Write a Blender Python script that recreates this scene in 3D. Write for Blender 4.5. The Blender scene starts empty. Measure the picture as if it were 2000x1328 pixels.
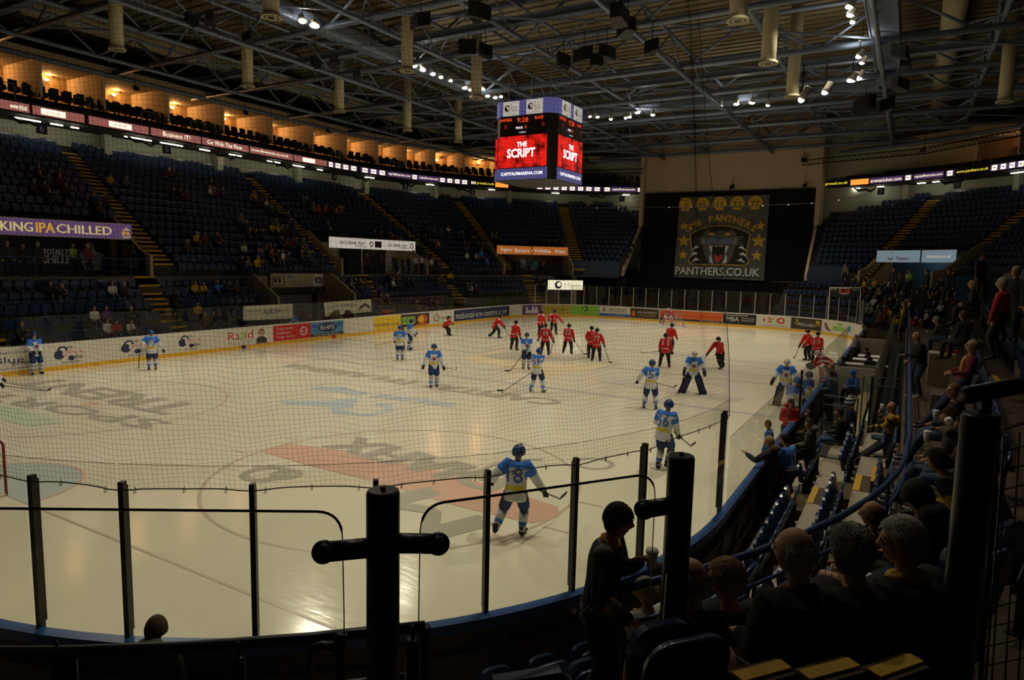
import bpy, math, random
from math import sin, cos, pi, radians, sqrt, atan2, hypot
from mathutils import Vector, Matrix
random.seed(7)
V = Vector
S = bpy.context.scene
COL = S.collection

# ------------------------------------------------------------------ camera
CP = (-2.1212, -17.4693, 5.3020)
YAW, PIT, ROL, FPX = 0.530883, -0.116019, 0.022709, 1305.45
cF = V((cos(PIT)*cos(YAW), cos(PIT)*sin(YAW), sin(PIT)))
cR0 = V((sin(YAW), -cos(YAW), 0)); cU0 = cR0.cross(cF)
cR = cR0*cos(ROL) + cU0*sin(ROL); cU = -cR0*sin(ROL) + cU0*cos(ROL)
cam_d = bpy.data.cameras.new('camera'); cam = bpy.data.objects.new('camera', cam_d); COL.objects.link(cam)
cam_d.sensor_width = 36.0; cam_d.sensor_fit = 'HORIZONTAL'; cam_d.lens = FPX/2000*36.0
cam_d.clip_start = 0.05; cam_d.clip_end = 400
Mx = Matrix(((cR.x, cU.x, -cF.x), (cR.y, cU.y, -cF.y), (cR.z, cU.z, -cF.z))).to_4x4()
Mx.translation = V(CP); cam.matrix_world = Mx
S.camera = cam
CPV = V(CP)

# ------------------------------------------------------------------ light, view
w = bpy.data.worlds.new('world'); S.world = w; w.use_nodes = True
w.node_tree.nodes['Background'].inputs[0].default_value = (1.0, .85, .6, 1)
w.node_tree.nodes['Background'].inputs[1].default_value = 0.0012
S.view_settings.view_transform = 'Standard'; S.view_settings.look = 'None'
S.view_settings.exposure = 0.0; S.view_settings.gamma = 1.0
S.view_settings.use_curve_mapping = False

def at(px, py, x=None, y=None, z=None, d=None):
    """a pixel of the 2000x1328 photograph -> the point of the place on the plane x=, y= or z= (or at depth d)"""
    r = cF*FPX + cR*(px-1000) - cU*(py-664)
    if x is not None: t = (x-CP[0])/r.x
    elif y is not None: t = (y-CP[1])/r.y
    elif z is not None: t = (z-CP[2])/r.z
    else: t = d/FPX
    return CPV + r*t
def proj(p):
    q = V(p)-CPV; dd = q.dot(cF)
    return (1000+FPX*q.dot(cR)/dd, 664-FPX*q.dot(cU)/dd, dd)

SPOT_E = 3300
def spot(loc, aim, e=1.0, ang=103, parent=None, col=(1, .90, .70)):
    l = bpy.data.lights.new('flood_lamp', 'SPOT'); l.energy = SPOT_E*e; l.color = col
    l.spot_size = radians(ang); l.spot_blend = .75; l.shadow_soft_size = .16
    o = bpy.data.objects.new('flood_lamp', l); COL.objects.link(o)
    o.location = loc; o.rotation_euler = (V(aim)-V(loc)).to_track_quat('-Z', 'Y').to_euler()
    return o
# the arena's floodlights: their beams (housings are built with the roof)
for (lx, ly, ax, ay, e) in [(22.9, 10, 18, 2, 1), (31, 10, 30, 3, 1), (38.5, 9.6, 40, 4, 1.), (49.5, 2, 46, 2, .9), (49.8, -6.2, 46, -4, .9),
        (38.6, -14.2, 36, -5, 1), (46.4, -13.5, 46, -6, .9), (33, -14.2, 28, -5, 1), (24, -14.2, 20, -5, 1), (14, -14.2, 12, -6, .8), (14, 10, 11, 5, .9),
        (8, -3, 8, 0, .65), (56, 4, 60, 2.5, .62), (56, -6, 60, -4.5, .62), (6, -9, -1, -17, .25), (13, -12, 10, -20, .30)]:
    spot((lx, ly, 17.0), (ax, ay, 0), e)

# ------------------------------------------------------------------ helpers
def lin(c): return tuple(((v/255)/12.92 if v/255 <= .04045 else (((v/255)+.055)/1.055)**2.4) for v in c)
MATS = {}
def mat(name, col, rough=.6, metal=0, emit=0, spec=.4, noise=0, nscale=8, alpha=None, rgb=False, objcol=False):
    if name in MATS: return MATS[name]
    m = bpy.data.materials.new(name); m.use_nodes = True; nt = m.node_tree; b = nt.nodes['Principled BSDF']
    c = lin(col) if rgb else col
    b.inputs['Base Color'].default_value = (*c, 1); b.inputs['Roughness'].default_value = rough
    b.inputs['Metallic'].default_value = metal
    b.inputs['Specular IOR Level'].default_value = spec
    if emit:
        b.inputs['Emission Color'].default_value = (*c, 1); b.inputs['Emission Strength'].default_value = emit
        b.inputs['Base Color'].default_value = (0.02, .02, .02, 1)
    if objcol:
        oi = nt.nodes.new('ShaderNodeObjectInfo'); nt.links.new(oi.outputs['Color'], b.inputs['Base Color'])
    if noise:
        tc = nt.nodes.new('ShaderNodeTexCoord'); n = nt.nodes.new('ShaderNodeTexNoise'); n.inputs['Scale'].default_value = nscale
        n.inputs['Detail'].default_value = 4
        mr = nt.nodes.new('ShaderNodeMapRange'); mr.inputs[3].default_value = 1-noise; mr.inputs[4].default_value = 1+noise
        mx = nt.nodes.new('ShaderNodeMix'); mx.data_type = 'RGBA'; mx.blend_type = 'MULTIPLY'; mx.inputs[0].default_value = 1
        mx.inputs[6].default_value = (*c, 1)
        nt.links.new(tc.outputs['Object'], n.inputs['Vector']); nt.links.new(n.outputs['Fac'], mr.inputs[0])
        nt.links.new(mr.outputs[0], mx.inputs[7]); nt.links.new(mx.outputs[2], b.inputs['Base Color'])
    MATS[name] = m; return m
def glassmat(name, tint, mixf=.1, rough=.02):
    m = bpy.data.materials.new(name); m.use_nodes = True; nt = m.node_tree; nt.nodes.clear()
    o = nt.nodes.new('ShaderNodeOutputMaterial'); t = nt.nodes.new('ShaderNodeBsdfTransparent'); g = nt.nodes.new('ShaderNodeBsdfGlossy')
    t.inputs[0].default_value = (*tint, 1); g.inputs['Roughness'].default_value = rough; g.inputs['Color'].default_value = (1, 1, 1, 1)
    lw = nt.nodes.new('ShaderNodeLayerWeight'); lw.inputs[0].default_value = .5
    pw = nt.nodes.new('ShaderNodeMath'); pw.operation = 'POWER'; pw.inputs[1].default_value = 4
    nt.links.new(lw.outputs[1], pw.inputs[0])
    mm = nt.nodes.new('ShaderNodeMath'); mm.operation = 'MULTIPLY_ADD'; mm.inputs[1].default_value = mixf*6; mm.inputs[2].default_value = .03
    mx = nt.nodes.new('ShaderNodeMixShader'); nt.links.new(pw.outputs[0], mm.inputs[0]); nt.links.new(mm.outputs[0], mx.inputs[0])
    nt.links.new(t.outputs[0], mx.inputs[1]); nt.links.new(g.outputs[0], mx.inputs[2]); nt.links.new(mx.outputs[0], o.inputs[0])
    MATS[name] = m; return m

def tag(o, label=None, cat=None, group=None, kind=None):
    if label: o['label'] = label
    if cat: o['category'] = cat
    if group: o['group'] = group
    if kind: o['kind'] = kind
    return o
def empty(name, loc=(0, 0, 0), rz=0, label=None, cat=None, group=None, kind=None):
    o = bpy.data.objects.new(name, None); COL.objects.link(o); o.location = loc; o.rotation_euler = (0, 0, rz)
    o.empty_display_size = .1
    return tag(o, label, cat, group, kind)
KIDS = {}
def setparent(o, p):
    o.parent = p; KIDS.setdefault(p, []).append(o)
def copy_tree(o, parent=None):
    c = o.copy(); COL.objects.link(c)
    if parent: setparent(c, parent)
    for ch in KIDS.get(o, []): copy_tree(ch, c)
    return c

_tc = {}
def textmesh(s, bold=.0):
    k = (s, bold)
    if k in _tc: return _tc[k]
    cu = bpy.data.curves.new('t', 'FONT'); cu.body = s; cu.size = 1; cu.offset = bold; cu.resolution_u = 2; cu.fill_mode = 'FRONT'
    ob = bpy.data.objects.new('t', cu); COL.objects.link(ob)
    me = bpy.data.meshes.new_from_object(ob)
    vs = [(v.co.x, v.co.y) for v in me.vertices]; fs = [tuple(p.vertices) for p in me.polygons]
    bpy.data.objects.remove(ob); bpy.data.curves.remove(cu); bpy.data.meshes.remove(me)
    if vs:
        x0 = min(a for a, b in vs); x1 = max(a for a, b in vs); y0 = min(b for a, b in vs); y1 = max(b for a, b in vs)
        vs = [((a-x0)/(x1-x0), (b-y0)/max(y1-y0, 1e-6)) for a, b in vs]
        asp = (x1-x0)/max(y1-y0, 1e-6)
    else: asp = 1
    _tc[k] = (vs, fs, asp); return _tc[k]

class MB:
    def __init__(s): s.v = []; s.f = []; s.m = []
    def add(s, vs, fs, mi=0):
        b = len(s.v); s.v.extend([tuple(p) for p in vs]); s.f.extend([tuple(i+b for i in f) for f in fs])
        s.m.extend([mi]*len(fs)) if isinstance(mi, int) else s.m.extend(mi); return s
    def box(s, x0, x1, y0, y1, z0, z1, mi=0):
        return s.add([(x0, y0, z0), (x1, y0, z0), (x1, y1, z0), (x0, y1, z0), (x0, y0, z1), (x1, y0, z1), (x1, y1, z1), (x0, y1, z1)],
                     [(0, 3, 2, 1), (4, 5, 6, 7), (0, 1, 5, 4), (1, 2, 6, 5), (2, 3, 7, 6), (3, 0, 4, 7)], mi)
    def obox(s, c, size, U, W=(0, 0, 1), mi=0):
        U = V(U).normalized(); W = V(W); W = (W-U*W.dot(U)).normalized(); T = W.cross(U); c = V(c); a, b, d = size[0]/2, size[1]/2, size[2]/2
        P = [c+U*(a*i)+T*(b*j)+W*(d*k) for k in (-1, 1) for (i, j) in ((-1, -1), (1, -1), (1, 1), (-1, 1))]
        return s.add(P, [(0, 3, 2, 1), (4, 5, 6, 7), (0, 1, 5, 4), (1, 2, 6, 5), (2, 3, 7, 6), (3, 0, 4, 7)], mi)
    def bar(s, a, b, wd, ht, mi=0, up=(0, 0, 1)):
        a = V(a); b = V(b); U = b-a
        if abs(U.normalized().dot(V(up))) > .99: up = (1, 0, 0)
        return s.obox((a+b)/2, (U.length, wd, ht), U, up, mi)
    def tube(s, pts, r, n=6, mi=0, cap=True, up=None):
        pts = [V(p) for p in pts]; N = len(pts)
        if N < 2: return s
        rr = r if isinstance(r, (list, tuple)) else [r]*N
        T = []
        for i in range(N):
            a = pts[max(i-1, 0)]; b = pts[min(i+1, N-1)]; t = (b-a)
            T.append(t.normalized() if t.length > 1e-9 else V((0, 0, 1)))
        u = V(up) if up else (V((0, 0, 1)) if abs(T[0].z) < .9 else V((1, 0, 0)))
        vs = []
        for i in range(N):
            u = (u-T[i]*u.dot(T[i]));
            u = u.normalized() if u.length > 1e-6 else T[i].orthogonal().normalized()
            wv = T[i].cross(u); q = rr[i]; qa, qb = q if isinstance(q, (tuple, list)) else (q, q)
            for k in range(n):
                a = 2*pi*k/n; vs.append(pts[i]+u*(cos(a)*qa)+wv*(sin(a)*qb))
        fs = [(i*n+k, i*n+(k+1) % n, (i+1)*n+(k+1) % n, (i+1)*n+k) for i in range(N-1) for k in range(n)]
        if cap: fs += [tuple(range(n-1, -1, -1)), tuple(range((N-1)*n, N*n))]
        return s.add(vs, fs, mi)
    def ball(s, c, r, mi=0, nu=10, nv=7, R=None):
        c = V(c); r = r if isinstance(r, (tuple, list)) else (r, r, r); vs = []
        for j in range(1, nv):
            ph = pi*j/nv
            for i in range(nu):
                th = 2*pi*i/nu; p = V((r[0]*sin(ph)*cos(th), r[1]*sin(ph)*sin(th), r[2]*cos(ph)))
                vs.append(c+(R@p if R else p))
        vs.append(c+(R@V((0, 0, r[2])) if R else V((0, 0, r[2])))); vs.append(c-(R@V((0, 0, r[2])) if R else V((0, 0, r[2]))))
        t = len(vs)-2; fs = [(j*nu+i, (j+1)*nu+i, (j+1)*nu+(i+1) % nu, j*nu+(i+1) % nu) for j in range(nv-2) for i in range(nu)]
        fs += [(t, i, (i+1) % nu) for i in range(nu)] + [(t+1, (nv-2)*nu+(i+1) % nu, (nv-2)*nu+i) for i in range(nu)]
        return s.add(vs, fs, mi)
    def poly(s, pts, O, U, W, mi=0, flip=False):
        O = V(O); U = V(U); W = V(W); vs = [O+U*a+W*b for a, b in pts]
        f = tuple(range(len(vs))); return s.add(vs, [f[::-1] if flip else f], mi)
    def rect(s, O, U, W, a0, a1, b0, b1, mi=0): return s.poly([(a0, b0), (a1, b0), (a1, b1), (a0, b1)], O, U, W, mi)
    def text(s, t, O, U, W, w=None, h=None, mi=0, bold=.0, center=True, maxw=None):
        """text with baseline box centred at O; U,W unit axes; w and/or h in metres"""
        vs, fs, asp = textmesh(t, bold)
        if not vs: return s
        if h is None: h = w/asp
        if w is None: w = h*asp
        if maxw and w > maxw: w = maxw
        O = V(O); U = V(U); W = V(W)
        cx, cy = (.5, .5) if center else (0, 0)
        return s.add([O+U*((a-cx)*w)+W*((b-cy)*h) for a, b in vs], fs, mi)
    def disc(s, O, U, W, r, mi=0, n=20, r2=None, a0=0, a1=2*pi, ry=None):
        O = V(O); U = V(U); W = V(W); ry = ry or r; full = abs(a1-a0-2*pi) < 1e-6
        if r2 is None: return s.poly([(r*cos(a0+(a1-a0)*k/n), ry*sin(a0+(a1-a0)*k/n)) for k in range(n if full else n+1)], O, U, W, mi)
        vs = []; q = r2/r
        for k in range(n+1):
            a = a0+(a1-a0)*k/n; vs += [O+U*(r*cos(a))+W*(ry*sin(a)), O+U*(r2*cos(a))+W*(ry*q*sin(a))]
        return s.add(vs, [(2*k, 2*k+2, 2*k+3, 2*k+1) for k in range(n)], mi)
    def prism(s, pts, O, U, W, N, mi=0):
        """polygon pts (a,b) in plane O,U,W extruded by vector N"""
        O = V(O); U = V(U); W = V(W); N = V(N); n = len(pts); vs = [O+U*a+W*b for a, b in pts]; vs += [p+N for p in vs]
        return s.add(vs, [tuple(range(n))[::-1], tuple(range(n, 2*n))]+[(k, (k+1) % n, n+(k+1) % n, n+k) for k in range(n)], mi)
    def build(s, name, mats, parent=None, smooth=False, label=None, cat=None, group=None, kind=None, loc=None, rz=None):
        me = bpy.data.meshes.new(name); me.from_pydata(s.v, [], s.f)
        for m in (mats if isinstance(mats, (list, tuple)) else [mats]): me.materials.append(m)
        if len(me.polygons) == len(s.m): me.polygons.foreach_set('material_index', s.m)
        if smooth: me.polygons.foreach_set('use_smooth', [True]*len(me.polygons))
        me.update(); o = bpy.data.objects.new(name, me); COL.objects.link(o)
        if parent: setparent(o, parent)
        if loc: o.location = loc
        if rz: o.rotation_euler = (0, 0, rz)
        return tag(o, label, cat, group, kind)

# ------------------------------------------------------------------ materials
M = {}
M['ice'] = mat('ice', (.82, .755, .59), .22, spec=.5)
def icemat():
    m = M['ice']; nt = m.node_tree; b = nt.nodes['Principled BSDF']
    tc = nt.nodes.new('ShaderNodeTexCoord')
    mp = nt.nodes.new('ShaderNodeMapping'); mp.inputs['Scale'].default_value = (.35, 1.5, 1); mp.inputs['Rotation'].default_value = (0, 0, -.35)
    n = nt.nodes.new('ShaderNodeTexNoise'); n.inputs['Scale'].default_value = .6; n.inputs['Detail'].default_value = 7
    mr = nt.nodes.new('ShaderNodeMapRange'); mr.inputs[1].default_value = .3; mr.inputs[2].default_value = .75; mr.inputs[3].default_value = .96; mr.inputs[4].default_value = 1.03
    mx = nt.nodes.new('ShaderNodeMix'); mx.data_type = 'RGBA'; mx.blend_type = 'MULTIPLY'; mx.inputs[0].default_value = 1
    mx.inputs[6].default_value = b.inputs['Base Color'].default_value
    nt.links.new(tc.outputs['Object'], mp.inputs[0]); nt.links.new(mp.outputs[0], n.inputs[0]); nt.links.new(n.outputs['Fac'], mr.inputs[0]); nt.links.new(mr.outputs[0], mx.inputs[7])
    nt.links.new(mx.outputs[2], b.inputs['Base Color'])
    n2 = nt.nodes.new('ShaderNodeTexNoise'); n2.inputs['Scale'].default_value = 9; n2.inputs['Detail'].default_value = 5
    mp2 = nt.nodes.new('ShaderNodeMapping'); mp2.inputs['Scale'].default_value = (1, .25, 1); mp2.inputs['Rotation'].default_value = (0, 0, .7)
    nt.links.new(tc.outputs['Object'], mp2.inputs[0]); nt.links.new(mp2.outputs[0], n2.inputs[0])
    mr2 = nt.nodes.new('ShaderNodeMapRange'); mr2.inputs[3].default_value = .07; mr2.inputs[4].default_value = .22
    nt.links.new(n2.outputs['Fac'], mr2.inputs[0]); nt.links.new(mr2.outputs[0], b.inputs['Roughness'])
    bp = nt.nodes.new('ShaderNodeBump'); bp.inputs['Strength'].default_value = .12; bp.inputs['Distance'].default_value = .02
    nt.links.new(n2.outputs['Fac'], bp.inputs['Height']); nt.links.new(bp.outputs[0], b.inputs['Normal'])
icemat()
def icepaint(k, c): M[k] = mat('ice_paint_'+k, c, .3, spec=.4, noise=.08, nscale=1.5)
icepaint('i_red', (.72, .44, .33)); icepaint('i_redline', (.60, .46, .36)); icepaint('i_blueline', (.52, .50, .47)); icepaint('i_crease', (.50, .55, .53))
icepaint('i_blue', (.50, .57, .60)); icepaint('i_grey', (.45, .42, .33)); icepaint('i_purple', (.64, .59, .50)); icepaint('i_green', (.56, .64, .47)); icepaint('i_gold', (.72, .60, .38))
M['board'] = mat('board_white', (.66, .62, .52), .45, noise=.06, nscale=3)
M['kick'] = mat('kick_yellow', (.75, .42, .03), .5)
M['capblue'] = mat('cap_blue', (.03, .09, .28), .35, noise=.25, nscale=2)
M['boardback'] = mat('board_back', (.10, .06, .035), .7, noise=.3, nscale=3)
M['alu'] = mat('aluminium', (.55, .53, .5), .35, .8)
M['white'] = mat('white', (.75, .73, .68), .5)
M['offw'] = mat('off_white', (.6, .56, .46), .6)
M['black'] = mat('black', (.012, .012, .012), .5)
M['darkmetal'] = mat('dark_steel', (.02, .019, .016), .4, .3)
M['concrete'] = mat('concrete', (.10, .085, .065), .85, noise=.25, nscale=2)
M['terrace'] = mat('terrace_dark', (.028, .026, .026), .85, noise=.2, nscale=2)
M['nosing'] = mat('nosing_yellow', (.52, .30, .03), .7, noise=.2, nscale=20)
M['tread'] = mat('tread_brown', (.07, .045, .018), .8)
M['seatblue'] = mat('seat_blue', (.015, .034, .09), .24, spec=.6)
M['seatdark'] = mat('seat_dark', (.012, .02, .045), .35, spec=.5)
M['railblue'] = mat('rail_blue', (.02, .055, .16), .35, .2)
M['navytube'] = mat('navy_tube', (.006, .009, .022), .35, .1, noise=.2, nscale=30)
M['wallgrey'] = mat('wall_block', (.42, .43, .34), .85, noise=.08, nscale=1.5)
M['wallbeige'] = mat('wall_beige', (.62, .48, .34), .8, noise=.08, nscale=1)
M['curtain'] = mat('curtain_black', (.008, .006, .006), .95)
M['steel'] = mat('roof_steel', (.17, .215, .30), .4, .2)
M['deck'] = mat('roof_deck', (.20, .165, .10), .7, noise=.2, nscale=.5)
M['duct'] = mat('duct_cream', (.42, .37, .24), .55)
M['wood'] = mat('ply_wood', (.32, .24, .15), .6, noise=.15, nscale=4)
M['glass'] = glassmat('pane_glass', (.93, .95, .92), .1)
M['glassdim'] = glassmat('pane_glass_grubby', (.80, .82, .76), .12)
def txtm(k, c, **kw):
    if k not in M: M[k] = mat('print_'+k, c, .5, **kw)
    return M[k]
for k, c in dict(k_black=(.02, .02, .02), k_white=(.7, .68, .62), k_red=(.55, .02, .02), k_navy=(.025, .03, .09), k_blue=(.03, .12, .40), k_yellow=(.75, .52, .03), k_green=(.25, .48, .06),
                 k_purple=(.14, .05, .24), k_gold=(.45, .33, .05), k_orange=(.65, .13, .02), k_grey=(.3, .3, .28), k_dark=(.05, .035, .03), k_teal=(.08, .25, .38), k_skin=(.5, .28, .18), k_mag=(.5, .04, .3), k_brown=(.2, .1, .05)).items(): txtm(k, c)
M['netblack'] = mat('net_cord', (.004, .004, .004), 1, spec=0)
# ================================================================== rink
YH, YR, RC, LX, BH, GX, X0, X1 = 15.15, 15.05, 8.0, 60.0, 1.22, 4.46, .8, 59.4
def rink_path(off=0.0):
    """closed outline, starting at the near end of the left side: returns (s, point, outward normal) samples"""
    R = RC+off; pts = []
    def line(a, b, n, N):
        for k in range(n): t = k/n; pts.append((V(a)*(1-t)+V(b)*t, V(N)))
    def arc(cx, cy, a0, a1, n):
        for k in range(n):
            a = a0+(a1-a0)*k/n; pts.append((V((cx+R*cos(a), cy+R*sin(a), 0)), V((cos(a), sin(a), 0))))
    line((X0+RC, YH+off, 0), (X1-RC, YH+off, 0), 44, (0, 1, 0)); arc(X1-RC, YH-RC, pi/2, 0, 16)
    line((X1+off, YH-RC, 0), (X1+off, -YR+RC, 0), 14, (1, 0, 0)); arc(X1-RC, -YR+RC, 0, -pi/2, 16)
    line((X1-RC, -YR-off, 0), (X0+RC, -YR-off, 0), 44, (0, -1, 0)); arc(X0+RC, -YR+RC, -pi/2, -pi, 28)
    line((X0-off, -YR+RC, 0), (X0-off, YH-RC, 0), 14, (-1, 0, 0)); arc(X0+RC, YH-RC, pi, pi/2, 16)
    out = []; s = 0
    for i, (p, n) in enumerate(pts):
        if i: s += (p-pts[i-1][0]).length
        out.append((s, p, n))
    out.append((s+(pts[0][0]-p).length, pts[0][0], pts[0][1]))
    return out
PATH = rink_path(0)
PL = PATH[-1][0]
def on_path(s, path=PATH):
    L = path[-1][0]; s = s % L
    lo, hi = 0, len(path)-1
    while hi-lo > 1:
        m = (lo+hi)//2
        if path[m][0] <= s: lo = m
        else: hi = m
    a, b = path[lo], path[hi]; t = (s-a[0])/max(b[0]-a[0], 1e-9)
    return a[1].lerp(b[1], t), a[2].lerp(b[2], t).normalized()
def s_at(px, z=.7, lo=0, hi=PL):
    best = None; s = lo
    while s < hi:
        p, n = on_path(s); q = proj((p.x, p.y, z))
        if q[2] > 1:
            e = abs(q[0]-px)
            if best is None or e < best[0]: best = (e, s)
        s += .04
    return best[1]
SL = X1-X0-2*RC
S1 = SL; S2 = S1+pi/2*RC; S3 = S2+YH+YR-2*RC; S4 = S3+pi/2*RC; S5 = S4+SL; S6 = S5+pi/2*RC; S7 = S6+YH+YR-2*RC

def sweep(mb, path, prof, mi, closed=True, rng=None):
    """prof: list of (offset along outward normal, z); mi per segment"""
    P = path if rng is None else [q for q in path if rng[0] <= q[0] <= rng[1]]
    vs = [q[1]+q[2]*o+V((0, 0, z)) for q in P for (o, z) in prof]; k = len(prof); fs = []; ms = []
    for i in range(len(P)-1):
        for j in range(k-1):
            fs.append((i*k+j, i*k+j+1, (i+1)*k+j+1, (i+1)*k+j)); ms.append(mi[j])
    mb.add(vs, fs, ms)

# ---- ice
ice = MB()
ip = [p for s, p, n in PATH[:-1]]
ice.add([(p.x, p.y, 0) for p in ip], [tuple(range(len(ip)))[::-1]], 0)
X_, Y_, Z_ = V((1, 0, 0)), V((0, 1, 0)), V((0, 0, 1))
MI = {k: i for i, k in enumerate(['ice', 'i_red', 'i_redline', 'i_blueline', 'i_crease', 'i_blue', 'i_grey', 'i_purple', 'i_green', 'i_gold'])}
O1 = V((0, 0, .004))
for xx, wd, k in ((22.95, .3, 'i_blueline'), (37.05, .3, 'i_blueline'), (30, .3, 'i_redline')):
    ice.rect(O1, X_, Y_, xx-wd/2, xx+wd/2, -YR, YR, MI[k])
for xx in (GX, LX-GX):
    dx = abs(xx-(X0 if xx < 30 else X1)); hw = YR-RC+sqrt(RC**2-(RC-dx)**2); ice.rect(O1, X_, Y_, xx-.03, xx+.03, -hw, hw, MI['i_redline'])
for cx in (10.3, 49.7):
    for cy in (-7, 7):
        c = V((cx, cy, .004)); ice.disc(c, X_, Y_, 4.5, MI['i_redline'], 72, 4.42)
        if not (cx < 20 and cy < 0): ice.disc(c, X_, Y_, .3, MI['i_red'], 20)
        for sx in (-1, 1):
            for sy in (-1, 1): ice.rect(c, X_, Y_, sx*.85-.03, sx*.85+.03, sy*4.5-.0, sy*(4.5+.6), MI['i_redline'])
ice.disc((30, 0, .0045), X_, Y_, 4.5, MI['i_blueline'], 72, 4.42)
for gx, sg in ((GX, 1), (LX-GX, -1)):
    ice.disc((gx, 0, .006), X_*sg, Y_, 1.83, MI['i_crease'], 24, None, -pi/2, pi/2)
    ice.disc((gx, 0, .0075), X_*sg, Y_, 1.86, MI['i_red'], 24, 1.8, -pi/2, pi/2)
def icepoly(pix, k, z=.006): ice.add([at(a, b, z=z) for a, b in pix], [tuple(range(len(pix)))], MI[k])
icepoly([(505, 880), (570, 866), (690, 884), (880, 925), (1000, 960), (1090, 990), (1092, 1008), (1040, 1022), (900, 990), (730, 940), (600, 908)], 'i_red')
def icetext(t, a, b, h, k='i_grey', flip=False):
    A = at(*a, z=.007); B = at(*b, z=.007); U = (B-A); w_ = U.length; U.normalize(); W_ = V((-U.y, U.x, 0))*(-1 if flip else 1)
    for j in range(5): ice.text(t, (A+B)/2+U*((j-2)*.045*h)+W_*((j%2)*.03*h)+V((0, 0, .0006*j)), U, W_, w=w_, h=h, mi=MI[k])
icetext('DIAFIX', (985, 945), (668, 862), 1.35)
icetext('M', (905, 1035), (790, 965), 1.4)
ice.disc(at(520, 925, z=.006), X_, Y_, .62, MI['i_grey'], 28, .38); ice.disc(at(560, 926, z=.008), X_, Y_, .4, MI['i_grey'], 28, .2)
ice.disc(at(1160, 905, z=.006), X_, Y_, .55, MI['i_grey'], 28, .4); ice.disc(at(1050, 930, z=.008), X_, Y_, 1.5, MI['i_grey'], 28, 1.35, .4, 2.4)
icepoly([(545, 782), (640, 783), (700, 776), (690, 795), (660, 797), (700, 809), (760, 800), (730, 787), (765, 790), (768, 802), (720, 813), (650, 808), (645, 794), (560, 789)], 'i_blue')
icetext('elite series', (620, 755), (890, 790), 1.0, 'i_blue')
icetext('CAPITAL FM ARENA', (1090, 787), (560, 712), 1.1, 'i_grey')
icetext('NOTTINGHAM', (1440, 780), (1180, 742), 1.2, 'i_purple')
icepoly([(-20, 788), (45, 800), (95, 815), (120, 827), (60, 832), (-20, 818)], 'i_green')
icepoly([(1395, 742), (1440, 752), (1446, 768), (1400, 752), (1340, 745)], 'i_purple')
ice.disc(at(712, 686, z=.006), X_, Y_, 3.2, MI['i_purple'], 40, 2.7); ice.disc(at(712, 686, z=.007), X_, Y_, 1.9, MI['i_purple'], 40)
ice.disc(at(1462, 725, z=.006), X_, Y_, 2.0, MI['i_purple'], 40, 1.7); ice.disc(at(1462, 725, z=.007), X_, Y_, 1.3, MI['i_purple'], 40)
icepoly([(900, 700), (960, 690), (1030, 700), (1100, 712), (1210, 705), (1160, 722), (1070, 735), (1000, 720), (960, 712)], 'i_gold', .0055)
icepoly([(935, 695), (1000, 688), (1070, 697), (1210, 694), (1110, 705), (1000, 705)], 'i_grey', .0065)
icetext('TRENT', (360, 800), (60, 742), 1.6, 'i_grey'); icetext('SPORT', (310, 830), (-30, 770), 1.0, 'i_grey')
ice.build('floor_ice', [M[k] for k in MI], kind='structure')
MI = None

# ---- boards, one continuous wall around the ice
boards = empty('rink_boards', (30, 0, 0), label='white rink boards with yellow kick strip, blue cap and adverts around the ice', cat='rink boards')
mb = MB()
sweep(mb, PATH, [(0, 0), (0, .2), (-.004, .2), (-.004, BH), (.0, BH+.03)], [1, 1, 0, 0])
sweep(mb, PATH, [(0, BH+.03), (.14, BH+.03)], [2]); sweep(mb, PATH, [(.14, BH+.03), (.14, BH-.09), (.06, BH-.09), (.06, -.2)], [2, 2, 3])
o = mb.build('dasher_wall', [M['board'], M['kick'], M['capblue'], M['boardback']], boards); o.location = (-30, 0, 0)
# timber framing on the outer face near the camera
mb = MB()
s = S5-12
while s < S7:
    p, n = on_path(s); t = V((-n.y, n.x, 0)); mb.obox(p+n*.1+V((0, 0, .5)), (.07, .09, 1.2), t, Z_, 0); s += 1.2
for z in (.25, .8): sweep(mb, PATH, [(.06, z), (.13, z), (.13, z+.07), (.06, z+.07)], [0, 0, 0], rng=(S5-12, S7))
o = mb.build('board_framing', M['boardback'], boards); o.location = (-30, 0, 0)

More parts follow.
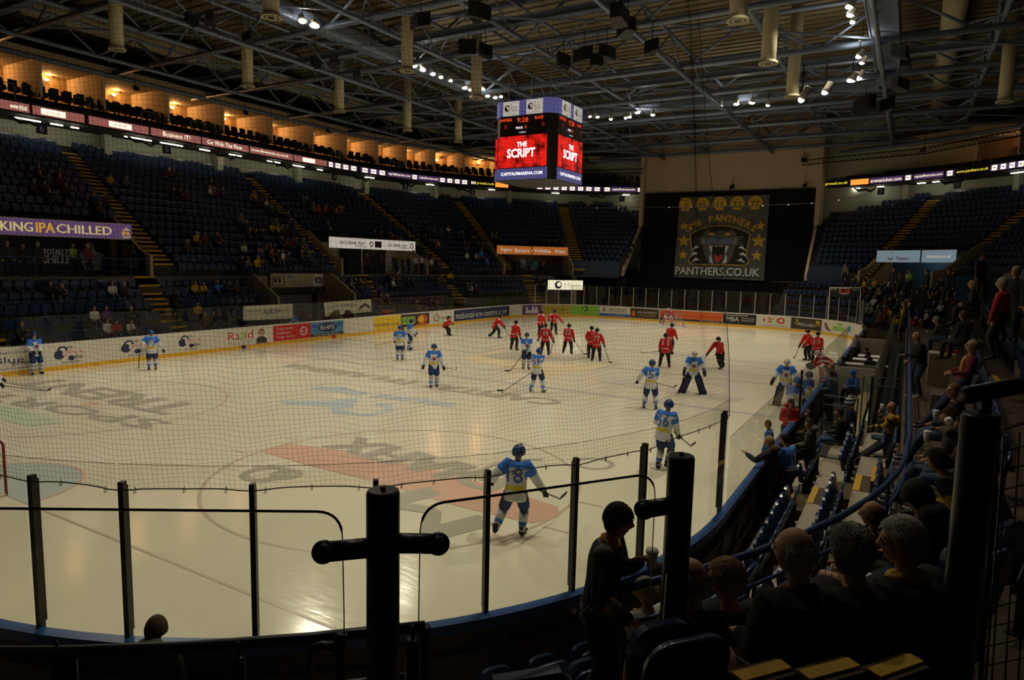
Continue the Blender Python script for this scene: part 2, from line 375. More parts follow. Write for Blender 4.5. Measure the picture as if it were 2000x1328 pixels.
def panel(pxa, pxb, bg, items=(), z0=.22, z1=1.16, lo=0, hi=PL, label=None, name='advert_panel'):
    """an advert stuck on the inner face between two image columns of the boards; items: (text, u, v, w, h, matkey) in panel fractions, or ('#disc'...)"""
    sa = s_at(pxa, .7, lo, hi); sb = s_at(pxb, .7, lo, hi)
    mats = [M[bg]]; idx = {bg: 0}
    def mi(k):
        if k not in idx: idx[k] = len(mats); mats.append(M[k])
        return idx[k]
    def P(u, v, e=.006):
        q, n = on_path(sa+(sb-sa)*u); return q-n*(.006+e)+V((0, 0, z0+(z1-z0)*v))
    m = MB(); N = max(1, int(abs(sb-sa)/.5)); H = z1-z0; L = abs(sb-sa)
    vs = [P(i/N, v, 0) for i in range(N+1) for v in (0, 1)]
    m.add(vs, [(2*i, 2*i+2, 2*i+3, 2*i+1) for i in range(N)], 0)
    ee = .002
    for it in items:
        ee += .0012
        if it[0] == '#rect':
            _, u0, u1, v0, v1, k = it; n2 = max(1, int(N*abs(u1-u0)))
            vs = [P(u0+(u1-u0)*i/n2, v, ee) for i in range(n2+1) for v in (v0, v1)]
            m.add(vs, [(2*i, 2*i+2, 2*i+3, 2*i+1) for i in range(n2)], mi(k))
        elif it[0] == '#disc':
            _, u, v, ru, rv, k = it[:6]; c = [P(u+ru*cos(2*pi*j/24), v+rv*sin(2*pi*j/24), ee) for j in range(24)]
            if len(it) > 6:
                q = it[6]; c2 = [P(u+ru*q*cos(2*pi*j/24), v+rv*q*sin(2*pi*j/24), ee) for j in range(24)]
                m.add(c+c2, [(j, (j+1) % 24, 24+(j+1) % 24, 24+j) for j in range(24)], mi(k))
            else: m.add(c, [tuple(range(24))], mi(k))
        elif it[0] == '#poly':
            _, pts, k = it; m.add([P(u, v, ee) for u, v in pts], [tuple(range(len(pts)))], mi(k))
        else:
            t, u, v, wd, h, k = it; vs, fs, asp = textmesh(t)
            m.add([P(u+(a-.5)*wd, v+(b-.5)*h, ee) for a, b in vs], fs, mi(k))
    o = m.build(name, mats, boards, label=label); o.location = (-30, 0, 0)
    return o
def capital(u, w, black='k_black', sc=1.0, v=.55):
    h = .3*sc
    return [('#disc', u-w*.42, v-.05, w*.2, .22*sc, 'k_navy'), ('#disc', u-w*.3, v+.16, w*.2, .2*sc, 'k_navy', .6), ('#disc', u+w*.02, v-.25*sc, w*.12, .12*sc, 'k_navy'),
            ('#rect', u-w*.3, u+w*.46, v-.1*sc, v+.13*sc, 'k_white'), ('CAPITAL FM', u+w*.1, v+.02, w*.75, .2*sc, 'k_red'), ('THE', u-w*.02, v+.28*sc, w*.22, .13*sc, 'k_black'), ('ARENA', u+w*.25, v-.22*sc, w*.42, .17*sc, 'k_black'),
            ('NOTTINGHAM', u+w*.0, v-.44*sc, w*.65, .09*sc, 'k_black')]
L0, L1 = 0, S2
panel(-60, 62, 'board', [('nottingham.co.uk', .55, .82, .8, .16, 'k_navy'), ('Blue', .62, .5, .5, .3, 'k_navy'), ('print', .83, .3, .32, .24, 'k_navy'), ('www.blueprintnottingham', .7, .1, .6, .08, 'k_navy')], lo=L0, hi=L1, label='white advert panel with navy Blueprint lettering', z1=1.15)
for a, b in ((105, 170), (236, 296), (348, 396)): panel(a, b, 'board', capital(.5, .8), lo=L0, hi=L1, label='white advert panel with the Capital arena badge')
panel(440, 522, 'board', [('Ra', .2, .6, .27, .5, 'k_red'), ('p', .41, .53, .12, .5, 'k_green'), ('id', .55, .63, .2, .5, 'k_red'), ('SOLICITORS', .35, .18, .55, .12, 'k_grey'),
      ('#disc', .86, .7, .08, .22, 'k_brown'), ('#disc', .86, .62, .06, .19, 'k_skin'), ('#poly', [(.72, 0), (1, 0), (.98, .3), (.9, .42), (.8, .42), (.73, .3)], 'k_dark')], lo=L0, hi=L1, label='white solicitors advert with green and red lettering and a portrait')
panel(533, 607, 'k_red', [('Train with', .3, .78, .42, .17, 'k_white'), ('Panthers', .27, .5, .36, .17, 'k_white'), ('Virgin Active', .33, .22, .5, .17, 'k_white'), ('#disc', .8, .5, .1, .3, 'k_white', .75), ('Active', .8, .5, .16, .2, 'k_white')], lo=L0, hi=L1, label='red gym advert with white lettering')
panel(607, 671, 'k_teal', [('#disc', .5, .6, .3, .32, 'k_navy'), ('RHPS', .5, .6, .42, .3, 'k_white'), ('#rect', 0, 1, 0, .2, 'k_dark'), ('DESIGN & BUILD', .5, .1, .8, .1, 'k_white'), ('#rect', .75, .98, .65, .85, 'k_blue'), ('#rect', .02, .25, .65, .85, 'k_blue')], lo=L0, hi=L1, label='blue RHPS advert panel')
panel(729, 783, 'k_yellow', [('PANTHERS.CO.UK', .5, .35, .9, .26, 'k_navy')], lo=L0, hi=L1, label='yellow PANTHERS.CO.UK advert panel')
panel(783, 838, 'k_dark', [('#rect', .02, .5, .2, .8, 'k_green'), ('proud', .26, .5, .42, .45, 'k_dark'), ('#disc', .75, .5, .18, .38, 'k_orange'), ('#disc', .7, .5, .1, .28, 'k_yellow'), ('#rect', .5, 1, .0, .12, 'k_orange')], lo=L0, hi=L1, label='dark advert panel with green proud block')
panel(842, 884, 'board', [('#disc', .25, .5, .13, .33, 'k_black', .8), ('11', .25, .5, .1, .3, 'k_black'), ('SLAMSPORT', .68, .42, .5, .2, 'k_black')], lo=L0, hi=L1, label='white advert panel with black ring badge')
panel(887, 995, 'k_navy', [('national-ice-centre.com', .5, .5, .94, .62, 'k_white')], lo=L0, hi=L1, label='navy national-ice-centre.com advert panel')
R0_, R1_ = S1+3, S4
panel(1009, 1058, 'k_purple', [('#disc', .25+.16*i, .62, .06, .22, 'k_white') for i in range(4)]+[('#rect', .17, .83, .15, .45, 'k_white'), ('NOTTINGHAM', .5, .28, .5, .15, 'k_purple')], lo=R0_, hi=R1_, label='purple advert panel with white figures')
panel(1058, 1114, 'k_gold', [('PANTHERS', .6, .5, .6, .22, 'k_dark'), ('SHOP ONLINE', .3, .62, .3, .08, 'k_dark')], lo=R0_, hi=R1_, label='gold PANTHERS advert panel')
panel(1114, 1171, 'k_green', [('#disc', .5, .68, .1, .26, 'k_black', .6), ('www.energy.co.uk', .5, .18, .6, .14, 'k_black')], lo=R0_, hi=R1_, label='green advert panel with a dark ring')
panel(1171, 1230, 'board', [('#rect', 0, 1, 0, .3, 'k_blue'), ('BEXONS', .5, .68, .78, .42, 'k_navy'), ('www.bexons.co.uk', .5, .14, .66, .14, 'k_white')], lo=R0_, hi=R1_, label='white and blue BEXONS advert panel')
panel(1231, 1287, 'k_dark', [('LOVE AND SUPPORT', .6, .62, .7, .2, 'k_white'), ('THE PLAYERS', .6, .3, .6, .22, 'k_gold'), ('#poly', [(.05, .2), (.17, .2), (.17, .55), (.11, .8), (.05, .55)], 'k_orange')], lo=R0_, hi=R1_, label='dark brown advert panel reading LOVE AND SUPPORT')
panel(1288, 1411, 'k_orange', [("GMB BRITAIN'S GENERAL UNION", .58, .55, .78, .28, 'k_red'), ('#rect', 0, 1, 0, .2, 'k_dark'), ('TEL: 0115 960 7171', .8, .1, .3, .13, 'k_white')], lo=R0_, hi=R1_, label="orange advert panel reading BRITAIN'S GENERAL UNION")
panel(1412, 1477, 'k_black', [('THE LOUGHBOROUGH', .4, .86, .7, .14, 'k_white'), ('MBA', .3, .5, .38, .42, 'k_white'), ('EXECUTIVE', .75, .6, .36, .12, 'k_white'), ('PROGRAMME', .75, .4, .36, .12, 'k_white')], lo=R0_, hi=R1_, label='black LOUGHBOROUGH MBA advert panel')
panel(1479, 1543, 'board', [('#disc', .3, .6, .12, .27, 'k_red', .6), ('#disc', .5, .6, .12, .27, 'k_green', .6), ('#disc', .72, .6, .12, .27, 'k_red', .6), ('#disc', .5, .66, .05, .12, 'k_yellow'), ('www.kidsgrove.co.uk', .5, .12, .7, .1, 'k_black')], lo=R0_, hi=R1_, label='white advert panel with three coloured ring faces')
def arches(u): return [('#disc', u-.035, .55, .04, .34, 'k_yellow', .55), ('#disc', u+.035, .55, .04, .34, 'k_yellow', .55), ('#rect', u-.09, u+.09, .18, .42, 'k_dark'), ('#rect', u-.075, u-.058, .3, .6, 'k_yellow'), ('#rect', u+.058, u+.075, .3, .6, 'k_yellow'), ('#rect', u-.01, u+.01, .34, .6, 'k_yellow')]
panel(1545, 1605, 'k_dark', arches(.14)+arches(.87)+[("McDonald's", .5, .45, .52, .3, 'k_white')], lo=R0_, hi=R1_, label="black McDonald's advert panel with two golden arches")
panel(1606, 1664, 'board', [('#rect', .3, .75, .25, .6, 'k_green'), ('#rect', .44, .62, .7, .9, 'k_green'), ('#rect', .8, .95, .3, .8, 'k_teal'), ('#poly', [(.05, .8), (.1, .85), (.2, .3), (.3, .15), (.2, .12), (.08, .3)], 'k_brown'), ('FITNESS', .53, .45, .36, .14, 'k_white')], lo=R0_, hi=R1_, label='white and green advert panel at the far right corner')
# small coloured marks where the lines climb the boards
mb = MB()
for xx, k in ((22.95, 0), (37.05, 0), (30, 1)):
    mb = MB(); mb.box(xx-.15, xx+.15, YH-.012, YH-.001, 0, .2, k); o = mb.build('line_mark', [M['k_navy'], M['k_red']], boards); o.location = (-30, 0, 0)

# ---- glass around the rink
GB = empty('rink_glass_screen', (30, 0, BH), label='clear glass screen with posts standing on the rink boards', cat='glass screen')
def gpart(mb, name, mats, label=None, **k):
    o = mb.build(name, mats, GB, label=label, **k); o.location = (-30, 0, -BH); return o
def panes(s0, s1, h, step, k='glass', z0=BH+.02, off=.07):
    n = max(1, round((s1-s0)/step))
    for i in range(n):
        a = s0+(s1-s0)*i/n+.012; b = s0+(s1-s0)*(i+1)/n-.012; mb = MB()
        m_ = 1 if abs(on_path(a)[1].dot(on_path(b)[1])) > .9999 else 3
        vs = []
        for j in range(m_+1):
            p, n_ = on_path(a+(b-a)*j/m_); vs += [p+n_*off+V((0, 0, z0)), p+n_*off+V((0, 0, z0+h))]
        mb.add(vs, [(2*j, 2*j+2, 2*j+3, 2*j+1) for j in range(m_)], 0)
        # ground top edge of the sheet
        e = [vs[2*j+1] for j in range(m_+1)]; mb.tube(e, .0032, 4, 1)
        gpart(mb, 'glass_pane', [M[k], M['edge']])
M['edge'] = mat('glass_edge', (.10, .12, .09), .2)
panes(3, S1+4.5, 1.2, 2.4, 'glassdim')
panes(S1+4.5, S4-2.0, 1.9, 1.25, 'glassdim')
panes(S5-26, S5-.3, 1.25, 1.25, 'glass')
NEARPX = [43, 262, 503, 735, 943, 1114, 1245, 1402]
posts = []
for b in [(68, 1246), (273, 1240), (506, 1250), (735, 1240), (942, 1206), (1113, 1165), (1242, 1115), (1400, 1007)]:
    q = at(*b, z=1.15); best = min(((on_path(S4+20+i*.03)[0]-V((q.x, q.y, 0))).length, S4+20+i*.03) for i in range(int((S7-S4-20)/.03)))
    posts.append(best[1])
posts = sorted(posts); SP0 = posts[0]
gaps = [posts[i+1]-posts[i] for i in range(len(posts)-1)]
extra = [posts[-1]+1.25*(i+1) for i in range(4)]
allp = posts+extra
for i in range(len(allp)-1): panes(allp[i], allp[i+1], 1.92, 9, 'glass')
for s in allp:
    p, n = on_path(s); t = V((-n.y, n.x, 0)); mb = MB()
    mb.obox(p+n*.0+V((0, 0, BH-.35+1.03)), (.055, .07, 2.1), t, Z_, 0); mb.obox(p-n*.05+V((0, 0, BH+.88)), (.05, .02, 1.6), t, Z_, 0)
    gpart(mb, 'glass_post', M['darkmetal'], label='dark steel post')
s = S1+4.5
while s < S4-2.0:
    p, n = on_path(s); t = V((-n.y, n.x, 0)); mb = MB(); mb.obox(p+n*.07+V((0, 0, BH+.95)), (.06, .05, 1.9), t, Z_, 0)
    gpart(mb, 'glass_post', M['alu'], label='pale aluminium post'); s += 1.25

# ---- safety net hung behind the near end
net = MB(); cell = .05
def hem(s):
    d = min(abs(s-q) for q in allp)
    return -.035*math.exp(-(d/.22)**2)
NT = {}
def netp(s, z):
    """point of the net at path length s and height z"""
    p, n = on_path(s); k = (z-3.0)/9.0
    wob = .05*sin(s*5.1+z*.4)*min(1, max(0, (z-2.9))) + .03*sin(s*2.3+z*1.1)
    q = p+n*(.06+wob)
    side = V((.1, 1.25, 0))*k
    return V((q.x, q.y, 0))+side+V((0, 0, z+hem(s)*max(.25, 1-(z-3)/6)))
s0, s1 = SP0+.02, SP0+16
n1 = int((s1-s0)/cell); z0n, z1n = 2.93, 14.0
for i in range(n1+1):
    s = s0+i*cell; net.tube([netp(s, z0n+(z1n-z0n)*j/24) for j in range(25)], .0011, 3, 0, False)
n2 = int((z1n-z0n)/cell); ns = int((s1-s0)/.12)
for j in range(n2+1):
    z = z0n+j*cell; net.tube([netp(s0+(s1-s0)*i/ns, z+.012*sin(i*.9+j)) for i in range(ns+1)], .0011, 3, 0, False)
NE = empty('safety_net', (0, 0, 0), label='fine black mesh safety net hanging above the near end glass', cat='net')
net.build('net_mesh', M['netblack'], NE, kind='stuff')
nr = MB(); nr.tube([netp(s0+(s1-s0)*i/ns, z0n-.01) for i in range(ns+1)], .007, 4, 0)
nr.tube([netp(s0, z0n+(z1n-z0n)*j/24) for j in range(25)], .005, 4, 0)
nr.build('edge_rope', M['black'], NE)
for i in range(34):
    s = s0+.2+i*.43+random.uniform(-.06, .06); p = netp(s, z0n-.03); k = MB()
    k.tube([p+V((0, 0, .05)), p+V((.012, 0, .02)), p+V((.01, 0, -.02)), p+V((-.01, 0, -.02)), p+V((-.008, 0, .03))], .004, 4, 0)
    k.build('snap_hook', M['black'], NE)

# ---- goals
def goal(gx, sg, near):
    g = empty('hockey_goal', (gx, 0, 0), 0 if sg > 0 else pi, label=('red framed ice hockey goal cut by the left picture edge' if near else 'ice hockey goal at the far end behind the red goaltender'), cat='goal')
    m = MB(); r = .03; h = 1.22; w_ = .915
    pts = [(0, -w_, 0), (0, -w_, h-.08), (-.03, -w_+.03, h-.02), (-.05, -w_+.1, h), (-.05, w_-.1, h), (-.03, w_-.03, h-.02), (0, w_, h-.08), (0, w_, 0)]
    m.tube(pts, r, 8, 0); m.build('goal_frame', mat('goal_red', (.22, .012, .01), .4), g, True)
    m = MB(); b = [(0, -w_, .03), (-.6, -w_-.12, .03), (-1.0, -.6, .03), (-1.1, 0, .03), (-1.0, .6, .03), (-.6, w_+.12, .03), (0, w_, .03)]; m.tube(b, .028, 6, 0)
    m.tube([(-.05, -w_+.1, h), (-.5, -.7, h-.02), (-.55, 0, h-.02), (-.5, .7, h-.02), (-.05, w_-.1, h)], .02, 6, 0)
    m.tube([(-.55, 0, h-.02), (-1.1, 0, .03)], .02, 6, 0); m.build('goal_base', M['offw'], g, True)
    m = MB(); T_ = [(-.05, -w_+.05, h), (-.5, -.7, h-.02), (-.55, 0, h-.02), (-.5, .7, h-.02), (-.05, w_-.05, h)]; B_ = [(0, -w_, .03), (-.95, -.75, .03), (-1.1, 0, .03), (-.95, .75, .03), (0, w_, .03)]
    for k in range(33):
        t = k/32*4; i = min(3, int(t)); f = t-i; a = V(T_[i]).lerp(V(T_[i+1]), f); c = V(B_[i]).lerp(V(B_[i+1]), f); m.tube([a, c], .004, 3, 0, False)
    for k in range(14):
        f = k/13; m.tube([V(T_[i]).lerp(V(B_[i]), f) for i in range(5)], .004, 3, 0, False)
    m.build('goal_net', M['white'], g)
goal(GX, 1, True); goal(LX-GX, -1, False)
# ================================================================== bowl
BX, BY, R0 = 44.0, -1.5, 24.0
UEND = BX+pi*R0
def bp(u, r, z=0):
    if u < BX: return V((u, BY+r, z))
    if u <= UEND:
        a = (u-BX)/R0; return V((BX+r*sin(a), BY+r*cos(a), z))
    return V((BX-(u-UEND), BY-r, z))
def bn(u):
    a = min(max(0, (u-BX)/R0), pi); return V((sin(a), cos(a), 0))
def bt(u): n = bn(u); return V((n.y, -n.x, 0))
def uend_l(r):
    a = math.acos(10.3/r)
    if r > 29.6: a = min(a, math.asin(29.6/r))
    return BX+a*R0
def uend_r(r):
    a = math.acos(-8.0/r)
    if r > 29.6: a = max(a, pi-math.asin(29.6/r))
    return BX+a*R0
def u_at(px, r, z, lo, hi):
    best = (1e9, lo); u = lo
    while u <= hi:
        q = proj(bp(u, r, z))
        if q[2] > .5 and abs(q[0]-px) < best[0]: best = (abs(q[0]-px), u)
        u += .05
    return best[1]
def sub(iv, cuts):
    out = [iv]
    for a, b in cuts:
        nx = []
        for p, q in out:
            if b <= p or a >= q: nx.append((p, q)); continue
            if a > p: nx.append((p, a))
            if b < q: nx.append((b, q))
        out = nx
    return [(p, q) for p, q in out if q-p > .05]
def strip(mb, ua, ub, A, B, mi=0):
    """ruled strip between (r,z) A and B from ua to ub"""
    us = [ua]
    if ub > BX and ua < UEND:
        k = max(ua, BX)
        if k > ua: us.append(k)
        e = min(ub, UEND)
        while k+1.6 < e: k += 1.6; us.append(k)
        us.append(e)
    if ub > us[-1]: us.append(ub)
    vs = [p for u in us for p in (bp(u, A[0], A[1]), bp(u, B[0], B[1]))]
    mb.add(vs, [(2*i, 2*i+1, 2*i+3, 2*i+2) for i in range(len(us)-1)], mi)
NJ = 14
def rowU(j): return 22.9+.75*j, 5.0+.525*j
ULEFT = 2.0; URIGHT = UEND+44+6
# vomitories (u0,u1) and the vehicle gate, found from the photograph's columns
V1 = (6.0, 20.9); V2 = (36.2, 47.0)
V3 = (u_at(968, 24, 6.4, 44, 90), u_at(1110, 24, 6.4, 44, 90))
V4 = (u_at(1872, 24, 6.4, 100, UEND+20), u_at(1712, 24, 6.4, 90, UEND+10)); V4 = (min(V4), max(V4))
u5 = u_at(1985, 24, 6.4, UEND-5, UEND+44); V5 = (u5-1.5, u5+9)
GATE = (27.6, 34.6)
VOMS = [V1, V2, V3, V4, V5]
# aisles: (u at top, u at the cross walk)
def ais(pt, pb, lo, hi): return (u_at(pt, 33.0, 12.1, lo, hi), u_at(pb, 22.9, 4.6, lo, hi))
AIS = [ais(128, 312, 0, 60), ais(480, 650, 0, 60), ais(700, 862, 0, 80), ais(890, 985, 40, 100), ais(1099, 1130, 44, 100),
       ais(1828, 1688, 88, UEND+20), ais(2055, 1842, 100, UEND+30)]
AW = .62
def aisle_u(a, r): t = (r-22.9)/10.1; return a[1]+(a[0]-a[1])*t

LEND0 = BX+math.acos(14.0/20)*R0
terr = MB()
def row_cuts(j):
    r, z = rowU(j); return [v for v in VOMS] if z < 6.9 else []
for j in range(NJ+1):
    r, z = rowU(j)
    for side in (0, 1):
        a, b = ((ULEFT, uend_l(r+.3)) if side == 0 else (uend_r(r+.3), URIGHT))
        for p, q in sub((a, b), row_cuts(j)):
            strip(terr, p, q, (r, z-(.525 if j else 1.0)), (r, z)); strip(terr, p, q, (r, z), (r+.75, z))
for p, q in sub((ULEFT, LEND0), VOMS): strip(terr, p, q, (22.4, 4.0), (22.4, 4.5)); strip(terr, p, q, (22.4, 4.5), (22.95, 4.5))
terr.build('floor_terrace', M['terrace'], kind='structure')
# lower bank, left side and curve
LOWROWS = [(17.35, .25), (18.2, .75), (19.05, 1.3), (19.95, 1.95), (20.7, 2.5), (21.35, 3.05), (21.9, 4.0)]
# two more seat rows between the tunnels, down to the cross walk
FILL = [(21.9, 4.0), (22.4, 4.5)]
LEND = BX+math.acos(14.0/20)*R0
low = MB(); prev = 0
for k, (r, z) in enumerate(LOWROWS):
    r2 = LOWROWS[k+1][0] if k < 6 else 27.0
    cuts = [GATE]
    for p, q in sub((ULEFT, LEND if k > 2 else 46), cuts): strip(low, p, q, (r, prev), (r, z)); strip(low, p, q, (r, z), (r2, z))
    if k == 3: strip(low, 46, LEND, (r, 0), (r, z))
    prev = z
strip(low, uend_r(24)-3, URIGHT, (21.5, 4.0), (27, 4.0))
for u in (ULEFT, GATE[0], GATE[1], LEND):
    pass
low.build('floor_lower_terrace', M['concrete'], kind='structure')
# slab the rink stands in
fl = MB(); fl.box(-30, 80, -45, 45, -.5, -.02); fl.build('floor', M['concrete'], kind='structure')

# ---- aisle stairs
WORD = ['first', 'second', 'third', 'fourth', 'fifth', 'sixth', 'seventh', 'eighth', 'ninth', 'tenth', 'eleventh', 'twelfth', 'thirteenth', 'fourteenth', 'fifteenth']
def stairs(uf, rows, name, label, r_end):
    m = MB()
    for k, (r, z, rise) in enumerate(rows):
        u = uf(r); n = bn(u); t = bt(u)
        for h in range(2):
            rr = r+.0+.37*h-.37; zz = z-rise/2*(1-h)
            c = bp(u, rr+.19, zz); m.obox(c-V((0, 0, rise/4)), (.38, 2*AW, rise/2), n, Z_, 0)
            m.obox(bp(u, rr+.035, zz+.008), (.10, 2*AW, .022), n, Z_, 1); m.obox(bp(u, rr-.012, zz-.045), (.02, 2*AW, .09), n, Z_, 1)
    return m.build(name, [M['tread'], M['nosing']], label=label, cat='stairs')
apos = ['leftmost, above the ale sign', 'left of the white food court sign', 'right of the white food court sign', 'left of the orange signs board', 'right of the orange signs board', 'first right of the stage curtain', 'second right of the stage curtain']
for i, a in enumerate(AIS):
    stairs(lambda r, a=a: aisle_u(a, r), [(*rowU(j), .525) for j in range(NJ)], 'aisle_stairs', 'steep upper aisle stairs with yellow step edges, '+apos[i], 33)
LA = [(u_at(8, 17.8, .9, 2, 44), 'leftmost'), (u_at(372, 17.8, 1.0, 2, 44), 'below the black ale poster wall'), (u_at(782, 18, 1.0, 10, 60), 'right of the hanging white banner'),
      (u_at(925, 18, 1.0, 40, 70), 'below the food court tunnel right end'), (u_at(1048, 19.5, 1.6, 44, 75), 'behind the far corner glass')]
for u, t in LA:
    rows = [(LOWROWS[k][0], LOWROWS[k][1], LOWROWS[k][1]-(LOWROWS[k-1][1] if k else 0)) for k in range(0 if u < 45 else 3, 7)]
    stairs(lambda r, u=u: u, rows, 'aisle_stairs', 'lower aisle stairs with bright yellow step edges, '+t, 22)

# ---- seats
def seat_mesh(detail):
    """tip-up seat facing +x at the origin (the row's tread)"""
    back, pan, br = MB(), MB(), MB()
    def rr(w, h, c, n=3):   # rounded rectangle, top corners rounder
        pts = []
        for (cx, cy, a0, q) in ((w-c, h-c, 0, c), (-w+c, h-c, pi/2, c), (-w+c*.6, c*.6, pi, c*.6), (w-c*.6, c*.6, 1.5*pi, c*.6)):
            for k in range(n+1): a = a0+pi/2*k/n; pts.append((cx+q*cos(a), cy+q*sin(a)))
        return pts
    if detail:
        back.prism(rr(.225, .42, .13, 7), (-.02, 0, .42), Y_, V((-.20, 0, 1)).normalized(), V((.045, 0, .008)))
    else:
        back.prism([(-.22, 0), (.22, 0), (.22, .31), (.15, .39), (-.15, .39), (-.22, .31)], (-.02, 0, .42), (0, 1, 0), (-.18, 0, .98), (.045, 0, .01))
    # folded pan standing up against the back
    if detail:
        pan.prism(rr(.21, .40, .15, 7), (.05, 0, .40), Y_, V((.22, 0, 1)).normalized(), V((.05, 0, 0)))
        br.box(-.05, .06, -.03, .03, 0, .42); br.box(-.10, .10, -.05, .05, 0, .02); br.box(-.02, .05, -.20, .20, .36, .40)
    else:
        pan.box(.01, .07, -.2, .2, .38, .68); br.box(-.03, .03, -.03, .03, 0, .4)
    return back, pan, br
SEATS = []   # (location, angle, block label)
def seat_row(r, z, ua, ub, cuts, lab, off=.5, shf=None):
    for p, q in sub((ua, ub), cuts):
        um = (p+q)/2; k = 1.0
        if BX < um < UEND: k = r/R0
        n = int((q-p)*k/.5)
        for i in range(n):
            u = p+(i+.5)*(q-p)/n
            if lab[0] == 'U' and False: continue
            P_ = bp(u, r+off+(shf(u) if shf else 0), z); nn = bn(u)
            SEATS.append((P_, atan2(-nn.y, -nn.x), lab))
ROWN = lambda k: WORD[k]
for j in range(NJ):
    r, z = rowU(j)
    cuts = [(aisle_u(a, r)-AW*24/r*.999, aisle_u(a, r)+AW*24/r) for a in AIS]+row_cuts(j)
    if j >= NJ-1: cuts += [(u-.45, u+.45) for u in (u_at(427, 33, 12.5, 0, 60), u_at(582, 33, 12.5, 0, 60), u_at(851, 33, 12.5, 30, 90), u_at(1150, 33, 12.5, 44, 100), u_at(1771, 33, 12.5, 90, 130))]
    seat_row(r, z, ULEFT, uend_l(r+.3)-.3, cuts, 'upper bank, row %s from its front' % ROWN(j)); seat_row(r, z, uend_r(r+.3)+.3, URIGHT, cuts, 'right upper bank, row %s from its front' % ROWN(j))
for r, z, nm in ((21.55, 4.0, 'row at the cross walk'), (22.05, 4.5, 'row just above the cross walk')):
    cuts = [(aisle_u(a, 22.9)-AW, aisle_u(a, 22.9)+AW) for a in AIS]+[(v[0]-.3, v[1]+.3) for v in VOMS]
    seat_row(r, z, ULEFT, LEND0-.4, cuts, 'left bank, '+nm)
for k, (r, z) in enumerate(LOWROWS[:6]):
    cuts = [(u-AW, u+AW) for u, t in LA]+[(GATE[0]-.3, GATE[1]+.3)]
    if k == 5: cuts += []
    seat_row(r, z, ULEFT, LEND-.4 if k > 2 else 45.8, cuts, 'left lower bank, row %s from the glass' % ROWN(k), .42)
# ================================================================== right hand stand and the corner we stand in
RROWS = [(17.6, 2.3), (18.45, 2.75), (19.3, 3.2), (20.15, 3.65)]
UR0 = uend_r(22)-2; U15 = UEND+44-15
def rshift(u): x = 44-(u-UEND); return .67 if u < UEND else -.95+.045*max(0, x-8)
def rstrip(mb, ua, ub, A, B):
    n = max(1, int((ub-ua)/2)); vs = []
    for i in range(n+1):
        u = ua+(ub-ua)*i/n; sh = rshift(u); vs += [bp(u, A[0]+(sh if A[0] > 17 and A[0] < 22 else 0), A[1]), bp(u, B[0]+(sh if B[0] > 17 and B[0] < 22 else 0), B[1])]
    mb.add(vs, [(2*i, 2*i+1, 2*i+3, 2*i+2) for i in range(n)])
rt = MB(); prev = 1.9
rstrip(rt, UEND-1, U15, (16.1, 1.9), (17.6, 1.9)); rstrip(rt, UEND-1, U15, (16.1, 0), (16.1, 1.9))
for k, (r, z) in enumerate(RROWS):
    r2 = RROWS[k+1][0] if k < 3 else 21.0
    rstrip(rt, UEND, U15, (r, prev), (r, z)); rstrip(rt, UEND, U15, (r, z), (r2, z)); prev = z
rstrip(rt, UEND, U15, (21.0, 3.65), (21.0, 4.0)); rstrip(rt, UEND, U15, (21.0, 4.0), (22.95, 4.0))
ARC = [(18.6, .8), (19.3, 1.35), (20.0, 1.95), (20.7, 2.6), (21.3, 3.3)]; prev = .0
for k, (r, z) in enumerate(ARC):
    r2 = ARC[k+1][0] if k < 4 else 21.9
    strip(rt, UR0, UEND, (r, prev), (r, z)); strip(rt, UR0, UEND, (r, z), (r2, z)); prev = z
strip(rt, UR0, UEND, (21.9, 3.3), (21.9, 4.0)); strip(rt, UR0, UEND, (21.9, 4.0), (22.95, 4.0))
SA, SB = S5-6.2, S7   # path lengths: X=15 on the right side round the near corner
def dsh(p): return -.95+.045*max(0, p.x-8)
def psweep(mb, prof, mi=0, s0=SA, s1=SB):
    n = max(2, int((s1-s0)/.8)); vs = []; k = len(prof)
    for i in range(n+1):
        p, nn = on_path(s0+(s1-s0)*i/n); sh = dsh(p); vs += [p+nn*(o+(sh if o > 3.5 and o < 9 else 0))+V((0, 0, z)) for o, z in prof]
    mb.add(vs, [(i*k+j, (i+1)*k+j, (i+1)*k+j+1, i*k+j+1) for i in range(n) for j in range(k-1)], mi)
DR = [r-13.55 for r, z in RROWS]
psweep(rt, [(2.55, 1.05), (2.55, 1.9), (DR[0], 1.9), (DR[0], RROWS[0][1]), (DR[1], RROWS[0][1]), (DR[1], RROWS[1][1]), (DR[2], RROWS[1][1]), (DR[2], RROWS[2][1]), (DR[3], RROWS[2][1]), (DR[3], RROWS[3][1]), (8.5, RROWS[3][1]), (8.5, 4.0), (9.4, 4.0), (9.4, 5.0), (16, 5)])
rt.build('floor_right_terrace', mat('terrace_right', (.075, .05, .03), .8, noise=.3, nscale=3), kind='structure')
pale = MB(); PROF = [(.14, .02), (.42, .02), (.42, .18), (1.0, .18), (1.0, .6), (1.8, .6), (1.8, 1.02), (2.55, 1.02)]
psweep(pale, PROF, 0, S5-9.0, S7)
pale.build('floor_pale_steps', mat('concrete_pale', (.34, .29, .21), .8, noise=.12, nscale=2), kind='structure')
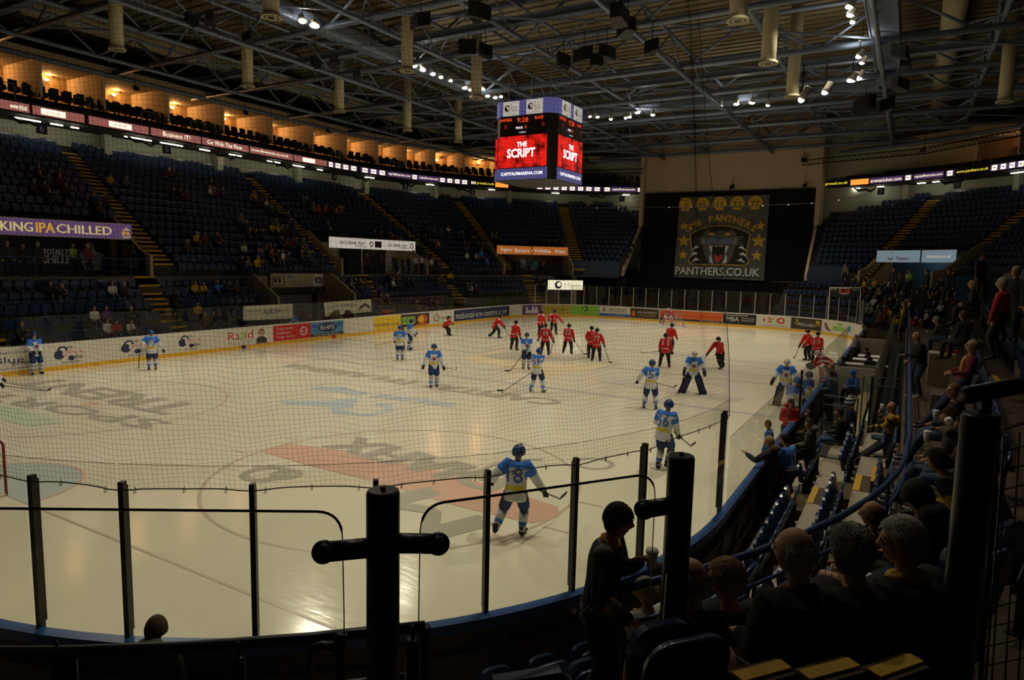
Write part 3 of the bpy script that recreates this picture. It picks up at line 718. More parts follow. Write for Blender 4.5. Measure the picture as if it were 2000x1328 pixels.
# yellow edged steps in the front block
def pstep(s, d0, z0, z1, lab):
    p, n = on_path(s); t = V((-n.y, n.x, 0)); m = MB(); c = p+n*(d0+.22)+V((0, 0, (z0+z1)/2)); m.obox(c, (.44, 1.15, z1-z0), n, Z_, 0); m.obox(p+n*(d0+.05)+V((0, 0, z1+.008)), (.10, 1.15, .018), n, Z_, 1)
    return m.build('step_block', [M['tread'], M['nosing']], label=lab, cat='step')
sA = S5-4.0
for d0, z0, z1, t in ((.58, .18, .40, 'first'), (1.38, .6, .82, 'second'), (2.1, 1.02, 1.25, 'third')): pstep(sA, d0, z0, z1, 'brown step block with a yellow edge in the front seat block, %s from the glass' % t)
for d0, z0, t in ((1.0, .6, 'first'), (1.8, 1.02, 'second')):
    p, n = on_path(sA); m = MB(); m.obox(p+n*(d0+.06)+V((0, 0, z0+.006)), (.12, 1.15, .014), n, Z_, 0); m.obox(p+n*(d0+.37)+V((0, 0, z0+.004)), (.5, 1.15, .008), n, Z_, 1); m.build('step_marking', [M['nosing'], M['tread']], label='painted yellow edge and dark tread mat, %s tier of the front seat block' % t, cat='step marking')
def path_seats(d, z, s0, s1, cuts, lab, pitch=.50):
    for a, b in sub((s0, s1), cuts):
        n = int((b-a)/pitch)
        for i in range(n):
            p, nn = on_path(a+(i+.5)*(b-a)/n); q = p+nn*(d+(dsh(p) if d > 3.5 else 0))+V((0, 0, z))
            if (q-V((CP[0], CP[1], q.z))).length < 1.95: continue
            SEATS.append((q, atan2(-nn.y, -nn.x), lab))
acut = [(sA-.62, sA+.62), (S6-7.2, S6-6.0)]
path_seats(.80, .18, S5-7.4, S6-2, acut, 'near front block, row behind the glass')
path_seats(1.62, .60, S5-8.4, S6-2, acut, 'near front block, second row')
path_seats(2.38, 1.02, S5-9.0, S6-2, acut, 'near front block, third row by the rail')
BUSY = [(S6-9.5, S6-5.6)]
AC2 = [(S5-1.6, S5-.4), (S6-6.3, S6-4.9)]
path_seats(DR[0]+.52, 2.3, SA, S6, AC2+[(S5+1, S6-5)], 'near right block, first row above the walkway')
path_seats(DR[1]+.52, 2.75, SA, S6, AC2, 'near right block, second row above the walkway'); path_seats(DR[2]+.52, 3.2, SA, S6, AC2+[(S6-8.6, S6)], 'near right block, third row above the walkway')
for k, (r, z) in enumerate(RROWS):
    seat_row(r, z, UEND, U15, [(U15-3.2, U15-2.0), (U15-14, U15-12.8), (U15-26, U15-24.8)], 'right stand, %s row above the walkway' % WORD[k], .52, rshift)
for k, (r, z) in enumerate(ARC): seat_row(r, z, UR0+.3, UEND, [(UEND-12, UEND-11)], 'right far curve, %s row' % WORD[k], .42)
for k in range(4):   # yellow step edges on the aisles of the right stand
    for uu in (U15-2.6, U15-13.4, U15-25.4):
        r, z = RROWS[k]; m = MB(); r += rshift(uu); m.obox(bp(uu, r+.07, z+.012), (1.1, .10, .02), X_, Z_, 1); m.obox(bp(uu, r-.2, z-.225), (1.1, .4, .45), X_, Z_, 0); m.build('step_block', [M['concrete'], M['nosing']], label='brown step with yellow edge between the right stand seats', cat='step', group='yellow edged steps in the right stand')
# ---- rails
def prail(s0, s1, d, zf, h, name, label, mids=(), r=.036, step=1.5, mt='railblue', mesh=None, post=.024):
    n = max(2, int(abs(s1-s0)/.5)); P0, _ = on_path((s0+s1)/2); o = empty(name, P0+V((0, 0, zf)), label=label, cat='railing')
    def P(s, z): p, nn = on_path(s); return p+nn*(d+(.4*min(1, max(0, (8.2-p.x)/4)) if d < 3 else 0))+V((0, 0, z))-o.location
    ss = [s0+(s1-s0)*i/n for i in range(n+1)]
    m = MB(); m.tube([P(s, zf+h) for s in ss], r, 8); m.build('top_rail', M[mt], o, True)
    for hh in mids: m = MB(); m.tube([P(s, zf+hh) for s in ss], r*.55, 6); m.build('mid_rail', M[mt], o, True)
    k = int(abs(s1-s0)/step)
    for i in range(k+1): s = s0+(s1-s0)*i/max(k, 1); m = MB(); m.tube([P(s, zf-.1), P(s, zf+h)], post, 6); m.build('post', M[mt], o)
    if mesh:
        m = MB()
        for i in range(int(abs(s1-s0)/.10)): s = s0+(s1-s0)*(i+.5)/int(abs(s1-s0)/.10); m.tube([P(s, zf), P(s, zf+mesh)], .003, 3, 0, False)
        for j in range(6): m.tube([P(s, zf+.02+(mesh-.04)*j/5) for s in ss], .003, 3, 0, False)
        m.build('mesh_panel', M['darkmetal'], o)
    return o
sR = lambda px, py: min(((on_path(S4+5+i*.04)[0]+on_path(S4+5+i*.04)[1]*2.6-V((at(px, py, z=3.0).x, at(px, py, z=3.0).y, 0))).length, S4+5+i*.04) for i in range(int((S7-S4-5)/.04)))[1]
prail(sR(828, 1236), S7+3, 3.1, 1.9, 1.10, 'walkway_railing', 'dark blue tube railing with mesh across the bottom left foreground', (.78,), .036, 1.45, 'navytube', .72, .04)
prail(S4+6, sR(1205, 1150), 2.62, 1.9, 1.10, 'walkway_railing', 'long blue tube railing along the right stand walkway', (.82,), .032, 1.5, 'railblue', .7)
# bent tube hoop at the rail
m = MB(); m.tube([at(604, 1330, d=3.95), at(604, 1285, d=3.95), at(610, 1268, d=3.95), at(628, 1262, d=3.95), at(662, 1262, d=3.95)], .03, 8); m.tube([at(664, 1330, d=3.95), at(664, 1250, d=3.95), at(668, 1238, d=3.95)], .036, 8)
m.build('bent_tube_hoop', M['navytube'], None, True, label='bent dark tube hoop joined to the foreground railing left of the cross armed post', cat='railing')
for i, (px, py) in enumerate(((112, 1281), (465, 1283), (806, 1250))):
    a = at(px, py, d=3.9); m = MB(); m.tube([a, a-V((0, 0, 1.0))], .042, 14); m.tube([a, a+V((0, 0, .09))], .012, 6); m.build('rail_post', M['navytube'], None, True, label='short round capped post under the foreground railing, '+['left', 'middle', 'right'][i]+' one', cat='post')
# ---- big round posts with glass balustrade
def bigpost(px, py, d, r, arms, label, zb=2.6):
    a = at(px, py, d=d); o = empty('balustrade_post', (a.x, a.y, zb), label=label, cat='post'); m = MB(); h = a.z-zb
    m.tube([(0, 0, 0), (0, 0, h-.012), (0, 0, h)], [r, r, r*.93], 28); m.build('post_tube', M['navytube'], o, True)
    m = MB(); m.tube([(0, 0, h), (0, 0, h+.004)], r*.86, 28); m.tube([(0, 0, h+.004), (0, 0, h+.02)], .012, 10); m.build('post_cap', M['navytube'], o)
    for (ex, ey, ed, ar) in arms:
        e = at(ex, ey, d=ed)-o.location; zc = e.z+.0; m = MB(); m.tube([(0, 0, zc), e], ar, 16); m.build('arm', M['navytube'], o, True)
        k = MB(); dn = (CPV-(e+o.location)).normalized(); k.tube([e-dn*.05, e+dn*.045, e+dn*.055], [ar*1.15, ar*1.15, ar*.9], 20); k.tube([e+dn*.055, e+dn*.062], ar*.8, 20); k.build('glass_clamp', M['navytube'], o, True)
    return o
bigpost(748, 958, 3.0, .075, [(632, 1078, 2.96, .045), (856, 1062, 3.03, .045)], 'thick dark navy post with two arms, in the centre foreground')
bigpost(1331, 890, 3.72, .074, [(1258, 995, 3.66, .048)], 'thick dark navy post with one arm, right of the standing boy')
bigpost(1916, 808, 2.87, .072, [], 'thick dark navy post leaning up at the right edge of the picture')
a = at(1925, 812, d=2.9); m = MB(); m.tube([a, at(1926, 775, d=2.9)], .022, 10); m.build('handrail_support', M['navytube'], None, True, label='thin stem carrying the handrail on the right post', cat='post')
m = MB(); e0, e1 = at(1890, 771, d=2.75), at(2060, 742, d=2.9); m.tube([e0, e1], .036, 16); m.tube([e0-(e1-e0).normalized()*.012, e0], [.03, .038], 16); m.build('handrail', M['navytube'], None, True, label='round ended dark handrail on top of the right post', cat='handrail')
mp = empty('mesh_panel', at(1960, 1100, d=3.3), label='dark steel mesh infill panel right of the right post', cat='mesh panel')
def MP(px, py): return at(px, py, d=3.3)-mp.location
m = MB(); m.tube([MP(1915, 1330), MP(1950, 840), MP(2040, 815)], .012, 6); m.tube([MP(1925, 1330), MP(1962, 850)], .006, 5); m.build('panel_frame', M['darkmetal'], mp)
m = MB()
for i in range(5): m.tube([MP(1937+26*i, 1330), MP(1968+24*i, 850-6*i)], .004, 4, 0, False)
for j in range(12): m.tube([MP(1948-3*j, 885+38*j), MP(2080, 850+38*j)], .004, 4, 0, False)
m.build('wire_mesh', M['darkmetal'], mp)
GLB = glassmat('balustrade_glass', (.90, .92, .89), .06); M['glb'] = GLB
M['gtrim'] = mat('glass_trim', (.015, .013, .01), .25, .3)
def balpane(pts, label, w_top=.0065):
    """pts: (px,py,depth) round the pane, top-left first"""
    q = [at(x, y, d=d) for x, y, d in pts]; c = sum(q, V((0, 0, 0)))/len(q); o = empty('glass_balustrade', c, label=label, cat='glass pane'); q = [p-c for p in q]
    m = MB(); m.add(q, [tuple(range(len(q)))]); m.build('glass_sheet', GLB, o)
    m = MB(); n = len(q); m.tube(q[:-1], [w_top if abs(q[max(i-1, 0)].z-q[min(i+1, n-2)].z) < .05 else w_top*.45 for i in range(n-1)], 6); m.build('edge_trim', M['gtrim'], o)
def rc(a, c, b, n=8): return [tuple(a[i]*(1-t)**2+2*c[i]*t*(1-t)+b[i]*t*t for i in range(3)) for t in [j/n for j in range(n+1)]]
balpane([(-90, 992, 2.94), (300, 996, 2.97)]+rc((618, 999, 3.0), (670, 1000, 3.0), (669, 1056, 3.0))+[(672, 1200, 2.98), (673, 1420, 2.96), (-90, 1420, 2.9)], 'clear glass balustrade pane with dark rounded edge, left of the centre post')
balpane([(812, 1420, 3.05), (818, 1200, 3.08)]+rc((820, 1050, 3.1), (819, 990, 3.12), (866, 981, 3.14))+[(1000, 963, 3.28)]+rc((1236, 930, 3.58), (1283, 922, 3.63), (1279, 975, 3.63))+[(1270, 1160, 3.6), (1262, 1420, 3.55)], 'clear glass balustrade pane with dark rounded edge, behind the standing boy')
m = MB(); m.tube([at(1302, 1120, d=3.6), at(1290, 1300, d=3.55), at(1288, 1420, d=3.5)], .003, 4); m.build('glass_edge_strip', M['alu'], None, True, label='thin bright edge strip beside the second dark post', cat='trim strip')
# yellow stair edges at the bottom right, close to the camera
nz = [((1440, 1326), (1535, 1300)), ((1570, 1322), (1668, 1296)), ((1706, 1318), (1790, 1288)), ]
for i, (a, b) in enumerate(nz):
    A, Bq = at(*a, z=3.62-.0*i), at(*b, z=3.62); d = (Bq-A); L = d.length; n = V((-d.y, d.x, 0)).normalized()
    if n.dot(CPV-A) > 0: n = -n
    m = MB(); m.obox((A+Bq)/2-V((0, 0, .25)), (L, .12, .5), d, Z_, 0); m.obox((A+Bq)/2+V((0, 0, .006)), (L, .065, .012), d, Z_, 1)
    m.build('step_block', [M['tread'], M['nosing']], label='dark step block with yellow edge at the bottom right, %s of three' % ['leftmost', 'middle', 'rightmost'][i], cat='step')

# ---- team benches and officials' boxes on the right side (X 17..50)
bk = MB(); bk.box(17.6, 47, -16.85, -16.78, .0, 1.35); bk.build('bench_back_wall', M['board'], label='low white back wall of the team benches on the right', cat='wall panel')
fl2 = MB(); fl2.box(17.6, 50, -16.8, -15.2, 0, .22); fl2.build('floor_bench', M['black'], kind='structure')
rowb = MB(); rowb.box(19.4, 47, -17.6, -16.86, .5, .62); rowb.build('floor_bench_row', M['black'], kind='structure')
for i, (x, zt) in enumerate(((27.0, 1.5), (31.2, 1.1), (37.1, 1.75))):
    m = MB(); m.box(x, x+.08, -16.78, -15.2, .22, zt); m.build('bench_partition', M['board'], label='white partition across the benches, %s from the camera' % WORD[i], cat='partition')
for i, (x0, x1) in enumerate(((18.6, 26.6), (36, 44))):
    m = MB(); m.box(x0, x1, -16.6, -16.25, .6, .66); 
    o = empty('team_bench', (x0, -16.4, .22), label='long plain team bench, '+['nearer', 'farther'][i]+' one behind the right boards', cat='bench'); m = MB(); m.box(0, x1-x0, -.18, .18, .38, .44); m.build('bench_seat', M['wood'], o)
    for j in range(5): m = MB(); xx = .3+j*(x1-x0-.6)/4; m.box(xx-.03, xx+.03, -.14, .14, 0, .38); m.build('leg', M['darkmetal'], o)
for i, (x, w_) in enumerate(((31.9, 2.0), (34.0, 1.4), (35.6, 1.1))):
    o = empty('officials_table', (x, -16.1, .22), label='white officials table behind the right boards, %s from the camera' % WORD[i], cat='table'); m = MB(); m.box(-.45, .45, -w_/2.2, w_/2.2, .78, .82); m.build('tabletop', M['white'], o)
    m = MB(); m.box(-.45, -.41, -w_/2.2, w_/2.2, .05, .78); m.build('modesty_panel', M['board'], o)
    for sx in (-.4, .4):
        for sy in (-1, 1): m = MB(); m.box(sx-.02, sx+.02, sy*w_/2.4-.02, sy*w_/2.4+.02, 0, .78); m.build('leg', M['darkmetal'], o)
m = MB(); m.box(-.2, .2, -.25, .25, 0, .16); m.box(-.15, .1, -.2, .2, .16, .2); m.build('control_box', M['black'], label='black electronic box on the officials table', cat='electronics', loc=(31.9, -16.3, 1.04))
# glass behind the benches with posts, grubby and reflective
x = 17.8; i = 0
bg = empty('bench_glass_screen', (17.8, -16.9, 1.35), label='grubby glass screen with pale posts behind the team benches', cat='glass screen')
while x < 47:
    m = MB(); m.add([(x-17.8+.03, 0, 0), (x-17.8+1.7, 0, 0), (x-17.8+1.7, 0, 1.2), (x-17.8+.03, 0, 1.2)], [(0, 1, 2, 3)]); m.build('glass_pane', M['glassdim'], bg); m = MB(); m.box(x-17.83, x-17.77, -.03, .03, -.3, 1.22); m.build('glass_post', M['alu'], bg); x += 1.73
eg = empty('bench_end_screen', (17.7, -16.0, 1.22), label='tall smeared glass end screen at the near end of the team bench', cat='glass screen')
m = MB(); m.add([(0, -.85, -.3), (0, .85, -.0), (0, .85, 1.25), (0, -.85, 1.25)], [(0, 1, 2, 3)]); m.build('glass_pane', M['glassdim'], eg); m = MB(); m.box(-.03, .03, .82, .88, -.4, 1.3); m.box(-.03, .03, -.9, -.84, -1.2, 1.3); m.build('glass_post', M['darkmetal'], eg)
# black folding seats behind the bench glass
blk = empty('folding_seat'); tag(blk, 'shiny black folded seat in the long row behind the bench glass', 'seat', 'black folded seats behind the bench glass')
m = MB(); m.box(-.05, 0, -.21, .21, .42, .86); m.build('backrest', mat('seat_black', (.02, .02, .022), .22, spec=.8), blk); m = MB(); m.prism([(-.2, .38), (.2, .38), (.2, .72), (-.2, .72)], (.02, 0, 0), Y_, (-.05, 0, 1), (.05, 0, 0)); m.build('seat_pan', MATS['seat_black'], blk); m = MB(); m.box(-.04, .04, -.22, -.19, 0, .6); m.box(-.04, .04, .19, .22, 0, .6); m.build('frame', M['darkmetal'], blk)
x = 19.8; first = True
while x < 45:
    o = blk if first else copy_tree(blk); first = False; o.location = (x, -17.33, .62); o.rotation_euler = (0, 0, pi/2-.0); x += .5
# black bar gates between front block and bench
def bargate(x0, x1, y, z, h, n, label, ax='y'):
    o = empty('bar_gate', (x0, y, z), label=label, cat='gate'); L = x1-x0; D = (lambda t, zz: (t, 0, zz)) if ax == 'x' else (lambda t, zz: (0, t, zz))
    m = MB(); m.tube([D(0, 0), D(0, h), D(L, h), D(L, 0)], .022, 6); m.tube([D(0, h-.28), D(L, h-.28)], .014, 5); m.tube([D(0, .12), D(L, .12)], .014, 5); m.build('gate_frame', M['black'], o)
    m = MB()
    for i in range(n): t = L*(i+1)/(n+1); m.tube([D(t, .12), D(t, h-.28)], .009, 5)
    m.build('gate_bars', M['black'], o)
bargate(16.2, 17.3, -15.85, .6, 1.15, 7, 'low black barred gate beside the team bench end', 'y') if False else bargate(-16.9, -15.7, 0, 0, 1, 5, 'x', 'y') if False else None
for (x, ya, yb, z, h, t) in ((17.1, -16.6, -15.8, .6, 1.4, 'nearer'), (19.3, -17.5, -16.6, .6, 1.7, 'farther')):
    o = empty('bar_gate', (x, ya, z), label='black barred gate in front of the team bench end, %s one' % t, cat='gate'); L = yb-ya
    m = MB(); m.tube([(0, 0, 0), (0, 0, h), (0, L, h), (0, L, 0)], .02, 6); m.tube([(0, 0, h-.25), (0, L, h-.25)], .013, 5); m.tube([(0, 0, .12), (0, L, .12)], .013, 5); m.build('gate_frame', M['black'], o)
    m = MB()
    for i in range(6): q = L*(i+1)/7; m.tube([(0, q, .12), (0, q, h-.25)], .009, 5)
    m.build('gate_bars', M['black'], o)
# small white framed clock board at the far right corner
cb = empty('corner_clock_board', tuple(at(1651, 600, x=57.5)), label='black score clock with white frame above the far right corner glass', cat='score clock'); A = cb.location.copy()
def CB(px, py): return at(px, py, x=57.5)-A
m = MB(); m.add([CB(1621, 562), CB(1681, 562), CB(1679, 578), CB(1621, 578)], [(0, 1, 2, 3)]); m.v += [(v[0]+.15, v[1], v[2]) for v in m.v]; m.f += [(4, 7, 6, 5), (0, 1, 5, 4), (2, 3, 7, 6), (1, 2, 6, 5), (0, 3, 7, 4)]; m.m += [0]*5; m.build('clock_face', M['black'], cb)
m = MB(); m.tube([CB(1621, 562), CB(1681, 562), CB(1679, 630)], .04, 5); m.tube([CB(1621, 562), CB(1617, 625)], .04, 5); m.tube([CB(1640, 563), CB(1659, 563), CB(1659, 573), CB(1640, 573), CB(1640, 563)], .025, 5); m.build('white_frame', M['white'], cb)
m = MB(); m.text('9:28', CB(1650, 568)-X_*.03, -Y_, Z_, h=.3, maxw=.7, mi=0); m.text('HOME', CB(1628, 565)-X_*.03, -Y_, Z_, w=.5, mi=1); m.text('GUEST', CB(1671, 566)-X_*.03, -Y_, Z_, w=.5, mi=1); m.text('PERIOD', CB(1650, 575)-X_*.03, -Y_, Z_, w=.4, mi=1); m.build('clock_digits', [M['sb_dim0'] if 'sb_dim0' in M else M.setdefault('sb_dim0', mat('clock_red', (.4, .02, .01), .5, emit=.5)), M['k_white']], cb)
# camera platform / tan desk on the walkway
m = MB(); p = at(1822, 700, z=2.4); m = MB(); m.box(-.55, .55, -.35, .35, 0, .95); m.build('desk_body', M['wood'], label='tan wooden box desk on the right walkway behind the standing man', cat='desk', loc=(22.0, -18.55, 1.9))
m = MB(); m.box(-.3, .3, -.2, .2, 0, .02); m.build('paper_sheet', M['offw'], label='pale sheets of paper on the wooden desk', cat='paper', loc=(21.8, -18.4, 2.852)); m = MB(); m.box(-.15, .15, -.2, .2, 0, .08); m.build('red_carton', M['k_red'], label='small red and white carton on the wooden desk', cat='carton', loc=(22.2, -18.75, 2.852))
# ================================================================== vomitories, signs, gate, walls, boxes
def sheet(m, u0, u1, r, z0, z1, mi=0): strip(m, u0, u1, (r, z0), (r, z1), mi)
def vom(v, wallmat, label, back=26.1, top=6.95):
    o = empty('tunnel_entrance', bp((v[0]+v[1])/2, 24.2, 4.0), label=label, cat='tunnel entrance')
    def P(m, name, mt, lab=None):
        x = m.build(name, mt, o, label=lab); x.location = -o.location; return x
    m = MB(); sheet(m, v[0], v[1], back, 4.0, top); P(m, 'back_wall', wallmat)
    for u in v:
        m = MB(); n = bn(u); t = bt(u); pts = [(21.95, 4.0), (21.95, 5.25), (22.9, 5.5), (25.6, 7.45), (back+.6, 7.45), (back+.6, 4.0)]
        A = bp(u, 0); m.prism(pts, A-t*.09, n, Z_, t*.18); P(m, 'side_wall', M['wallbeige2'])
    m = MB(); strip(m, v[0], v[1], (24.0, top), (27.0, top)); P(m, 'soffit', M['terrace'])
    return o
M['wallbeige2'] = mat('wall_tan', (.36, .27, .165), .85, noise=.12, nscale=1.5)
M['wallwhite'] = mat('wall_pale', (.55, .50, .40), .8, noise=.06, nscale=1)
M['wallblue'] = mat('wall_blue', (.03, .10, .22), .7, noise=.06, nscale=1)
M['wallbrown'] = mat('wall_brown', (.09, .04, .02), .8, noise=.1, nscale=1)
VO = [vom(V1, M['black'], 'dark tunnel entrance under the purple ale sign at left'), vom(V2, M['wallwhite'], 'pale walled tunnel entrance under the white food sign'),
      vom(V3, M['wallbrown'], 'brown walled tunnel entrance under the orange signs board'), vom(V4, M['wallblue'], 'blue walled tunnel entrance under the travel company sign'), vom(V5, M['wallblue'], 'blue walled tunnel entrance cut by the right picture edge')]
E_ = lambda k, c, e: mat('lit_'+k, c, .5, emit=e)
M['tube'] = E_('tube', (1, .93, .70), 9)
M['e_purple'] = E_('purple', (.13, .065, .17), .62); M['e_cream'] = E_('cream', (.62, .47, .20), .85); M['e_amber'] = E_('amber', (.65, .33, .03), .85)
M['e_white'] = E_('white', (.55, .50, .42), .8); M['e_orange'] = E_('orange', (.60, .16, .025), .6); M['e_bluewhite'] = E_('bluewhite', (.22, .30, .34), .62); M['e_cyan'] = E_('cyan', (.22, .60, .68), .9)
M['e_bright'] = E_('bright', (.95, .88, .62), .9)
M['e_mag'] = mat('print_magenta_sign', (.35, .02, .25), .5); M['e_dark'] = mat('print_dark_sign', (.03, .02, .03), .5); M['e_redtxt'] = mat('print_red_sign', (.6, .04, .03), .5)
def board_sign(u0, u1, r, z0, z1, bg, items, label, name='sign_board', th=.12, frame='alu'):
    """lit sign box following the bowl; items as (text,u,v,w,h,mat) / ('#rect',...) / ('#disc',...)"""
    mats = [M[bg], M[frame]]; ids = {bg: 0}
    def mi(k):
        if k not in ids: ids[k] = len(mats); mats.append(M[k])
        return ids[k]
    flip = (u0+u1)/2 > UEND or True
    L = (bp(u1, r)-bp(u0, r)).length; H = z1-z0
    N = 1 if (u1 <= BX or u0 >= UEND) else max(2, int(L/1.0))
    def P(a, b, e=0): u = u0+(u1-u0)*a; p = bp(u, r-e); return V((p.x, p.y, z0+H*b))
    m = MB()
    for i in range(N):
        a, b = i/N, (i+1)/N
        m.add([P(a, 0), P(b, 0), P(b, 1), P(a, 1), P(a, 0, -th), P(b, 0, -th), P(b, 1, -th), P(a, 1, -th)], [(0, 3, 2, 1), (4, 5, 6, 7), (0, 1, 5, 4), (3, 7, 6, 2)], [0, 1, 1, 1])
    m.add([P(0, 0), P(0, 1), P(0, 1, -th), P(0, 0, -th), P(1, 0), P(1, 1), P(1, 1, -th), P(1, 0, -th)], [(0, 1, 2, 3), (4, 7, 6, 5)], 1)
    for b in (0, 1):
        for i in range(N): m.bar(P(i/N, b, .01), P((i+1)/N, b, .01), .04, .04, 1)
    e = .012
    for it in items:
        e += .003
        if it[0] == '#rect':
            _, a0, a1, b0, b1, k = it; m.add([P(a0, b0, e), P(a1, b0, e), P(a1, b1, e), P(a0, b1, e)], [(0, 1, 2, 3)], mi(k))
        elif it[0] == '#disc':
            _, a, b, ra, rb, k = it[:6]; c = [P(a+ra*cos(2*pi*j/24), b+rb*sin(2*pi*j/24), e) for j in range(24)]
            if len(it) > 6:
                q = it[6]; c2 = [P(a+ra*q*cos(2*pi*j/24), b+rb*q*sin(2*pi*j/24), e) for j in range(24)]; m.add(c+c2, [(j, (j+1) % 24, 24+(j+1) % 24, 24+j) for j in range(24)], mi(k))
            else: m.add(c, [tuple(range(24))], mi(k))
        elif it[0] == '#poly': _, pts, k = it; m.add([P(a, b, e) for a, b in pts], [tuple(range(len(pts)))], mi(k))
        else:
            t, a, b, wd, h, k = it; vs, fs, asp = textmesh(t)
            for dx in (-.09, 0, .09): e += .0015; m.add([P(a+(x-.5)*wd+dx*h*H/L*.4, b+(y-.5)*h, e) for x, y in vs], fs, mi(k))
    o = m.build(name, mats); c = P(.5, 0); 
    for v in o.data.vertices: v.co -= c
    o.location = c; return tag(o, label, 'sign')
FX = lambda px: (u_at(px, 23.9, 6.5, 2, 30)-9.9)/11.05
def fxi(t, a, b, v, h, k): return (t, (FX(a)+FX(b))/2, v, FX(b)-FX(a), h, k)
board_sign(9.9, 20.95, 23.9, 6.12, 7.0, 'e_purple', [fxi('KING', 2, 63, .5, .55, 'e_cream'), ('GREENE', .02, .5, .10, .5, 'e_cream'), fxi('IPA', 70, 107, .5, .6, 'e_amber'), fxi('CHILLED', 111, 218, .5, .55, 'e_cream'), fxi('IPA', 238, 253, .38, .3, 'e_amber'), ('#poly', [(FX(237), .6), (FX(254), .6), (FX(247), .68), (FX(245.5), .85), (FX(244), .68)], 'e_cream'), fxi('CHILLED', 237, 254, .14, .1, 'e_cream')],
           'purple lit sign reading KING IPA CHILLED above the left tunnel entrance')
board_sign(36.7, 47.3, 23.9, 6.1, 7.0, 'e_white', [('EAT DRINK PLAY', .25, .55, .27, .28, 'e_mag'), ('centre', .34, .27, .12, .16, 'e_redtxt'), ('#disc', .46, .5, .022, .26, 'e_mag', .6), ('#rect', .5, .58, .2, .8, 'e_dark'), ('EAT DRINK PLAY', .78, .5, .24, .28, 'e_mag'), ('centre', .86, .25, .1, .16, 'e_redtxt'), ('#disc', .95, .5, .022, .26, 'e_mag', .6)],
           'white lit sign reading EAT DRINK PLAY above the pale tunnel entrance')
m3 = (V3[0]+V3[1])/2
board_sign(V3[0]+.1, m3-.05, 23.9, 6.1, 6.98, 'e_orange', [('Signs', .27, .5, .32, .5, 'e_white'), ('Banners', .73, .5, .42, .42, 'e_white')], 'orange lit sign reading Signs Banners on the far left curve')
board_sign(m3+.05, V3[1]-.1, 23.9, 6.1, 6.98, 'e_orange', [('Vehicles', .29, .5, .46, .45, 'e_white'), ('Print', .78, .5, .26, .42, 'e_white')], 'orange lit sign reading Vehicles Print on the far left curve')
w4 = V4[1]-V4[0]
board_sign(V4[0]+.1, V4[0]+w4*.54, 23.9, 6.0, 7.0, 'e_bluewhite', [('#disc', .32, .42, .06, .22, 'e_redtxt', .6), ('#rect', .24, .4, .42, .7, 'e_bluewhite'), ('#disc', .36, .8, .015, .05, 'e_redtxt'), ('Thomson', .6, .34, .3, .28, 'e_redtxt')][::1], 'pale blue lit sign with red smile badge, nearer the stage curtain')
board_sign(V4[0]+w4*.56, V4[1]-.1, 23.9, 6.0, 7.0, 'e_bluewhite', [('thomson.co.uk', .5, .5, .7, .26, 'e_white')], 'pale blue lit sign with white lettering right of the red smile badge')
board_sign(V5[0]+.2, V5[0]+7, 23.9, 6.0, 7.0, 'e_cyan', [], 'bright cyan lit sign at the right picture edge')
mm = board_sign
# posters inside the left tunnel
board_sign(15.6, 20.7, 26.0, 4.05, 6.0, 'navyposter' if M.setdefault('navyposter', mat('poster_navy', (.008, .012, .02), .6)) else '', [('TOTALLY', .42, .64, .26, .18, 'k_white'), ('CHILLED', .45, .42, .38, .24, 'k_white'), ('#poly', [(.72, .1), (.88, .1), (.93, .6), (.84, .68), (.82, .95), (.78, .95), (.76, .68), (.67, .6)], 'k_grey'), ('#disc', .8, .45, .05, .1, 'k_brown')], 'dark poster wall reading TOTALLY CHILLED inside the left tunnel entrance', 'poster', .05, 'black')
pw = MB(); A = bp(20.78, 0)
pw.poly([(22.2, 4.05), (25.3, 4.05), (25.3, 6.9), (24.6, 6.6), (22.3, 5.2)], A, Y_, Z_, 0)
pw.text('IPA', A+V((-.02, 23.9, 5.5)), -Y_, Z_, w=1.5, h=.8, mi=1); pw.text('CHILLED', A+V((-.02, 23.9, 4.7)), -Y_, Z_, w=1.7, h=.4, mi=2); pw.text('GREENE KING', A+V((-.02, 24.0, 6.2)), -Y_, Z_, w=1.5, h=.25, mi=2)
pw.build('poster', [M['navyposter'], M['k_gold'], M['k_white']], label='black IPA CHILLED poster on the right side wall of the left tunnel', cat='poster')
# doors and stuff in the pale tunnel entrance
for a, b in ((40.0, 42.6), (42.9, 45.6)):
    d = MB(); sheet(d, a, b, 26.0, 4.0, 6.5, 0); d.build('door_%d' % (1 if a < 41 else 2), M['darkopen'] if 'darkopen' in M else M.setdefault('darkopen', mat('dark_opening', (.012, .008, .006), .9)), kind='structure')
d = MB(); sheet(d, V3[0]+2.2, V3[1]-1.2, 25.9, 4.0, 6.1, 0)
for i, (a, b, ra, rb, k) in enumerate([(.35, .6, .2, .3, 1), (.62, .5, .15, .35, 2), (.5, .3, .25, .12, 1), (.8, .6, .08, .2, 3), (.2, .4, .1, .3, 3)]):
    us, ue = V3[0]+2.2, V3[1]-1.2
    d.add([bp(us+(ue-us)*(a+ra*.5*cos(2*pi*j/14)*(1+.3*sin(3*j))), 25.88-.004*i, 4+2.1*(b+rb*.7*sin(2*pi*j/14))) for j in range(14)], [tuple(range(14))], k)
d.build('wall_mural', [M['wallbrown'], M['k_grey'], M['k_teal'], M['k_orange']], label='blotched grey, teal and orange mural inside the orange signed tunnel', cat='mural')
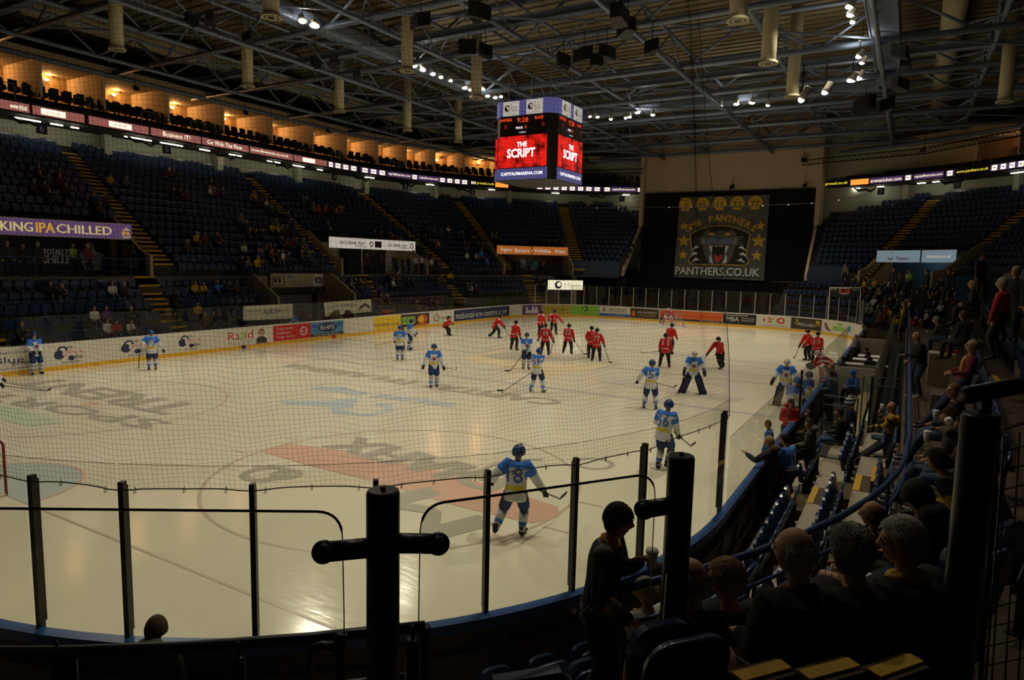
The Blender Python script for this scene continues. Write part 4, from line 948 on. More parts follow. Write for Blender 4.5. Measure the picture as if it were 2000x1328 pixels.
# blue barrier rails in front of tunnels, at the cross walk edge
def railing(us, r, z, h=1.05, label='', name='guard_rail', mid=2, mt='railblue', rr=.022, endr=None):
    o = empty(name, bp(us[0], r, z), label=label, cat='railing')
    pts = []
    u = us[0]
    while u < us[1]: pts.append(bp(u, r, z)); u += 1.6
    pts.append(bp(us[1], r, z))
    def P(m, n): x = m.build(n, M[mt], o); x.location = -o.location
    m = MB(); m.tube([p+V((0, 0, h)) for p in pts], rr*1.15, 6); P(m, 'top_rail')
    for k in range(mid):
        m = MB(); m.tube([p+V((0, 0, h*(k+1)/(mid+1))) for p in pts], rr*.6, 4); P(m, 'mid_rail')
    for p in pts:
        m = MB(); m.tube([p, p+V((0, 0, h))], rr, 5); P(m, 'post')
    return o
railing((10, 20.5), 21.8, 4.0, 1.0, 'blue railing on the cross walk in front of the left tunnel')
railing((36.8, 46.5), 21.8, 4.0, 1.0, 'blue railing on the cross walk in front of the pale tunnel')
railing((V3[0]+.5, V3[1]), 21.8, 4.0, 1.0, 'blue railing on the cross walk below the orange signs')
railing((3, 19.6), 19.85, 1.95, .95, 'blue railing behind the front rows, left of the lower left aisle', mid=1)
railing((21.8, 27.4), 19.85, 1.95, .95, 'blue railing behind the front rows, left of the vehicle gate', mid=1)
railing((34.9, 39), 19.85, 1.95, .95, 'blue railing behind the front rows, right of the vehicle gate', mid=1)
railing((41, 47), 19.85, 1.95, .95, 'blue railing behind the front rows, below the pale tunnel', mid=1)
railing((49, 60), 20.0, 1.95, .95, 'blue railing behind the front rows on the far left curve', mid=1)
for u in (22.6, 25.2, 48.4, 50.6):
    mb = MB(); a = bp(u, 21.9, 4.0); mb.tube([a, a+V((0, 0, .95)), a+V((.5, .3, 1.25)), a+V((1.1, .3, 1.25)), a+V((1.9, -.9, .3)), a+V((1.9, -.9, -.6))], .03, 5)
    mb.build('guard_rail', M['railblue'], label='short blue stair guard rail on the left bank', cat='railing', group='short blue stair guards on the left bank')

for u, r, z, e in ((39.5, 24.6, 6.6, 16), (44, 24.6, 6.6, 16), ((V3[0]+V3[1])/2, 24.6, 6.5, 8), ((V4[0]+V4[1])/2, 24.6, 6.6, 22), (15, 24.4, 6.6, 6)):  # unseen lamps, added to brighten the tunnel interiors
    p = bp(u, r, z); o = empty('added_ceiling_lamp', p, label='small round ceiling lamp added unseen inside a tunnel entrance', cat='lamp', group='ceiling lamps added in the tunnel entrances'); m = MB(); m.tube([(0, 0, .1), (0, 0, .3)], .12, 12); m.build('lamp_case', M['offw'], o); m = MB(); m.tube([(0, 0, .08), (0, 0, .1)], .10, 12); m.build('lamp_glass', M['tube'], o)
    l = bpy.data.lights.new('tunnel_fill', 'POINT'); l.energy = e; l.color = (1, .85, .62); l.shadow_soft_size = .1; lo_ = bpy.data.objects.new('tunnel_fill', l); COL.objects.link(lo_); lo_.location = p
# ---- vehicle gate
g = empty('vehicle_gate', (31.1, 21.0, 0), label='vehicle gate with grey roller shutter between the lower left seats', cat='gate')
def gp(m, n, mt, **k): x = m.build(n, mt, g, **k); x.location = -g.location; return x
M['shutter'] = mat('shutter_grey', (.09, .085, .10), .6)
m = MB()
for k in range(24): m.box(28.6, 33.6, 20.98+.015*(k % 2), 21.05, 0+.115*k, .115*(k+1)-.01)
gp(m, 'roller_shutter', M['shutter'])
m = MB(); m.box(28.3, 34.6, 20.6, 21.0, 2.75, 3.15); m.box(33.6, 33.85, 20.6, 21.0, 0, 3); m.box(28.3, 28.6, 20.6, 21.0, 0, 3); gp(m, 'lintel', M['terrace'])
for x in (27.6, 34.6):
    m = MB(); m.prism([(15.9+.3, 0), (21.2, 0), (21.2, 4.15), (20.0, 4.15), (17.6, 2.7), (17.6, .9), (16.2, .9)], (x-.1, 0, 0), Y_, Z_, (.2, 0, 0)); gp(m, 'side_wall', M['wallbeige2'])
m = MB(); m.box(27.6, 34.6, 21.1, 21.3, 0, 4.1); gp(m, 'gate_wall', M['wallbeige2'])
board_sign(29.65, 34.5, 22.3, 3.15, 4.1, 'signpale' if M.setdefault('signpale', mat('sign_pale', (.42, .38, .24), .6)) else '', [('#rect', .8, 1, 0, 1, 'k_white'), ('#disc', .9, .5, .08, .25, 'k_dark'), ('AEI', .9, .5, .09, .26, 'k_white'), ('#rect', .02, .24, .12, .82, 'k_dark'), ('#rect', .03, .225, .17, .77, 'signpale'), ('#rect', .05, .1, .35, .7, 'k_dark'), ('#rect', .12, .17, .35, .7, 'k_dark'), ('#rect', .3, .4, .7, .85, 'k_teal'), ('Service for Nottingham', .53, .45, .4, .16, 'k_grey'), ('trams running every day', .53, .2, .36, .12, 'k_grey')],
           'pale sign board with tram outline and oval badge above the vehicle gate')
# cloth banners hung on the glass in front of the gate
def cloth(pa, pb, pc, pd, y, mt, items, label):
    A, B, C_, D = [at(*p, y=y) for p in (pa, pb, pc, pd)]   # TL TR BR BL
    mats = [M[mt]]; m = MB(); N = 12
    def P(a, b, e=0): q = A.lerp(B, a).lerp(D.lerp(C_, a), 1-b); return V((q.x, y-.01-e+.02*sin(a*19), q.z))
    vs = [P(i/N, b) for i in range(N+1) for b in (0, 1)]; m.add(vs, [(2*i, 2*i+2, 2*i+3, 2*i+1) for i in range(N)], 0)
    for it in items:
        mats.append(M[it[-1]]); k = len(mats)-1
        if it[0] == '#poly': m.add([P(a, b, .03) for a, b in it[1]], [tuple(range(len(it[1])))], k)
        else: t, a, b, wd, h, _ = it; vs, fs, asp = textmesh(t); m.add([P(a+(x-.5)*wd, b+(y_-.5)*h, .035) for x, y_ in vs], fs, k)
    return m.build('cloth_banner', mats, label=label, cat='banner')
cloth((475, 598), (572, 593), (572, 622), (475, 626), YH+.35, 'offw', [('AJKIM', .55, .5, .35, .4, 'k_navy'), ('MACHINES', .2, .62, .25, .14, 'k_black'), ('nottingham', .85, .6, .25, .13, 'k_black')], 'pale cloth banner with tilted navy AJKIM lettering behind the left glass')
cloth((632, 591), (725, 584), (726, 608), (635, 618), YH+.35, 'offw', [('HAPPY BIRTHDAY', .38, .66, .6, .2, 'k_teal'), ('#poly', [(.08, 0), (.3, .02), (.28, .35), (.2, .4), (.12, .2)], 'k_dark'), ('#poly', [(.38, 0), (.55, 0), (.5, .3), (.42, .3)], 'k_dark'),
      ('#poly', [(.68, .1), (.74, .5), (.84, .72), (.94, .5), (.98, .15), (.92, .3), (.84, .5), (.77, .32)], 'k_dark')], 'white cloth banner with dark figures and arch behind the left glass')
# lit white sign and door in the far corner
uu0, uu1 = u_at(1070, 19.2, 3.8, 44, 80), u_at(1139, 19.2, 3.8, 44, 80)
board_sign(uu0, uu1, 19.2, at(1104, 566, x=bp((uu0+uu1)/2, 19.2).x).z, at(1104, 547, x=bp((uu0+uu1)/2, 19.2).x).z, 'e_bright', [('#disc', .3, .5, .1, .4, 'k_navy'), ('#disc', .32, .55, .06, .22, 'e_bright'), ('NATIONAL ICE CENTRE', .68, .5, .45, .1, 'k_grey')], 'bright white lit sign with a dark oval badge behind the far corner glass')

# ---- back wall, ribbon, boxes
wl = MB()
for a, b in ((ULEFT, BX+math.asin(29.6/33.65)*R0), (UEND-math.asin(29.6/33.65)*R0, URIGHT)):
    strip(wl, a, b, (33.65, 11.5), (33.65, 13.6))
wl.build('wall_concourse', M['wallgrey'], kind='structure')
wl = MB()
for a, b in ((ULEFT, BX+math.asin(29.6/30.75)*R0), (UEND-math.asin(29.6/30.75)*R0, URIGHT)):
    strip(wl, a, b, (30.75, 13.5), (33.7, 13.5)); strip(wl, a, b, (30.75, 13.5), (30.75, 13.62))
    strip(wl, a, b, (30.8, 14.25), (31.4, 14.25)); 
    strip(wl, a, b, (31.4, 14.25), (31.4, 14.6)); strip(wl, a, b, (31.4, 14.6), (32.6, 14.6)); strip(wl, a, b, (32.6, 14.6), (32.6, 14.95)); strip(wl, a, b, (32.6, 14.95), (36.5, 14.95))
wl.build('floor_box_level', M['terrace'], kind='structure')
wl = MB()
for a, b in ((ULEFT, BX+math.asin(29.6/36)*R0), (UEND-math.asin(29.6/36)*R0, URIGHT)):
    strip(wl, a, b, (36.2, 14.9), (36.2, 17.4)); 
wl.build('wall_boxes', mat('box_wall', (.40, .26, .13), .8, noise=.1, nscale=.7), kind='structure')
wl = MB()
for a, b in ((ULEFT, BX+math.asin(29.6/31)*R0), (UEND-math.asin(29.6/31)*R0, URIGHT)):
    strip(wl, a, b, (31.2, 17.3), (36.3, 17.3)); strip(wl, a, b, (31.2, 17.3), (31.2, 17.65))
wl.build('ceiling_boxes', mat('box_ceiling', (.34, .27, .18), .8), kind='structure')
# LED ribbon
M['led_mauve'] = E_('mauve', (.36, .12, .10), .75); M['led_white'] = E_('ledwhite', (1, .86, .62), 1.5); M['led_purple'] = E_('ledpurple', (.07, .03, .10), .9); M['led_yellow'] = E_('ledyellow', (.85, .70, .06), 1.3); M['led_orange'] = E_('ledorange', (1, .28, .04), 1.4)
M['led_red'] = E_('ledred', (1, .06, .01), 1.6); M['led_dark'] = mat('led_dark', (.015, .01, .015), .5)
rib = {}
def ledseg(pxa, pxb, kind, txt, lo, hi):
    a = u_at(pxa, 30.7, 13.85, lo, hi); b = u_at(pxb, 30.7, 13.85, lo, hi)
    if a > b: a, b = b, a
    mats = [M['led_dark'], M[kind]]; m = MB(); strip(m, a, b, (30.66, 13.6), (30.66, 14.12), 1)
    ids = {kind: 1}
    for it in txt:
        k = it[-1]
        if k not in ids: ids[k] = len(mats); mats.append(M[k])
        if it[0] == '#rect': strip(m, a+(b-a)*it[1], a+(b-a)*it[2], (30.64, 13.6+.52*it[3]), (30.64, 13.6+.52*it[4]), ids[k])
        else:
            t, x_, wd, h, _ = it; vs, fs, asp = textmesh(t); m.add([bp(a+(b-a)*(x_+(p-.5)*wd), 30.62, 13.86+(q-.5)*.52*h) for p, q in vs], fs, ids[k])
    o = m.build('led_screen_panel', mats, RIB); o.location = -RIB.location
RIB = empty('led_ribbon', bp(30, 30.7, 13.6), label='glowing LED ribbon board along the upper balcony left of the stage wall', cat='LED ribbon')
def squares(n): return [('#rect', (i+.2)/n, (i+.8)/n, .1, .9, 'led_white') for i in range(n)]+[('~', (i+.5)/n, .4/n, .3, 'led_purple') for i in range(n)]
Lo, Hi = 2, 100
ledseg(-90, 58, 'led_mauve', [('ticket hotline', .12, .5, .6, 'led_white')] if False else [('www.ticket', .84, .24, .6, 'led_white')], Lo, Hi)
ledseg(62, 165, 'led_mauve', [('#rect', .15, .62, .15, .85, 'led_white'), ('LOUNGE', .38, .3, .3, 'led_mauve')], Lo, Hi)
ledseg(172, 290, 'led_mauve', [('#rect', .32, .70, .15, .85, 'led_white'), ('LOUNGE', .5, .25, .3, 'led_mauve')], Lo, Hi)
ledseg(293, 392, 'led_mauve', [('Business IT?', .5, .55, .62, 'led_white')], Lo, Hi)
ledseg(394, 485, 'led_mauve', [('Go With The Flow...', .5, .8, .62, 'led_white')], Lo, Hi)
ledseg(487, 572, 'led_mauve', [('www.flowsystems.co.uk', .45, .85, .55, 'led_white')], Lo, Hi)
ledseg(574, 638, 'led_mauve', [('#rect', .25, .62, .15, .85, 'led_white')], Lo, Hi)
ledseg(639, 698, 'led_purple', squares(4), Lo, Hi); ledseg(704, 754, 'led_purple', squares(3), Lo, Hi)
ledseg(756, 802, 'led_purple', [('capitalfmarena.com', .5, .92, .6, 'led_white')], Lo, Hi); ledseg(802, 816, 'led_purple', squares(1), Lo, Hi)
ledseg(816, 856, 'led_purple', [('capitalfmarena.com', .5, .92, .55, 'led_white')], Lo, Hi); ledseg(856, 914, 'led_purple', squares(4), Lo, Hi)
ledseg(918, 966, 'led_dark', [('www', .12, .2, .6, 'led_white'), ('proud.co.uk', .62, .7, .7, 'led_yellow')], Lo, Hi); ledseg(967, 992, 'led_orange', [], Lo, Hi)
ledseg(1046, 1110, 'led_purple', squares(4), Lo, Hi); ledseg(1110, 1174, 'led_purple', squares(4), Lo, Hi); ledseg(1178, 1194, 'led_purple', squares(1), Lo, Hi); ledseg(1194, 1242, 'led_purple', [('capitalfmarena.com', .5, .92, .6, 'led_white')], Lo, Hi); ledseg(1243, 1256, 'led_purple', squares(1), Lo, Hi)
RIB = empty('led_ribbon', bp(UEND+5, 30.7, 13.6), label='glowing LED ribbon board along the upper balcony right of the stage wall', cat='LED ribbon')
Lo, Hi = 86, UEND+40
def fl_(its): return its
ledseg(1600, 1658, 'led_dark', [('www', .1, .16, .6, 'led_white'), ('proud.co.uk', .6, .75, .7, 'led_yellow')], Lo, Hi); ledseg(1662, 1697, 'led_orange', [], Lo, Hi)
ledseg(1699, 1763, 'led_purple', [('arenaticket.com', .5, .95, .6, 'led_white')], Lo, Hi); ledseg(1766, 1782, 'led_purple', squares(1), Lo, Hi)
ledseg(1785, 1844, 'led_purple', [('capitalfmarena.com', .5, .95, .55, 'led_white')], Lo, Hi); ledseg(1847, 1865, 'led_purple', squares(1), Lo, Hi)
ledseg(1868, 1934, 'led_dark', [('www.panthers.co.uk', .5, .95, .6, 'led_yellow')], Lo, Hi); ledseg(1935, 2075, 'led_purple', squares(8), Lo, Hi)
# back housing of both ribbons
for a, b in ((ULEFT, BX+math.asin(29.6/30.75)*R0), (UEND-math.asin(29.6/30.75)*R0, URIGHT)):
    m = MB(); strip(m, a, b, (30.7, 13.55), (30.7, 14.28)); strip(m, a, b, (30.7, 14.28), (30.82, 14.28)); m.build('trim_%d' % (1 if a < 50 else 2), M['led_dark'], kind='structure')
# fluorescent battens, cable bundles, plaques, columns under the ribbon
for k, (px, L) in enumerate([(55, 1.5), (110, .8), (146, .5), (270, 2.), (335, 1.8), (400, .9), (460, 1.2), (535, 1.4), (583, 1.4), (625, .7), (722, 1.2), (840, 1.0), (960, .8), (1085, .9), (1222, .9), (1640, .9), (1720, .7), (1800, .8), (1830, .8), (1988, 1.2)]):
    u = u_at(px, 31.6, 13.35, 2 if px < 1500 else 90, 100 if px < 1500 else UEND+40); p = bp(u, 31.6, 13.38); t = bt(u)
    o = empty('batten_light', p, label='white fluorescent batten light glowing under the balcony edge', cat='light', group='fluorescent battens under the balcony')
    m = MB(); m.obox((0, 0, .05), (L, .12, .08), t, Z_); m.build('batten', M['offw'], o); m = MB(); m.obox((0, 0, -.02), (L*.96, .07, .06), t, Z_); m.build('light_tube', M['tube'], o)
    l = bpy.data.lights.new('batten_glow', 'POINT'); l.energy = 9; l.color = (1, .93, .72); l.shadow_soft_size = .25; lo_ = bpy.data.objects.new('batten_glow', l); COL.objects.link(lo_); lo_.location = p-V((0, 0, .15))
for px in (60, 280, 440, 552, 705, 795, 905, 1165, 1690, 1860):
    u = u_at(px, 31.2, 13.2, 2 if px < 1500 else 90, 100 if px < 1500 else UEND+40); p = bp(u, 31.2, 13.2); t = bt(u); m = MB()
    m.tube([p-t*1.1+V((0, 0, .15)), p-t*.6-V((0, 0, .12)), p-V((0, 0, .05)), p+t*.5-V((0, 0, .25)), p+t*1.1+V((0, 0, .1))], [.05, .12, .1, .09, .04], 6); m.tube([p+t*.2, p+t*.6-V((0, 0, .38)), p+t*1.0], .03, 5)
    m.build('cable_bundle', M['black'], label='drooping black bundle of cables under the balcony edge', cat='cables', group='cable bundles under the balcony')
for px, n in ((77, '6'), (322, '5'), (649, '4'), (790, '3'), (921, '2'), (1215, '1'), (1723, '9'), (1873, '10')):
    u = u_at(px, 31.2, 13.1, 2 if px < 1500 else 90, 100 if px < 1500 else UEND+40); t = bt(u); nn = bn(u); p = bp(u, 31.0, 12.85); m = MB()
    m.obox(p, (.62, .06, .62), t, Z_, 0); m.text(n, p-nn*.045, t, Z_, h=.4, mi=1); m.bar(p+V((0, 0, .3)), p+V((0, 0, .75)), .03, .03, 2)
    o = m.build('block_number_sign', [M['k_navy'], M['k_white'], M['black']], label='small navy plaque with a white block number hanging under the balcony', cat='sign', group='block number plaques')
for px in (208, 427, 582, 715, 851, 995, 1150, 1771, 1988):
    u = u_at(px, 33.2, 12.8, 2 if px < 1500 else 90, 100 if px < 1500 else UEND+40); p = bp(u, 33.2); m = MB(); m.obox(p+V((0, 0, 12.5)), (.5, .5, 2.1), bt(u), Z_, 0)
    if px in (427, 851, 1771):
        q = bp(u, 32.93, 12.9); m.obox(q, (.4, .02, .4), bt(u), Z_, 1); m.disc(q-bn(u)*.02, bt(u), Z_, .15, 2, 16, .11)
    m.build('concourse_column', [M['wallgrey'], M['offw'], M['k_red']], label='pale square concourse column behind the top seat row', cat='column', group='concourse columns under the balcony')

# ---- hospitality boxes
M['lampglow'] = E_('wall_lamp', (1, .62, .22), 6)
BLAMPS = [(-40, 130), (90, 148), (222, 178), (337, 205), (437, 228), (522, 243), (595, 258), (665, 275), (727, 288), (790, 300), (852, 313), (935, 318), (1255, 318), (1970, 278)]
for i, (px, py) in enumerate(BLAMPS):
    lo, hi = (0, 95) if px < 1500 else (100, UEND+40)
    u = u_at(px, 35.9, 16.2, lo, hi); zz = min((abs(proj(bp(u, 35.9, 15.2+.05*q))[1]-py), 15.2+.05*q) for q in range(44))[1]; u = u_at(px, 35.9, zz, lo, hi); p = bp(u, 35.9, min(zz, 17.0)); nn = bn(u); t = bt(u)
    o = empty('wall_lamp', p, label='warm glowing wall lamp in the hospitality box, %s from the left' % (WORD[i-1] if 0 < i < 13 else 'last'), cat='lamp')
    if i == 0: o['label'] = 'warm glowing wall lamp in the hospitality box beyond the left picture edge'
    m = MB(); m.ball((0, 0, 0), (.16, .16, .10), 0, 10, 6); m.build('lamp_shade', M['lampglow'], o); m = MB(); m.ball(tuple(t*.45+V((0, 0, .3))), (.1, .1, .1)); m.build('loudspeaker', M['black'], o)
    l = bpy.data.lights.new('box_lamp', 'POINT'); l.energy = 85; l.color = (1, .50, .16); l.shadow_soft_size = .12; lo_ = bpy.data.objects.new('box_lamp', l); COL.objects.link(lo_); lo_.location = p-nn*.3+V((0, 0, .12))
    # partition to the right of each lamp, pictures on the back wall
    for du, wd in ((1.5, .14),):
        uu = u+du*(1 if px < 1500 else 1)*(24/35 if BX < u < UEND else 1); m = MB(); m.obox(bp(uu, 33.9, 16.1), (wd, 4.6, 2.4), bt(uu), Z_)
        m.build('wall_partition', M['wallbeige'], kind='structure')
    m = MB(); uu = u-1.9*(24/35 if BX < u < UEND else 1)
    m.obox(bp(uu, 36.1, 15.9), (.62, .06, .8), bt(uu), Z_, 0); m.obox(bp(uu, 36.05, 15.9), (.46, .04, .62), bt(uu), Z_, 1); m.obox(bp(uu, 36.02, 15.9), (.34, .02, .5), bt(uu), Z_, 2)
    m.build('framed_picture', [M['black'], M['offw'], M['k_dark']], label='small dark framed picture on the warm box wall beside the lamp', cat='picture', group='framed pictures in the hospitality boxes')
# dark armchairs and rails along the box fronts
for k in range(2):
    r, z = (31.5, 14.6), (32.7, 14.95)
ch = MB(); 
bxs = empty('box_seat'); tag(bxs, 'dark padded seat at the front of the hospitality boxes', 'seat', 'dark padded seats along the hospitality boxes')
m = MB(); m.box(-.25, .25, -.24, .24, .35, .5); m.build('seat_cushion', M['black'], bxs); m = MB(); m.box(-.3, -.2, -.24, .24, .4, .98); m.build('backrest', M['black'], bxs); m = MB(); m.box(-.04, .04, -.04, .04, 0, .36); m.build('pedestal', M['darkmetal'], bxs)
first = True
for rr, zz in ((31.9, 14.6), (33.0, 14.95)):
    u = 12.0
    while u < 78:
        o = bxs if first else copy_tree(bxs); first = False; nn = bn(u); o.location = bp(u, rr, zz); o.rotation_euler = (0, 0, atan2(-nn.y, -nn.x)); u += (.75 if u < 44 else .6)*(1.0 if rr < 32.5 else 1.07)
for i, (px, du) in enumerate([(10, 1), (160, 1), (290, 1), (385, 1), (655, 1), (770, .8), (880, .8), (1225, .8), (1890, 1), (1925, 1)]):
    u = u_at(px, 31.0, 14.9, 2 if px < 1500 else 90, 100 if px < 1500 else UEND+40); t = bt(u); a = bp(u, 31.0, 14.2); m = MB()
    m.tube([a-t*.5, a-t*.5+V((0, 0, .95)), a-t*.42+V((0, 0, 1.02)), a+t*.42+V((0, 0, 1.02)), a+t*.5+V((0, 0, .95)), a+t*.5], .025, 5); m.build('guard_rail', M['alu'], label='small rounded metal guard rail on the balcony edge above the LED ribbon', cat='railing', group='guard rails above the ribbon')

# ---- stage end: curtain, header wall, side piers
XW = 71.8
m = MB(); m.box(XW, XW+.3, -9.4, 9.2, 13.2, 21)
m.build('wall_stage_header', M['wallbeige'], kind='structure')
m = MB(); m.box(XW+2, XW+2.3, 9.0, 26, 4.0, 21, 0); m.box(XW+2, XW+2.3, -26, -9.2, 4.0, 21, 0); m.build('wall_stage_sides', M['wallgrey'], kind='structure')
for sy, y in ((1, 9.0), (-1, -9.2)):
    m = MB(); m.box(XW-.9, XW+2.2, y-.22, y+.22, 9.6, 17.4, 0)
    m.prism([(0, 9.7), (0, 9.2), (-4.7, 4.1), (-5.0, 4.1), (-5.0, 4.9), (-4.8, 4.9)], (XW-.9, y-.12, 0), X_, Z_, (0, .24, 0), 0)
    m.build('wall_pier_%s' % ('left' if sy > 0 else 'right'), M['wallbeige'], kind='structure')
cur = MB(); N = 190
vs = []
for i in range(N+1):
    y = 16.5-31.5*i/N; x = XW-.30+.10*sin(i*1.3)
    vs += [(x, y, 0), (x, y, 13.3 if -9.2 < y < 9.0 else 4.6)]
cur.add(vs, [(2*i, 2*i+2, 2*i+3, 2*i+1) for i in range(N)]); cur.build('stage_curtain', M['curtain'], label='huge black stage curtain across the far end behind the team banner', cat='curtain')
cur = MB()
for (x, y0, y1, z1) in ((66.2, 8.6, 14.5, 4.2), (65.8, -13.5, -8.7, 4.2)):
    vs = [(x+.08*sin(i*1.5), y0+(y1-y0)*i/40, z) for i in range(41) for z in (0, z1)]; c2 = MB(); c2.add(vs, [(2*i, 2*i+2, 2*i+3, 2*i+1) for i in range(40)])
    c2.build('side_curtain', M['curtain'], label='black side curtain hanging under the end of the upper seats, '+('left' if y0 > 0 else 'right')+' of the stage', cat='curtain')
m = MB(); 
strip(m, BX+math.acos(14.6/23)*R0, uend_l(22.9), (22.8, 3.9), (22.8, 5.6)); strip(m, uend_r(22.9), uend_r(22.9)+4, (22.8, 3.9), (22.8, 5.6)); m.build('wall_fascia', mat('fascia_blue', (.02, .035, .07), .6), kind='structure')
strip_ = None
m = MB(); z0 = at(1140, 600, x=63).z
m.obox((63.0, 13.2, 2.6), (.3, .4, 5.2), X_, Z_, 0); m.build('wall_post', M['wallbeige'], kind='structure')
# truss bars of the stage header and cable strung with small lights
m = MB(); pa = at(1205, 408, x=66); pb = at(1455, 405, x=66); 
pts = [at(x_, y_, x=66.) for x_, y_ in ((1165, 406), (1265, 405), (1340, 404), (1455, 402), (1585, 397), (1660, 387), (1692, 379))]
m.tube(pts, .03, 4); m.build('lighting_cable', M['alu'], label='thin pale cable strung across in front of the curtain', cat='cable')
M['bulb'] = E_('bulb', (1, .85, .6), 1.5)
for x_, y_ in ((1165, 406), (1208, 406), (1307, 405), (1350, 404), (1395, 404), (1490, 402), (1540, 400), (1585, 397), (1638, 391)):
    p = at(x_, y_, x=65.95); b = MB(); b.ball(p, .04, 0, 8, 5); b.build('light_bulb', M['bulb'], label='tiny pale bulb on the cable in front of the curtain', cat='light bulb', group='bulbs along the curtain cable')

# ---- team banner
bz0, bz1, by0, by1 = 4.05, 12.75, -4.6, 4.96
bo = empty('team_banner', (XW-.62, 0, bz0), label='large grey team banner reading PANTHERS.CO.UK hanging on the black curtain', cat='banner')
BNO = V((0, by1, 0)); U_ = V((0, -1, 0)); BW = by1-by0; BHH = bz1-bz0
M['b_bg'] = mat('banner_charcoal', (.15, .14, .13), .8, noise=.5, nscale=.9); M['b_gold'] = mat('banner_gold', (.85, .52, .07), .7); M['b_dark'] = mat('banner_black', (.035, .03, .03), .8); M['b_white'] = mat('banner_white', (.9, .88, .85), .7)
M['b_blue'] = mat('banner_blue', (.2, .24, .42), .7); M['b_red'] = mat('banner_red', (.7, .1, .05), .7)
def bpart(m, name, mt, lab=None): return m.build(name, mt, bo, label=lab)
def B(a, b): return (a*BW, b*BHH)
m = MB(); m.prism([B(0, 0), B(1, -.01), B(1, 1), B(.03, 1)], BNO, U_, Z_, (.03, 0, 0)); bpart(m, 'banner_cloth', M['b_bg'])
lay = [0]
def L_(): lay[0] += 1; return BNO-V((.004*lay[0], 0, 0))
for i, n in enumerate(('3', '10', '11', '22', '77')):
    cx = .10+.19*i+(.0); m = MB(); s_ = .078; o_ = L_()
    m.poly([(cx*BW+a*s_*BW, .905*BHH+b*.088*BHH) for a, b in [(-.55, -.85), (.55, -.85), (.6, -.3), (.95, -.45), (1.0, .2), (.6, .8), (.25, .95), (-.25, .95), (-.6, .8), (-1, .2), (-.95, -.45), (-.6, -.3)]], o_, U_, Z_, 0)
    m.text(n, L_()+U_*(cx*BW)+Z_*(.895*BHH), U_, Z_, h=.07*BHH, maxw=.09*BW, mi=1); m.text('NAME' if False else '....', L_()+U_*(cx*BW)+Z_*(.955*BHH), U_, Z_, w=.05*BW, h=.012*BHH, mi=1)
    bpart(m, 'retired_shirt', [M['b_gold'], M['b_dark']], 'gold shirt print number %s' % n)
def star(cx, cy, r):
    m = MB(); m.poly([(cx*BW+(r if k % 2 == 0 else r*.42)*sin(k*pi/5), cy*BHH+(r if k % 2 == 0 else r*.42)*cos(k*pi/5)) for k in range(10)], L_(), U_, Z_); bpart(m, 'star', M['b_gold'])
for cx, cy, r in ((.09, .64, .52), (.10, .46, .78), (.10, .285, .62), (.93, .64, .55), (.92, .46, .82), (.91, .285, .62)): star(cx, cy, r)
m = MB(); o_ = L_()
tx = 'GMB PANTHERS'
for i, c in enumerate(tx):
    if c == ' ': continue
    a = (i-5.5)/5.5*.62; R_ = .62*BW; cx, cy = .5*BW+R_*sin(a), (.735*BHH-R_)+R_*cos(a)
    m.text(c, o_+U_*cx+Z_*cy, U_*cos(a)-Z_*sin(a), Z_*cos(a)+U_*sin(a), h=.082*BHH, maxw=.082*BW, mi=0, bold=.03)
bpart(m, 'arched_lettering', M['b_gold'])
def arcpts(a0, a1, n, R_=.66, c=(.5, .0)):
    return [(.5*BW+R_*BW*sin(a0+(a1-a0)*k/n), (.645*BHH-R_*BW)+R_*BW*cos(a0+(a1-a0)*k/n)) for k in range(n+1)]
top = arcpts(-.53, .53, 14)
sh = top+[(.82*BW, .42*BHH), (.80*BW, .3*BHH), (.84*BW, .2*BHH), (.80*BW, .165*BHH), (.2*BW, .165*BHH), (.16*BW, .2*BHH), (.20*BW, .3*BHH), (.18*BW, .42*BHH)]
m = MB(); m.poly(sh, L_(), U_, Z_); bpart(m, 'shield_border', M['b_gold'])
cx_, cy_ = .5*BW, .42*BHH
m = MB(); m.poly([(cx_+(a-cx_)*.965, cy_+(b-cy_)*.965) for a, b in sh], L_(), U_, Z_); bpart(m, 'shield_field', M['b_dark'])
def blob(pts, k, lab=None, name='emblem_shape'):
    m = MB(); m.poly([(a*BW, b*BHH) for a, b in pts], L_(), U_, Z_); bpart(m, name, M[k], lab)
blob([(.3, .5), (.36, .6), (.42, .57), (.5, .59), (.58, .57), (.64, .6), (.7, .5), (.66, .3), (.6, .18), (.4, .18), (.34, .3)], 'b_bg', name='cat_head')
for s_ in (1, -1):
    f = lambda x: .5+s_*(x-.5)
    blob([(f(.37), .55), (f(.42), .56), (f(.455), .53), (f(.40), .52)], 'b_gold', name='cat_brow')
    blob([(f(.34), .47), (f(.40), .50), (f(.5), .475), (f(.5), .42), (f(.42), .43), (f(.36), .42)], 'b_blue', name='cat_muzzle')
    for k in range(4): blob([(f(.34), .49-.02*k), (f(.22), .52-.035*k), (f(.34), .482-.02*k)], 'b_white', name='whisker')
    blob([(f(.39), .40), (f(.43), .40), (f(.425), .30), (f(.41), .33)], 'b_white', name='upper_fang')
    blob([(f(.405), .2), (f(.45), .18), (f(.43), .24), (f(.42), .30), (f(.405), .26)], 'b_white', name='lower_fang')
    for (a, b, c, d) in ((.2, .34, .29, .38), (.18, .26, .28, .30), (.2, .19, .3, .22)): blob([(f(a), b), (f((a+c)/2), b+.065), (f(c), d), (f((a+c)/2), b+.025)], 'b_white', name='claw')
blob([(.43, .39), (.57, .39), (.565, .30), (.55, .22), (.45, .22), (.435, .30)], 'b_dark', name='open_mouth'); blob([(.455, .30), (.5, .27), (.545, .30), (.535, .22), (.5, .2), (.465, .22)], 'b_red', name='tongue')
for k in range(5): blob([(.457+.018*k, .405), (.471+.018*k, .405), (.464+.018*k, .38)], 'b_white', name='front_tooth')
